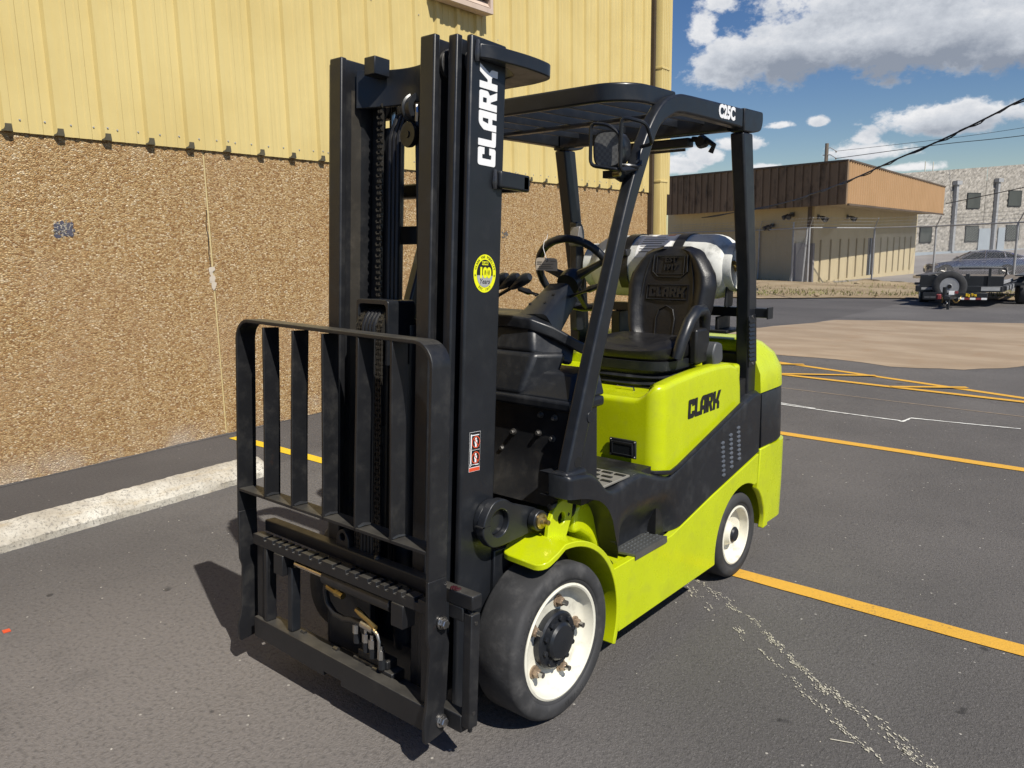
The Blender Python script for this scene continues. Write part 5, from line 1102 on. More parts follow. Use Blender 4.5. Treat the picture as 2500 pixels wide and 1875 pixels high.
# decals on the outer rail face
DX = 0.3375
def rail_decals():
    lp, w = clark_loops(); k = 0.292/w; hgt = 0.079
    fo('lettering', poly_mb(lp, lambda x, y, z: M(DX+z, 0.117-y*hgt, 1.829+x*k), 0.0008), WHITE, mast)
    cw_, cv = 0.083, 1.505
    def disc(r0, r1, mat, name, par, o=0.0005, a0=0, a1=360, sx=0.87):
        m_ = MB(); n = 48
        if r0 <= 0: m_.add([M(DX+o, cw_+sx*r1*math.cos(2*PI*i/n), cv+r1*math.sin(2*PI*i/n)) for i in range(n)], [tuple(range(n))])
        else:
            m_.loft([[M(DX+o, cw_+sx*r*math.cos(R(a0+(a1-a0)*i/n)), cv+r*math.sin(R(a0+(a1-a0)*i/n))) for i in range(n)] for r in (r0, r1)], cap=False)
        return fo(name, m_, mat, par)
    bd = disc(0, 0.0585, YELDEC, 'anniversary_badge', mast); disc(0, 0.0425, BLKDEC, 'badge_field', bd, 0.0009)
    m_ = MB(); n = 24; m_.add([M(DX+0.0012, cw_+0.87*0.041*math.cos(PI+PI*i/n), cv-0.006+0.036*math.sin(PI+PI*i/n)) for i in range(n+1)], [tuple(range(n+1))]); fo('badge_swoosh', m_, SILDEC, bd)
    flat = lambda w0, v0, sc=1: (lambda x, y, z: M(DX+0.0015+z, w0+x*sc*0.9, v0+y))
    fo('badge_lettering', text_mb('100', 0.043, flat(cw_, cv+0.001), 0.0003, 0.92, bold=0.0022), YELDEC, bd)
    fo('badge_lettering', text_mb('Years', 0.021, lambda x, y, z: M(DX+0.0018+z, cw_+x+0.25*y, cv-0.0245+y), 0.0003), BLKDEC, bd)
    m_ = MB(); m_.add([M(DX+0.0014, cw_+a, cv+b) for a, b in ((-.014, .026), (.014, .026), (.014, .037), (-.014, .037))], [(0, 1, 2, 3)]); fo('badge_plate', m_, YELDEC, bd)
    fo('badge_lettering', text_mb('CLARK', 0.0095, flat(cw_, cv+0.0315), 0.0002, bold=0.0003), BLKDEC, bd)
    def ring_text(t, r, a_mid, sz, flip=False):
        for i, ch in enumerate(t):
            if ch == ' ': continue
            a = a_mid+(-1 if not flip else 1)*(i-(len(t)-1)/2)*R(8.6); th_ = a-PI/2 if not flip else a+PI/2; c, s_ = math.cos(th_), math.sin(th_)
            def mp(x, y, z, a=a, c=c, s_=s_): return M(DX+0.0010+z, cw_+0.87*(r*math.cos(a)+x*c-y*s_), cv+r*math.sin(a)+x*s_+y*c)
            m0 = text_mb(ch, sz, mp, 0.0002, bold=0.0002); yield m0
    tot = MB()
    for t, am, fl in (('CLARK THE FORKLIFT', PI/2, False), ('EST. 1917', -PI/2, True)):
        for m0 in ring_text(t, 0.0503, am, 0.0105, fl): tot.add(m0.v, m0.f)
    fo('badge_lettering', tot, BLKDEC, bd)
    m_ = MB()
    for sx in (-1, 1):
        m_.add([M(DX+0.0010, cw_+0.87*sx*0.0503+(0.0045 if k % 2 == 0 else 0.0018)*math.cos(PI/2+k*PI/5), cv-0.006+(0.0045 if k % 2 == 0 else 0.0018)*math.sin(PI/2+k*PI/5)) for k in range(10)], [tuple(range(10))])
    fo('badge_stars', m_, BLKDEC, bd)
    # warning sticker: two panels, a red strip below
    w0, w1, v0, v1 = 0.033, 0.083, 0.884, 1.011
    def rect(a0, a1, b0, b1, mat, name, par, o): m_ = MB(); m_.add([M(DX+o, a, b) for a, b in ((a0, b0), (a1, b0), (a1, b1), (a0, b1))], [(0, 1, 2, 3)]); return fo(name, m_, mat, par)
    stk = rect(w0, w1, v0, v1, WHITE, 'warning_sticker', mast, 0.0004); rect(w0+.0008, w1-.0008, v0+.0145, v1-.0008, BLKDEC, 'sticker_panel', stk, 0.0007)
    rect(w0+.001, w1-.001, v0+.001, v0+.0125, REDDEC, 'sticker_strip', stk, 0.0008)
    rect(w0+.002, w1-.002, v0+.0685, v0+.0695, WHITE, 'sticker_rule', stk, 0.0010)
    for vc, up in ((v0+0.094, 1), (v0+0.044, -1)):
        wc = w0+0.029; m_ = MB(); n = 28
        m_.loft([[M(DX+.0016, wc+r*0.95*math.cos(2*PI*i/n), vc+r*math.sin(2*PI*i/n)) for i in range(n)] for r in (0.0165, 0.0195)], cap=False)
        c = math.cos(R(-50)); s_ = math.sin(R(-50)); m_.add([M(DX+.0016, wc+c*a-s_*b, vc+s_*a+c*b) for a, b in ((-.017, -.0015), (.017, -.0015), (.017, .0015), (-.017, .0015))], [(0, 1, 2, 3)]); fo('prohibition_ring', m_, REDDEC, stk)
        m_ = MB(); m_.add([M(DX+.0012, wc+0.004*math.cos(2*PI*i/12), vc+0.0105+0.004*math.sin(2*PI*i/12)) for i in range(12)], [tuple(range(12))])
        for a0, a1, b0, b1 in ((-.006, .006, -.004, .006), (-.004, .004, -.0155, -.004)): m_.add([M(DX+.0012, wc+a, vc+b) for a, b in ((a0, b0), (a1, b0), (a1, b1), (a0, b1))], [(0, 1, 2, 3)])
        fo('person_pictogram', m_, WHITE, stk)
        m_ = MB()
        for a0, a1, b0, b1 in ((w0+.005, w0+.010, vc-.024, vc+.026), (w0+.010, w1-.006, vc+up*.0225-.0015, vc+up*.0225+.0015), (w0+.003, w0+.008, vc-.026, vc-.018)): m_.add([M(DX+.0011, a, b) for a, b in ((a0, b0), (a1, b0), (a1, b1), (a0, b1))], [(0, 1, 2, 3)])
        fo('mast_pictogram', m_, WHITE, stk)
rail_decals()
# tilt cylinder bracket
def tilt(s):
    pl = rpoly([(0.047, 0.682, .02), (0.055, 0.735, .05), (0.095, 0.788, .05), (0.150, 0.790, .05), (0.190, 0.765, .02), (0.325, 0.722, .03), (0.345, 0.68, .03), (0.315, 0.648, .03), (0.15, 0.632, .05), (0.09, 0.632, .05)], .03, 5)
    mb = MB(); mb.holed(pl, (0.128, 0.712), 0.044, 'x', s*0.3605, s*0.392, 36); mb.xf(M); tb = fo('tilt_bracket', mb, BLACK, mast, bevel=0.004, seg=3)
    mb = MB(); mb.cyl((s*0.338, 0.128, 0.712), (s*0.3605, 0.128, 0.712), 0.070, 32); mb.cyl((s*0.345, 0.128, 0.712), (s*0.371, 0.128, 0.712), 0.043, 28); mb.xf(M); fo('pivot_boss', mb, BLACK, tb, bevel=0.003)
    mb = MB(); mb.box(min(s*.3915, s*.3925), max(s*.3915, s*.3925), 0.046, 0.084, 0.710, 0.7135); mb.box(min(s*.36, s*.3925), max(s*.36, s*.3925), 0.044, 0.056, 0.710, 0.7135); mb.xf(M); fo('bracket_slot', mb, HOLE, tb)
    mb = MB(); mb.cyl((s*0.395, 0.300, 0.690), (s*0.425, 0.300, 0.690), 0.036, 24); mb.xf(M); ey = fo('cylinder_eye', mb, BLACK, tb, bevel=0.004)
    mb = MB(); mb.box(min(s*.40, s*.42), max(s*.40, s*.42), 0.30, 0.43, 0.662, 0.708); mb.cyl((s*.41, 0.42, 0.69), (s*.36, 0.72, 0.70), 0.036, 16); mb.xf(M); fo('tilt_cylinder', mb, BLACK, tb, bevel=0.006)
    mb = MB(); mb.lathe([(0.026, .0), (0.026, .006), (0.017, .010), (0.014, .018), (0.009, .020), (0.009, .034), (0.001, .036)], (0, 0, 0), 'x', 20); mb.xf(lambda X, y, z: M(s*(0.425+X), 0.300+y, 0.690+z)); fo('grease_fitting', mb, ZINC, ey, ang=30)
    mb = MB(); mb.tube([M(s*0.43, 0.34, 0.73), M(s*0.43, 0.40, 0.735), M(s*0.40, 0.43, 0.735)], [0.012, 0.012, 0.016], 8); fo('hose_elbow', mb, STEELD, tb)
both(tilt)
mb = MB(); mb.box(0.30, 0.345, 0.16, 0.24, 0.44, 0.60); mb.xf(M); fo('mast_foot', mb, BLACK, mast, bevel=0.004)
mb = MB(); mb.tube([(0.30, 0.02, 0.52), (0.40, 0.03, 0.50)], 0.006, 8); mb.cyl((0.33, 0.0, 0.50), (0.38, 0.0, 0.49), 0.012, 10); fo('brake_line', mb, STEEL)

# --- carriage and side shifter
car = fo('carriage', beam(-0.585, 0.495, -0.105, -0.062, 0.515, 0.560), BLACKW, bevel=0.004)
fo('carriage_bar', beam(-0.56, 0.4568, -0.101, -0.062, 0.115, 0.172), BLACKW, car, bevel=0.004)
for a, b in ((-0.11, -0.06), (0.225, 0.30)): fo('carriage_plate', beam(a-0.12 if a < 0 else a, b+0.05 if a < 0 else b, -0.068, -0.045, 0.176, 0.514), BLACK, car, bevel=0.003)
for x in (-0.225, 0.225): fo('carriage_plate', beam(x-0.012, x+0.012, -0.062, 0.07, 0.16, 0.72), BLACK, car, bevel=0.006)
for x in (-0.20, 0.20):
    mb = MB(); mb.cyl((x-0.02, 0.025, 0.66), (x+0.02, 0.025, 0.66), 0.045, 24); mb.xf(M); fo('carriage_roller', mb, STEELD, car, ang=30)
ep = MB(); ep.box(0.457, 0.489, -0.100, -0.0615, 0.138, 0.498); ep.xf(M); e = fo('end_plate', ep, BLACKW, car, bevel=0.003)
fo('end_stop', beam(0.398, 0.4565, -0.1045, -0.064, 0.470, 0.5145), BLACKW, e, bevel=0.004)
fo('end_pin', beam(0.470, 0.480, -0.085, -0.075, 0.120, 0.1375), BLACKW, e)
for v in (0.470, 0.185): mb = MB(); mb.cyl((0.484, -0.080, v), (0.4905, -0.080, v), 0.0065, 12); mb.xf(M); fo('end_bolt', mb, STEELD, e)
mb = MB(); mb.tube([(0.455, -0.075, 0.505), (0.462, -0.08, 0.504), (0.475, -0.088, 0.502), (0.484, -0.094, 0.498)], [0.005, 0.008, 0.007, 0.005], 8); mb.xf(M); fo('weld_bead', mb, WELD, e)
mb = MB(); rr = random.Random(8)
for _ in range(26): x, w = rr.uniform(0.400, 0.428), rr.uniform(-0.103, -0.085); mb.lathe([(0.001, .006), (0.004, .004), (0.005, 0)], (x, w, 0.560+rr.uniform(-.001, .002)), 'z', 6)
mb.xf(M); tag(fo('red_grease', mb, paint('red_grease', (0.045, 0.012, 0.014), 0.12, streak=False), car), kind='stuff')
mb = MB(); mb.holed(rpoly([(-0.035, 0.555, 0), (0.035, 0.555, 0), (0.032, 0.60), (0.0, 0.625), (-0.032, 0.60)], .02, 4), (0, 0.592), 0.014, 'y', -0.090, -0.070); mb.xf(lambda x, w, v: M(x-0.135, w, v)); fo('lifting_eye', mb, BLACKW, car, bevel=0.003)
mb = MB(); mb.lathe([(0.001, .012), (0.006, .011), (0.013, .004), (0.013, 0)], (0.045, -0.085, 0.560), 'z', 12); mb.xf(M); fo('grease_nipple', mb, STEELD, car)
# sliding frame: notched hook bar, lower bar, end posts
def shifter():
    x0, x1 = -0.572, 0.378; poly = [(x0, 0.482), (x1, 0.482), (x1, 0.520)]
    notches = [0.316, 0.259, 0.220, 0.180, 0.139, 0.098, 0.034, -0.015, -0.087, -0.162, -0.214, -0.279, -0.316, -0.357, -0.397, -0.436, -0.493]
    for n in notches: poly += [(n+0.0085, 0.5215), (n+0.0075, 0.5075), (n-0.0075, 0.5075), (n-0.0085, 0.5215)]
    poly += [(x0, 0.5215)]; mb = MB(); mb.prism(poly, 'y', -0.163, -0.122); mb.xf(lambda x, w, v: M(x, w, v)); sh = fo('side_shifter', mb, BLACKW, bevel=0.0015)
    fo('shifter_bar', beam(-0.560, 0.378, -0.163, -0.118, 0.482-0.0, 0.4821+0.0005), BLACKW, sh)
    lb = [(-0.566, 0.122), (-0.140, 0.112), (-0.140, 0.128), (-0.045, 0.128), (-0.045, 0.110), (0.378, 0.110), (0.378, 0.190), (-0.566, 0.200)]
    mb = MB(); mb.prism(lb, 'y', -0.165, -0.112); mb.xf(lambda x, w, v: M(x, w, v)); fo('shifter_bar', mb, BLACKW, sh, bevel=0.003)
    for x in (-0.545, 0.350): fo('shifter_post', beam(x-0.022, x+0.022, -0.150, -0.118, 0.19, 0.481), BLACKW, sh, bevel=0.003)
    fo('shifter_post', beam(-0.505, -0.485, -0.162, -0.120, 0.20, 0.481), BLACKW, sh, bevel=0.003)
    fo('shifter_post', beam(-0.372, -0.345, -0.150, -0.112, 0.20, 0.440), BLACK, sh, bevel=0.003)
    for x in (-0.405, 0.235): fo('hook_lug', beam(x-0.028, x+0.028, -0.168, -0.115, 0.405, 0.4815), BLACKW, sh, bevel=0.003)
    mb = MB(); mb.cyl((-0.34, -0.135, 0.455), (-0.12, -0.135, 0.455), 0.0105, 16); mb.xf(M); cy = fo('shift_rod', mb, CHROME, sh)
    mb = MB(); mb.cyl((-0.165, -0.135, 0.455), (0.185, -0.135, 0.455), 0.0255, 24); mb.xf(M); fo('shift_cylinder', mb, BLACKW, sh, bevel=0.002)
    mb = MB(); mb.cyl((0.186, -0.135, 0.455), (0.207, -0.135, 0.455), 0.012, 12); mb.xf(M); fo('cylinder_gland', mb, STEEL, sh)
    mb = MB(); mb.tube([M(-0.160, -0.128, 0.418), M(-0.178, -0.125, 0.415), M(-0.186, -0.122, 0.395), M(-0.175, -0.120, 0.355), M(-0.135, -0.120, 0.325), M(-0.08, -0.122, 0.322), M(-0.03, -0.126, 0.335), M(0.03, -0.130, 0.342)], 0.0105, 10); hs = fo('shift_hose', mb, HOSE, sh)
    mb = MB(); mb.cyl(M(-0.162, -0.128, 0.418), M(-0.115, -0.130, 0.412), 0.0115, 12); mb.tube([M(-0.115, -0.13, 0.412), M(-0.105, -0.13, 0.411), M(-0.095, -0.131, 0.410), M(-0.075, -0.132, 0.408)], [0.0145, 0.0145, 0.012, 0.012], 6); fo('hose_fitting', mb, ZINC, hs)
    mb = MB(); mb.cyl(M(0.025, -0.130, 0.342), M(0.085, -0.132, 0.338), 0.0135, 14); mb.tube([M(0.085, -0.132, 0.338), M(0.105, -0.133, 0.330), M(0.115, -0.133, 0.31), M(0.115, -0.133, 0.275)], 0.006, 8); fo('steel_elbow', mb, STEEL, hs)
    for x, v in ((0.115, 0.262), (0.070, 0.285), (0.038, 0.296), (-0.012, 0.312)):
        mb = MB(); mb.tube([M(x, -0.125, v-0.016), M(x, -0.125, v+0.014)], 0.0125, 6); mb.cyl(M(x, -0.125, v+0.014), M(x, -0.125, v+0.030), 0.0075, 10); n = fo('union_nut', mb, STEEL, sh)
        mb = MB(); mb.tube([M(x, -0.12, v-0.05), M(x, -0.122, v-0.017)], 0.0135, 8); fo('valve_port', mb, BLACK, n)
    mb = MB(); mb.tube([M(0.0, -0.135, 0.385), M(0.03, -0.135, 0.375), M(0.06, -0.135, 0.365), M(0.10, -0.138, 0.350)], [0.009, 0.011, 0.008, 0.010], 8); fo('hose_fitting', mb, ZINC, hs)
    fo('valve_block', beam(-0.04, 0.16, -0.118, -0.060, 0.150, 0.205), BLACKW, sh, bevel=0.004); fo('valve_block', beam(-0.02, 0.13, -0.112, -0.066, 0.206, 0.235), BLACKW, sh, bevel=0.004)
    for x in (-0.33, -0.14, 0.07): mb = MB(); mb.tube([M(x, -0.118, 0.198), M(x+0.022, -0.118, 0.199)], 0.0075, 10); fo('weld_stub', mb, STEELD, sh)
    return sh
shifter()
# --- load backrest
def backrest():
    xs_l, xs_r = -0.631, 0.399; top = 1.318
    # outer frame: a flat bar bent round the two upper corners
    def bent(o):
        r = 0.075-o; pts = [(xs_l+o, 0.60)]; pts += [(xs_l+0.075-r*math.cos(R(a)), top-0.075+r*math.sin(R(a))) for a in range(0, 91, 15)]
        pts += [(xs_r-0.075+r*math.sin(R(a)), top-0.075-0.028*0+r*math.cos(R(a))) for a in range(0, 91, 15)]+[(xs_r-o, 0.60)]; return pts
    a, b = bent(0), bent(0.0125); n = len(a); mb = MB()
    # the top bar drops slightly towards the right and is a little wavy
    dz = lambda x, v: v-(0.012*(x-xs_l)/1.03 if v > 1.15 else 0)+(0.004*math.sin(x*9) if v > 1.2 else 0)
    mb.loft([[M(p[0], w, dz(*p)) if True else 0 for p, w in ((a[i], -0.193), (b[i], -0.193), (b[i], -0.117), (a[i], -0.117))] for i in range(n)]); lb = fo('load_backrest', mb, BLACKW, bevel=0.0025)
    for x0 in (xs_l, xs_r-0.0125):
        jog = -1 if x0 < 0 else 1
        prof = [(-0.193, 0.601), (-0.190, 0.44), (-0.188, 0.415), (-0.176, 0.385), (-0.173, 0.225), (-0.186, 0.200), (-0.199, 0.155), (-0.194, 0.100), (-0.188, 0.092), (-0.122, 0.104), (-0.114, 0.115), (-0.116, 0.190), (-0.103, 0.205), (-0.096, 0.385), (-0.112, 0.420), (-0.117, 0.601)]
        mb = MB(); mb.prism([(p[0], p[1]) for p in prof], 'x', x0+0.0002, x0+0.0127); mb.xf(lambda x, w, v: M(x+(-0.014*max(0, min(1, (0.40-v)/0.06))*max(0, min(1, (v-0.195)/0.03))), w, v)); up_ = fo('upright_foot', mb, BLACKW, lb, bevel=0.002)
        if x0 > 0:
            bm_ = hexbolt_mesh('frame_bolt', 0.0145, 0.022, STEEL)
            for w, v in ((-0.135, 0.462), (-0.130, 0.148)): inst('frame_bolt', bm_, lb, M(x0+0.0127, w, v))
    for x in (-0.4525, -0.2815, -0.1125, 0.0605, 0.2245):
        mb = MB(); k = 12; mb.loft([[M(x+dx+0.0035*math.sin(v*5+x*20), w, v) for dx, w in ((-0.0055, -0.192), (0.0055, -0.192), (0.0055, -0.128), (-0.0055, -0.128))] for v in [0.680+(1.2975-0.680)*i/k for i in range(k+1)]])
        bar = fo('backrest_bar', mb, BLACKW, lb, bevel=0.002)
        mb = MB(); mb.tube([(x-0.007, -0.188, 0.694), (x-0.006, -0.16, 0.699), (x-0.008, -0.132, 0.695)], [0.004, 0.006, 0.004], 6); mb.xf(M); mb2 = MB(); mb2.tube([(x+0.008, -0.188, 0.694), (x+0.007, -0.165, 0.698), (x+0.008, -0.135, 0.695)], [0.004, 0.0065, 0.004], 6); mb2.xf(M); mb.add(mb2.v, mb2.f); fo('weld_bead', mb, WELD, bar)
    fo('lower_rail', beam(xs_l+0.0128, xs_r-0.0128, -0.192, -0.120, 0.680, 0.691), BLACKW, lb, bevel=0.002)
backrest()

# ------------------------------------------------------------------ low building with the metal fascia
def low_building():
    F0, F1, FL = Vector((-9.55, 33.5)), Vector((-9.65, 50.5)), Vector((-20.85, 38.3)); W0, W1, WL = Vector((-11.45, 35.0)), Vector((-11.1, 51.0)), Vector((-21.5, 39.6))
    LB = thing('low_building', 'low cream building under a deep brown and tan metal fascia behind the fence', 'building', (-15, 42, -0.8))
    back = Vector((-10.0, 8.0))
    def quad3(mb, a, b, z0a, z1a, z0b, z1b): mb.add([(a.x, a.y, z0a), (b.x, b.y, z0b), (b.x, b.y, z1b), (a.x, a.y, z1a)], [(0, 1, 2, 3)])
    # body behind the skins
    mb = MB(); rings = [[(p.x, p.y, z) for p in (WL, W0+Vector((-0.12, 0.12)), W1+Vector((-0.12, 0)), Vector((-22, 52)))] for z in (-1.6, 2.9)]; mb.loft(rings); obj('wall', mb, CREAMW, LB)
    # right wall skin with tall narrow slots: built as piers between the recesses
    d = (W1-W0).normalized(); nrm = Vector((d.y, -d.x)); slots = [0.93, 2.20, 3.42, 4.58, 5.72, 6.86, 9.50, 10.66, 11.76, 12.80, 13.80, 14.95]; hw = 0.12
    def block(s0, s1, z0, z1, off0, off1, mat, name, par=LB):
        a, b = W0+d*s0, W0+d*s1; mb = MB(); mb.loft([[(p.x+nrm.x*o, p.y+nrm.y*o, z) for p, o in ((a, off0), (b, off0), (b, off1), (a, off1))] for z in (z0, z1)]); return obj(name, mb, mat, par)
    zt, zb = 1.24, -0.70
    block(0, 16.0, zt, 2.92, -0.10, 0, CREAMW, 'wall_skin'); block(0, 16.0, -1.7, zb, -0.10, 0, CREAMW, 'wall_skin')
    edges = [0]+[e for s in slots for e in (s-hw, s+hw)]; edges = sorted(edges+[7.45, 8.62, 16.0])
    for i in range(0, len(edges)-1, 2): block(edges[i], edges[i+1], zb, zt, -0.10, 0, CREAMW, 'pier')
    for s in slots: block(s-hw, s+hw, zb, zt, -0.10, -0.085, SOFFIT_DK, 'slot')
    dr = block(7.45, 8.62, -0.9, 1.24, -0.09, -0.05, BLKGLASS, 'door'); block(7.98, 8.06, -0.9, 1.24, -0.05, -0.02, GALVP, 'door_mullion', dr)
    # corner panel
    mb = MB(); mb.loft([[(x, y, z) for x, y in ((W0.x-1.0, W0.y+0.35), (W0.x-1.0, W0.y+0.25), (W0.x+0.06, W0.y-0.10), (W0.x+0.06, W0.y+0.1))] for z in (-1.2, 1.1)]); obj('corner_panel', mb, LAVEND, LB)
    mb = MB(); mb.cyl((W0.x-0.15, W0.y-0.15, -1), (W0.x-0.15, W0.y-0.15, 2.8), 0.10, 8); obj('drain_pipe', mb, SOFFIT_DK, LB)
    # soffit and roof
    zs = lambda p: 2.73 if p is F0 else (2.49 if p is F1 else 2.66); ztop = lambda p: 4.50 if p is F0 else (4.02 if p is F1 else 4.68)
    mb = MB(); q = [FL, F0, F1, Vector((-23, 53))]; zz = [2.66, 2.73, 2.49, 2.6]; mb.loft([[(p.x, p.y, z+0.03) for p, z in zip(q, zz)], [(p.x, p.y, z+0.10) for p, z in zip(q, zz)]]); obj('soffit', mb, SOFFIT, LB)
    zt_ = [4.62, 4.44, 3.96, 4.1]; mb = MB(); mb.loft([[(p.x, p.y, z) for p, z in zip(q, zt_)], [(p.x, p.y, z-0.1) for p, z in zip(q, zt_)]]); obj('roof', mb, GREYP, LB)
    # left fascia: separate standing panels with battens
    ln = (F0-FL).length; dl = (F0-FL).normalized(); nl = Vector((dl.y, -dl.x)); npan = 25
    for i in range(npan):
        t0, t1 = i/npan, (i+1)/npan; w = ln/npan; za, zb_ = 2.66+(0.07)*t0, 2.66+0.07*t1; ya, yb = 4.68-0.18*t0, 4.68-0.18*t1; a, b = FL+dl*ln*t0, FL+dl*ln*t1
        mb = MB(); c = a.lerp(b, 0.80)
        mb.loft([[(p.x+nl.x*o, p.y+nl.y*o, z) for p, o in ((a, 0), (b, 0), (b, 0.085), (c, 0.085), (c+dl*0.012, 0.02), (a, 0.02))] for z in (za, ya)]); obj('fascia_panel', mb, BROWNF, LB)
    mb = MB(); mb.tube([(FL.x+nl.x*.05, FL.y+nl.y*.05, 4.70), (F0.x+nl.x*.05, F0.y+nl.y*.05, 4.52)], 0.06, 4); obj('coping', mb, SOFFIT_DK, LB)
    # right fascia: fine ribs
    dr_ = (F1-F0).normalized(); nr = Vector((dr_.y, -dr_.x)); L_ = (F1-F0).length; nn = 54; prof = []
    for i in range(nn):
        u = i/nn
        for q_, o in ((0.0, 0.0), (0.14, 0.055), (0.52, 0.055), (0.66, 0.0)): prof.append((u+q_/nn, o))
    prof.append((1, 0)); mb = MB(); n = len(prof)
    for lvl in (0, 1): mb.v += [((F0+dr_*L_*u).x+nr.x*o, (F0+dr_*L_*u).y+nr.y*o, (2.73-0.24*u if lvl == 0 else 4.50-0.48*u)) for u, o in prof]
    mb.f = [(i, i+1, n+i+1, n+i) for i in range(n-1)]; tag(obj('ribbed_fascia', mb, TANF, LB, ang=20), kind='stuff')
    mb = MB(); mb.tube([(F0.x+.04, F0.y, 4.52), (F1.x+.04, F1.y, 4.04)], 0.05, 4); mb2 = MB(); mb.tube([(F0.x+.05, F0.y, 2.72), (F1.x+.05, F1.y, 2.48)], 0.06, 4); tag(obj('fascia_edge', mb, SOFFIT_DK, LB), kind='stuff')
    # flood lights under the eaves
    def flood(p, n2, label):
        mb = MB(); p = Vector(p); n3 = Vector((n2.x, n2.y, 0)); s = Vector((-n3.y, n3.x, 0))
        mb.box(-0.1, 0.1, -0.02, 0.05, -0.1, 0.1); mb.tube([(0, 0.05, 0), (0, 0.2, 0.02)], 0.03, 6)
        mb.tube([(-0.10, 0.16, 0.0), (-0.14, 0.3, -0.10), (-0.17, 0.40, -0.16)], [0.05, 0.09, 0.12], 8); mb.tube([(0.10, 0.16, 0.0), (0.14, 0.3, -0.10), (0.17, 0.40, -0.16)], [0.05, 0.09, 0.12], 8)
        mb.xf(lambda x, y, z: tuple(p+s*x+n3*y+Vector((0, 0, z)))); o = link('flood_light', mesh_of('flood_light', mb, GREYP, (p.x, p.y, p.z)), None, p); tag(o, label, 'flood light', 'flood lights on the low building')
    a = W0+d*4.17; flood((a.x, a.y, 2.31), nrm, 'dark flood light under the tan fascia above the slotted wall'); a = W0+d*0.45; flood((a.x, a.y, 2.28), nrm, 'small flood light close beside the corner pipe of the low building')
    wl = (W0-WL).normalized(); nw = Vector((wl.y, -wl.x)); a = W0-wl*2.6; flood((a.x, a.y, 1.95), nw, 'twin headed flood light low on the shaded wall of the low building'); a = W0-wl*1.35; flood((a.x, a.y, 2.42), nw, 'flood light right under the brown fascia on the shaded wall')
SOFFIT_DK = plain_build('stained_dark_trim', (0.09, 0.065, 0.045), (0.13, 0.095, 0.065), (0.03, 0.024, 0.02))
low_building()

# ------------------------------------------------------------------ stone office block
def stone_block():
    A, B = Vector((-17.48, 76.84)), Vector((-11.46, 92.84)); d = (B-A).normalized(); nr = Vector((d.y, -d.x))
    SB = thing('stone_building', 'two storey grey stone block with dark windows far behind the fence', 'building', (A.x, A.y, -0.6))
    def blk(s0, s1, z0, z1, o0, o1, mat, name, par=SB, bevel=0):
        a, b = A+d*s0, A+d*s1; mb = MB(); mb.loft([[(p.x+nr.x*o, p.y+nr.y*o, z) for p, o in ((a, o0), (b, o0), (b, o1), (a, o1))] for z in (z0, z1)]); return obj(name, mb, mat, par, bevel=bevel)
    def facade(s0, s1):
        # rough split-face stone: a displaced grid
        nu, nv = int((s1-s0)/0.16), 50; rr = random.Random(int(s0*7)+3); mb = MB()
        def fn(u, v):
            s = s0+(s1-s0)*u; p = A+d*s; top = 6.65+0.069*s; o = rr.uniform(-0.035, 0.05) if 0 < u < 1 else -0.05; return (p.x+nr.x*o, p.y+nr.y*o, -1.1+(top+1.1)*v)
        mb.grid(fn, nu, nv); obj('stone_panel', mb, GREYST, SB, smooth=False)
    facade(-7.0, 9.88); facade(9.96, 26.0)
    blk(-7, 26, -1.1, 6.1, -12, -0.08, GREYST, 'wall_core')
    blk(-7, 26, -1.1, -0.36, 0.06, 0.25, GALVP, 'plinth')
    for s0, s1, z0, z1 in ((6.91, 8.97, 3.48, 4.94), (13.46, 15.71, 3.71, 5.24), (0.31, 2.06, 0.48, 1.86), (7.03, 9.10, 0.44, 1.93), (13.58, 15.88, 0.44, 1.97), (19.5, 21.6, 3.9, 5.4), (19.5, 21.6, 0.5, 2.0), (0.3, 2.1, 3.3, 4.8)):
        w = blk(s0, s1, z0, z1, 0.0, 0.085, BLACK, 'window'); blk(s0+0.09, s1-0.09, z0+0.07, z1-0.07, 0.0855, 0.095, WGLASS, 'pane', w)
    for s, z1 in ((4.95, 5.95), (11.35, 6.3)):
        p = blk(s-0.16, s+0.16, -0.4, z1-0.35, 0.06, 0.36, GALV, 'downpipe'); blk(s-0.38, s+0.38, z1-0.35, z1, 0.06, 0.5, GALV, 'pipe_head', p)
    blk(9.16, 11.0, -0.75, 1.66, 0.05, 0.12, GALVP, 'door'); blk(12.26, 13.4, -0.75, 1.72, 0.05, 0.12, GALVP, 'door')
    for s in (2.7, 3.85):
        p = A+d*s-nr*1.5; mb = MB(); mb.cyl((p.x, p.y, 6.2), (p.x, p.y, 7.75), 0.05, 6); o = link('antenna', mesh_of('antenna', mb, WHITEP, (p.x, p.y, 6.2)), None, (p.x, p.y, 6.2)); tag(o, 'thin white antenna rod on the stone block, %s of the pair' % ('left' if s < 3 else 'right'), 'antenna', 'antennas on the stone block')
WGLASS = plain_build('office_glass', (0.050, 0.056, 0.050), (0.065, 0.072, 0.064), (0.035, 0.04, 0.036))
stone_block()

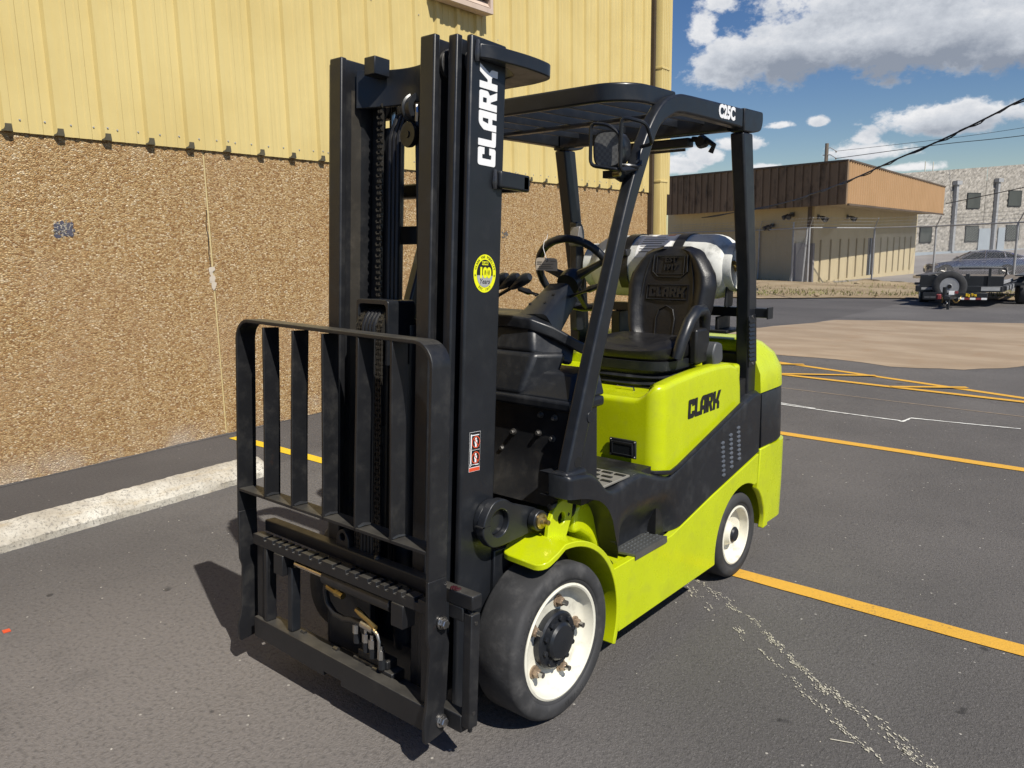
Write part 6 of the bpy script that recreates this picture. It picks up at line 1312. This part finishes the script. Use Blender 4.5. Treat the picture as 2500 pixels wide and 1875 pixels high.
# ------------------------------------------------------------------ chain-link fence
def fence():
    pts = [Vector(p) for p in ((-21, 39.0), (-14.6, 36.4), (-10.94, 33.14), (-9.17, 36.2), (-6.4, 35.0), (-3.0, 31.6), (1.5, 28.0))]; H = 2.46
    FN = thing('chain_link_fence', 'tall galvanised chain link fence with barbed arms across the grass strip', 'fence', (-9.17, 36.2, gz(36.2)))
    def post(p, arm=True, lean=0.0, par=FN, h=H):
        z = gz(p.y); mb = MB(); mb.cyl((p.x, p.y, z), (p.x+lean, p.y, z+h), 0.04, 8); po = obj('post', mb, GALV, par)
        if arm: mb = MB(); mb.cyl((p.x+lean, p.y, z+h), (p.x+lean+0.22, p.y-0.25, z+h+0.42), 0.022, 6); obj('barb_arm', mb, GALV, po)
    ex = []
    for a, b in zip(pts, pts[1:]):
        n = max(1, round((b-a).length/3.6))
        for k in range(n): ex.append(a.lerp(b, k/n) if True else a)
    for p in (pts[1], pts[2], pts[3], pts[4], pts[5], pts[6]): post(p)
    for x, y, ln, h in ((-12.1, 34.3, 0.0, 2.75), (-11.42, 33.8, 0.14, 2.5)): post(Vector((x, y)), False, ln, h=h)
    for a, b in zip(pts, pts[1:]):
        mb = MB(); mb.tube([(a.x, a.y, gz(a.y)+H), (b.x, b.y, gz(b.y)+H)], 0.028, 8); obj('top_rail', mb, GALV, FN)
        mb = MB()
        for hh in (0.14, 0.28, 0.41):
            p0, p1 = Vector((a.x+.22*hh/.42, a.y-.25*hh/.42, gz(a.y)+H+hh)), Vector((b.x+.22*hh/.42, b.y-.25*hh/.42, gz(b.y)+H+hh)); mb.tube([p0, p1], 0.006, 3); n = int((p1-p0).length/0.3)
            for k in range(n): q = p0.lerp(p1, k/n); mb.tube([q-Vector((.02, 0, .05)), q+Vector((.02, 0, .05))], 0.004, 3)
        tag(obj('barbed_wire', mb, GALV, FN, smooth=False), kind='stuff')
        mb = MB(); d = (b-a); Ls = d.length; d = d/Ls; pitch = 0.085; hh = H-0.05; r = 0.0014
        for sgn in (1, -1):
            s = -hh if sgn > 0 else 0.0
            while s < Ls+(0 if sgn > 0 else hh):
                s0, s1 = s, s+sgn*hh; z0, z1 = 0.05, hh+0.05
                def clip(s_, z_, so, zo):
                    if s_ < 0: z_ = z_+(zo-z_)*(0-s_)/(so-s_); s_ = 0
                    elif s_ > Ls: z_ = z_+(zo-z_)*(Ls-s_)/(so-s_); s_ = Ls
                    return s_, z_
                if not ((s0 < 0 and s1 < 0) or (s0 > Ls and s1 > Ls)):
                    c0 = clip(s0, z0, s1, z1); c1 = clip(s1, z1, s0, z0)
                    p, q = a+d*c0[0], a+d*c1[0]; za, zb = gz(p.y)+c0[1], gz(q.y)+c1[1]; nx, ny = -d.y*0.004*sgn, d.x*0.004*sgn
                    mb.add([(p.x+nx, p.y+ny, za-r), (p.x+nx, p.y+ny, za+r), (q.x+nx, q.y+ny, zb+r), (q.x+nx, q.y+ny, zb-r), (p.x+2*nx, p.y+2*ny, za), (q.x+2*nx, q.y+2*ny, zb)], [(0, 1, 2, 3), (1, 4, 5, 2), (4, 0, 3, 5)])
                s += pitch
        tag(obj('chain_link_mesh', mb, GALV, FN, smooth=False), kind='stuff')
fence()

# ------------------------------------------------------------------ car
def parked_car():
    wf, wr = Vector((-8.05, 44.8)), Vector((-5.95, 45.45)); ax = (wr-wf).normalized(); side = Vector((ax.y, -ax.x)); k = (wr-wf).length/2.78*1.0; z0 = -0.885
    C = thing('parked_car', 'shiny grey saloon car with a blue roof end parked behind the fence', 'car', (wf.x, wf.y, z0))
    k = 0.99
    def T(x, y, z): p = wf+ax*(x*k)+side*(-0.75*k+y*k)*1.0; return (p.x, p.y, z0+z*k)    # x rearwards from the front axle, +y towards the camera side
    yv = 0.90
    # body: cross-sections along the length: (x, half width, sill z, shoulder z)
    secs = [(-0.95, 0.55, 0.30, 0.58), (-0.88, 0.74, 0.22, 0.66), (-0.55, 0.86, 0.20, 0.76), (0.0, 0.90, 0.20, 0.86), (0.55, 0.91, 0.20, 0.93), (1.2, 0.915, 0.20, 0.955), (2.2, 0.915, 0.20, 0.99), (2.9, 0.90, 0.20, 1.03), (3.5, 0.86, 0.26, 1.06), (3.80, 0.78, 0.34, 1.05), (3.88, 0.66, 0.42, 0.98)]
    mb = MB(); rings = []
    for x, w, a, b in secs:
        rings.append([T(x, yy, zz) for yy, zz in ((w*.92, a), (w, a+.10), (w, (a+b)/2), (w*.985, b-.10), (w*.90, b), (-w*.90, b), (-w*.985, b-.10), (-w, (a+b)/2), (-w, a+.10), (-w*.92, a))])
    mb.loft(rings); obj('body', mb, CARP, C, ang=50)
    cab = [(0.50, 0.72, 0.93, 0.94), (1.25, 0.70, 0.95, 1.33), (1.75, 0.69, 0.96, 1.43), (2.3, 0.68, 0.98, 1.42), (2.8, 0.68, 1.0, 1.31), (3.45, 0.66, 1.04, 1.06)]
    mb = MB(); mb.loft([[T(x, yy, zz) for yy, zz in ((w*1.12, a-.02), (w*1.06, a+(b-a)*.5), (w*.9, b-.02), (w*.6, b), (-w*.6, b), (-w*.9, b-.02), (-w*1.06, a+(b-a)*.5), (-w*1.12, a-.02))] for x, w, a, b in cab]); obj('greenhouse', mb, BLKGLASS, C, ang=50)
    # roof skin, pillars and window surround
    mb = MB(); mb.loft([[T(x, yy, zz) for yy, zz in ((w*.93, b-.045), (w*.9, b+.006), (w*.6, b+.022), (-w*.6, b+.022), (-w*.9, b+.006), (-w*.93, b-.045))] for x, w, a, b in [(1.22, .70, .95, 1.325), (1.75, .69, .96, 1.43), (2.3, .68, .98, 1.42), (2.75, .68, 1, 1.325)]]); obj('roof', mb, CARP, C, ang=50)
    def pillar(p, q, w=0.05, mat=CARP, name='pillar'):
        for s in (1, -1): m_ = MB(); m_.tube([T(p[0], s*p[1], p[2]), T(q[0], s*q[1], q[2])], w*k, 6); obj(name, m_, mat, C)
    pillar((0.50, .80, .93), (1.25, .64, 1.33), .045); pillar((1.25, .64, 1.335), (2.78, .62, 1.32), .035); pillar((2.78, .62, 1.31), (3.55, .72, 1.05), .06); pillar((1.78, .79, .97), (1.80, .655, 1.41), .035); pillar((2.72, .78, 1.0), (2.62, .64, 1.36), .03)
    pillar((0.45, .825, .945), (3.3, .80, 1.045), .018, CHROMEC, 'belt_line'); pillar((0.55, .905, .40), (2.2, .912, .42), .016, CHROMEC, 'door_strip')
    mb = MB(); mb.loft([[T(x, yy, z) for yy, z in ((.72, z1), (-.72, z1), (-.72, z1+.035), (.72, z1+.035))] for x, z1 in ((2.95, 1.245), (3.40, 1.10), (3.92, 1.115))]); obj('boot_lid', mb, CARB, C, ang=50)
    for xw in (0, 2.78):
        for s in (1, -1):
            c = T(xw, s*0.80, 0.33); mb = MB()
            axv = Vector((side.x, side.y, 0)); 
            def disc(r0, off, n=28): u = Vector((ax.x, ax.y, 0)); return [tuple(Vector(c)+axv*off*s+u*r0*math.cos(2*PI*i/n)+Vector((0, 0, 1))*r0*math.sin(2*PI*i/n)) for i in range(n)]
            mb.loft([disc(.33*k, -.12), disc(.345*k, -.10), disc(.345*k, .10), disc(.325*k, .135), disc(.24*k, .137)]); wh = obj('wheel', mb, RUBBER, C, ang=40)
            mb = MB(); mb.loft([disc(.243*k, .136), disc(.235*k, .142), disc(.215*k, .11), disc(.06*k, .10)]); obj('rim', mb, DARK, wh)
            for q in range(5):
                a = 2*PI*q/5+.3; u = Vector((ax.x, ax.y, 0)); dd = u*math.cos(a)+Vector((0, 0, 1))*math.sin(a); m_ = MB(); m_.tube([Vector(c)+axv*.125*s+dd*.03, Vector(c)+axv*.145*s+dd*.235*k], [.045, .030], 6); obj('wheel_spoke', m_, STEEL, wh)
            if s > 0: mb = MB(); mb.loft([disc(.39*k, .06), disc(.395*k, .125), disc(.37*k, .128)]); obj('arch', mb, DARK, C)
    for s in (1, -1):
        m_ = MB(); m_.tube([T(-.82, s*.60, .64), T(-.62, s*.78, .68), T(-.35, s*.86, .72)], [.05, .07, .03], 8); obj('headlight', m_, STEEL, C)
        m_ = MB(); m_.tube([T(3.86, s*.60, .86), T(3.72, s*.80, .90), T(3.5, s*.86, .93)], [.05, .07, .03], 8); obj('tail_light', m_, REDDEC, C)
        m_ = MB(); m_.tube([T(.62, s*.88, .98), T(.66, s*1.02, 1.02), T(.72, s*1.06, 1.03)], [.03, .07, .05], 8); obj('mirror', m_, CARP, C)
        for x in (1.62, 2.58): m_ = MB(); m_.tube([T(x, s*.905, .86), T(x+.16, s*.91, .865)], .02, 6); obj('door_handle', m_, CHROMEC, C)
        for x in (0.78, 1.78, 2.62): m_ = MB(); m_.tube([T(x, s*.915, .30), T(x, s*.913, .95)], .007, 4); obj('door_gap', m_, HOLE, C)
    mb = MB(); mb.loft([[T(-.97, y, z) for y, z in ((-.5, .30), (.5, .30), (.45, .48), (-.45, .48))], [T(-.90, y, z) for y, z in ((-.5, .30), (.5, .30), (.45, .48), (-.45, .48))]]); obj('grille', mb, HOLE, C)
CHROMEC = paint('bright_trim', (0.75, 0.75, 0.76), 0.12, metal=1.0, dustamt=0, streak=False, orange=0)
parked_car()
mb = MB(); mb.box(-9.3, -8.2, 43.6, 43.75, gz(43.6)-.05, gz(43.6)+.14); obj_ = obj('kerb_block', mb, DIRT, bevel=0.03); tag(obj_, 'low dark kerb block on the ground in front of the grey car', 'kerb block')

# ------------------------------------------------------------------ flatbed trailer
def trailer():
    # local frame: origin under the middle of the front beam, +X along the beam to the viewer's right, +Y rearwards
    O = Vector((-2.79, 21.85)); ex = Vector((0.955, 0.297)); ey = Vector((-0.297, 0.955)); rear = Vector((-0.02, 1.0)); z0 = -0.485
    TR = thing('flatbed_trailer', 'black flatbed trailer with an upright spare tyre parked on the asphalt', 'trailer', (O.x, O.y, z0))
    def T(x, y, z): p = O+ex*x+rear*y; return (p.x, p.y, z0+z)
    def bx(name, x0, x1, y0, y1, za, zb, mat, par=TR, bevel=0.0): m_ = MB(); m_.box(x0, x1, y0, y1, za, zb); m_.xf(T); return obj(name, m_, mat, par, bevel=bevel)
    fr = bx('front_beam', -0.98, 1.03, 0.0, 0.10, 0.46, 0.62, BLACK, bevel=0.01); bx('bulkhead', -0.92, 1.03, 0.11, 0.16, 0.60, 0.88, BLACK, bevel=0.01)
    for s in (-1, 1): bx('side_rail', s*0.99-0.04, s*0.99+0.04, 0.16, 6.2, 0.46, 0.62, BLACK)
    bx('reflector', -0.85, -0.45, -0.006, -0.001, 0.52, 0.58, GALV, fr); bx('reflector', 0.55, 0.98, -0.006, -0.001, 0.50, 0.60, GALV, fr)
    for i in range(9): bx('deck_board', -0.93+i*0.207, -0.93+i*0.207+0.19, 0.18, 6.1, 0.60, 0.64, WOODP)
    # drawbar behind a wide front channel that carries the name plate and tape
    for k in (-1, 1): m_ = MB(); m_.loft([[T(k*0.62-0.03, 0.0, 0.34), T(k*0.62+0.05, 0.0, 0.34), T(k*0.62+0.05, 0.0, 0.46), T(k*0.62-0.03, 0.0, 0.46)], [T(k*0.30-0.03, -0.41, 0.34), T(k*0.30+0.05, -0.41, 0.34), T(k*0.30+0.05, -0.41, 0.46), T(k*0.30-0.03, -0.41, 0.46)]]); obj('drawbar', m_, BLACK, TR)
    bx('tongue', -0.02, 0.12, -1.25, -0.5005, 0.34, 0.45, BLACK, bevel=0.01); fc = bx('front_channel', -0.70, 0.78, -0.50, -0.42, 0.29, 0.475, BLACK, bevel=0.008)
    lb = bx('name_plate', 0.30, 0.56, -0.506, -0.5005, 0.385, 0.460, BLKDEC)
    obj('name_lettering', text_mb('Big Tex', 0.095, lambda x, y, z: T(0.42+x*0.85, -0.510-z, 0.420+y), 0.002, bold=0.005), YELLT, lb)
    for q in range(5): bx('conspicuity_tape', 0.14+q*0.128, 0.14+q*0.128+0.125, -0.504, -0.5005, 0.300, 0.350, WHITE if q % 2 == 0 else MAROON, fc)
    for q in range(3): bx('conspicuity_tape', -0.66+q*0.14, -0.66+q*0.14+0.125, -0.504, -0.5005, 0.33, 0.38, GREYP, fc)
    # coupler, chains, jack
    bx('coupler', 0.06-0.08, 0.06+0.08, -1.55, -1.20, 0.36, 0.47, BLACK, bevel=0.02); m_ = MB(); m_.cyl(T(-0.06, -1.2, 0.40), T(-0.06, -1.2, 0.66), 0.05, 10); obj('jack_tube', m_, BLACK, TR)
    m_ = MB(); m_.cyl(T(0.08, -1.42, 0.0), T(0.08, -1.42, 0.42), 0.035, 10); jk = obj('jack_leg', m_, BLACK, TR); bx('jack_foot', -0.06, 0.22, -1.52, -1.32, 0.0, 0.02, BLACK, jk)
    bx('breakaway_box', -0.02, 0.10, -0.9, -0.80, 0.4505, 0.54, WHITE); bx('plug_case', -0.28, -0.17, -1.05, -0.95, 0.33, 0.47, MAROON, bevel=0.02); bx('tail_marker', 0.11, 0.18, -0.9, -0.85, 0.48, 0.54, MAROON)
    for s in (-1, 1):
        m_ = MB(); pts = [Vector(T(s*0.10, -1.15, 0.38)).lerp(Vector(T(s*0.22, -0.6, 0.40)), t/14)+Vector((0, 0, -0.14*math.sin(PI*t/14))) for t in range(15)]
        for i in range(14): a = pts[i]; b = pts[i+1]; c = (a+b)/2; m_.tube([c+(a-c)*1.2+Vector((.012*(i % 2), 0, .012*(1-i % 2))), c+(b-c)*1.2+Vector((.012*(i % 2), 0, .012*(1-i % 2))), c+(b-c)*1.2-Vector((.012*(i % 2), 0, .012*(1-i % 2))), c+(a-c)*1.2-Vector((.012*(i % 2), 0, .012*(1-i % 2)))], 0.006, 5, closed=True)
        tag(obj('safety_chain', m_, ZINC, TR), kind='stuff')
    m_ = MB(); m_.tube([T(0.03, -1.43, 0.33), T(0.06, -1.45, 0.27), T(0.02, -1.45, 0.22), T(-0.02, -1.44, 0.25)], 0.014, 6); obj('hook', m_, STEEL, TR)
    # spare wheel standing on the tongue
    def wheel_at(c, axis, R_, wd, rimr, mat_rim, name, par):
        c = Vector(c); axis = Vector(axis).normalized(); u = Vector((0, 0, 1)); w = axis.cross(u).normalized()
        def ring(r, o, n=40): return [tuple(c+axis*o+(w*math.cos(2*PI*i/n)+u*math.sin(2*PI*i/n))*r) for i in range(n)]
        m_ = MB(); m_.loft([ring(rimr, wd/2), ring(rimr+.02, wd/2+.012), ring(R_-.06, wd/2+.012), ring(R_-.015, wd/2-.01), ring(R_, wd/2-.05), ring(R_, -wd/2+.05), ring(R_-.015, -wd/2+.01), ring(R_-.06, -wd/2-.012), ring(rimr, -wd/2)], cap=True); o = obj(name, m_, RUBBER, par, ang=40)
        m_ = MB(); m_.loft([ring(rimr+.004, wd/2+.002), ring(rimr-.012, wd/2+.006), ring(rimr-.03, wd/2-.035), ring(rimr-.075, wd/2-.055), ring(rimr-.09, wd/2-.02), ring(.09, wd/2-.015), ring(.062, wd/2+.012), ring(.058, wd/2-.05)], cap=True); rm = obj('rim', m_, mat_rim, o, ang=40)
        m_ = MB()
        for q in range(8): a = 2*PI*q/8; p = c+axis*(wd/2-.0235)+(w*math.cos(a)+u*math.sin(a))*(rimr-.115); m_.tube([p, p+axis*.006], .018, 10)
        for q in range(8): a = 2*PI*(q+.5)/8; p = c+axis*(wd/2-.024)+(w*math.cos(a)+u*math.sin(a))*(rimr-.072); m_.tube([p, p+axis*.006], .013, 8)
        m_.tube([c+axis*(wd/2-.06), c+axis*(wd/2+.013)], .05, 14); tag(obj('rim_holes', m_, HOLE, o), kind='stuff'); return o
    n3 = Vector((ex.x*0.12-rear.x, ex.y*0.12-rear.y, 0.05))
    wheel_at(T(-0.13, -0.28, 0.62), n3, 0.405, 0.22, 0.225, GALV, 'spare_wheel', TR); bx('spare_mount', -0.19, -0.08, -0.25, 0.0, 0.40, 0.85, BLACK)
    # winch rack at the right of the bulkhead
    bx('rack_post', 0.68, 0.74, 0.05, 0.11, 0.60, 1.09, BLACK); m_ = MB(); m_.tube([T(-0.02, 0.08, 1.075), T(0.95, 0.08, 1.09), T(1.02, 0.12, 1.085), T(1.06, 0.16, 1.03), T(1.06, 0.18, 0.92), T(1.02, 0.2, 0.86), T(0.80, 0.2, 0.80)], 0.022, 8); obj('rack_rail', m_, BLACK, TR); bx('spare_clamp', 0.22, 0.30, -0.3, -0.15, 0.83, 0.95, BLACK)
    # right-hand wheels and mudguard
    for y in (2.15, 3.05): wheel_at(T(1.22, y, 0.385), Vector((ex.x, ex.y, 0)), 0.385, 0.24, 0.22, WHITEP, 'wheel', TR); wheel_at(T(-1.22, y, 0.385), Vector((-ex.x, -ex.y, 0)), 0.385, 0.24, 0.22, WHITEP, 'wheel', TR)
    for s in (-1, 1): bx('mudguard', s*1.22-0.16, s*1.22+0.16, 1.65, 1.70, 0.55, 0.62, BLACK); bx('mudguard', s*1.22-0.16, s*1.22+0.16, 1.70, 3.5, 0.80, 0.83, BLACK)
    # stake pockets and ramps laid on the deck
    for i in range(8): bx('stake_pocket', 1.031, 1.075, 0.35+i*0.24, 0.45+i*0.24, 0.49, 0.60, GALV if i % 2 else BLACK)
    for i in range(7): bx('ramp_rung', 0.55, 0.92, 0.5+i*0.22, 0.56+i*0.22, 0.66, 0.70, GALV)
    bx('ramp_side', 0.50, 0.549, 0.4, 2.2, 0.645, 0.72, GALV); bx('ramp_side', 0.921, 0.97, 0.4, 2.2, 0.645, 0.72, GALV)
YELLT = paint('name_yellow', (0.80, 0.52, 0.02), 0.5, streak=False, orange=0); MAROON = paint('tape_maroon', (0.20, 0.03, 0.035), 0.5, streak=False, orange=0)
trailer()

# ------------------------------------------------------------------ pole, cables, pine branch
def pole_and_cables():
    P = Vector((-26.95, 80.0)); UP_ = thing('utility_pole', 'weathered wooden utility pole rising behind the brown fascia', 'utility pole', (P.x, P.y, -0.6))
    mb = MB(); mb.tube([(P.x, P.y, -0.6), (P.x, P.y, 10.1)], [0.22, 0.17], 10); obj('pole', mb, WOODP, UP_)
    for z, dx in ((8.95, -0.45), (9.6, 0.75)):
        mb = MB(); mb.tube([(P.x-0.35*(z < 9), P.y, z+0.05), (P.x+0.4, P.y-0.1, z+0.05), (P.x+0.95, P.y-.1, z-0.30)], 0.045, 6); a = obj('bracket_arm', mb, GALV, UP_); mb = MB(); mb.lathe([(.02, .0), (.09, .03), (.05, .08), (.09, .11), (.03, .16)], (P.x+0.95, P.y-.1, z-0.45), 'z', 10); obj('insulator', mb, WOODP, a)
    def cable(pts, r, name, label, grp=None, twist=False):
        p = [Vector(q) for q in pts]; out = []
        for i in range(len(p)-1):
            for k in range(8):
                t = k/8; p0 = p[max(0, i-1)]; p1 = p[i]; p2 = p[i+1]; p3 = p[min(len(p)-1, i+2)]
                out.append(0.5*((2*p1)+(p2-p0)*t+(2*p0-5*p1+4*p2-p3)*t*t+(3*p1-p0-3*p2+p3)*t**3))
        out.append(p[-1]); mb = MB(); mb.tube(out, r, 6)
        if twist: mb.tube([q+Vector((0.03*math.cos(i*1.7), 0.03*math.sin(i*1.7), -0.02+0.03*math.sin(i*1.3))) for i, q in enumerate(out)], r*0.8, 5)
        c = out[0]; o = link(name, mesh_of(name, mb, HOSE, c), None, c); tag(o, label, 'cable', grp)
    cable([(0.6, 21.0, 5.5), (-1.54, 21.0, 4.62), (-2.18, 21.0, 4.31), (-3.32, 21.2, 3.84), (-4.6, 22.0, 3.50), (-6.1, 23.5, 3.17), (-8.0, 26.0, 2.96), (-11.2, 30.0, 2.70), (-18.5, 37.9, 2.45)], 0.022, 'service_cable', 'thick black twisted cable sagging across the brown fascia', None, True)
    cable([(-26.0, 79.9, 8.60), (-16.9, 80, 9.15), (-10.4, 80, 9.35), (5, 80, 10.2)], 0.030, 'power_line', 'thin power line, lower of the two running from the utility pole', 'power lines from the pole'); cable([(-26.0, 79.9, 9.28), (-16.9, 80, 9.6), (-10.4, 80, 10.0), (5, 80, 11.3)], 0.018, 'power_line', 'thin power line, upper of the two running from the utility pole', 'power lines from the pole')
    cable([(-9.62, 51.0, 3.1), (-4.4, 46.0, 3.75), (1.0, 42.0, 4.6)], 0.022, 'service_drop', 'thin dark cable crossing the stone block below its upper windows')
pole_and_cables()
def pine_branch():
    B = thing('pine_tree', 'dark green pine tree whose branch tip shows at the right edge', 'tree', (6.5, 54.0, -1.0)); mb = MB(); mb.tube([(6.5, 54, -1.0), (6.4, 54, 6), (6.5, 54, 12)], [0.3, 0.22, 0.05], 10); obj('trunk', mb, WOODP, B)
    rr = random.Random(12); mb = MB(); lv = MB()
    for k in range(46):
        z = 3.6+8.2*rr.random(); a = rr.uniform(0, 2*PI) if k > 3 else PI+0.04*k; L_ = (12.6-z)*0.62*rr.uniform(.7, 1.05)
        if k <= 3: z = 5.3-k*0.35; L_ = 6.3-0.25*k
        s = Vector((6.45, 54, z)); e = s+Vector((math.cos(a)*L_, math.sin(a)*L_, -0.10*L_+rr.uniform(-.2, .3))); mb.tube([s, s.lerp(e, .5)+Vector((0, 0, .15)), e], [.07, .045, .012], 5)
        for q in range(34):
            t = rr.uniform(.25, 1.03); c = s.lerp(e, t)+Vector((rr.gauss(0, .22), rr.gauss(0, .22), rr.gauss(0, .16)))
            for _ in range(9): d = Vector((rr.gauss(0, 1), rr.gauss(0, 1), rr.gauss(0, .7))).normalized()*rr.uniform(.12, .26); w = d.orthogonal().normalized()*.014; lv.add([tuple(c-w), tuple(c+w), tuple(c+d)], [(0, 1, 2)])
    obj('limbs', mb, WOODP, B); obj('crown', lv, LEAF, B, smooth=False)
pine_branch()
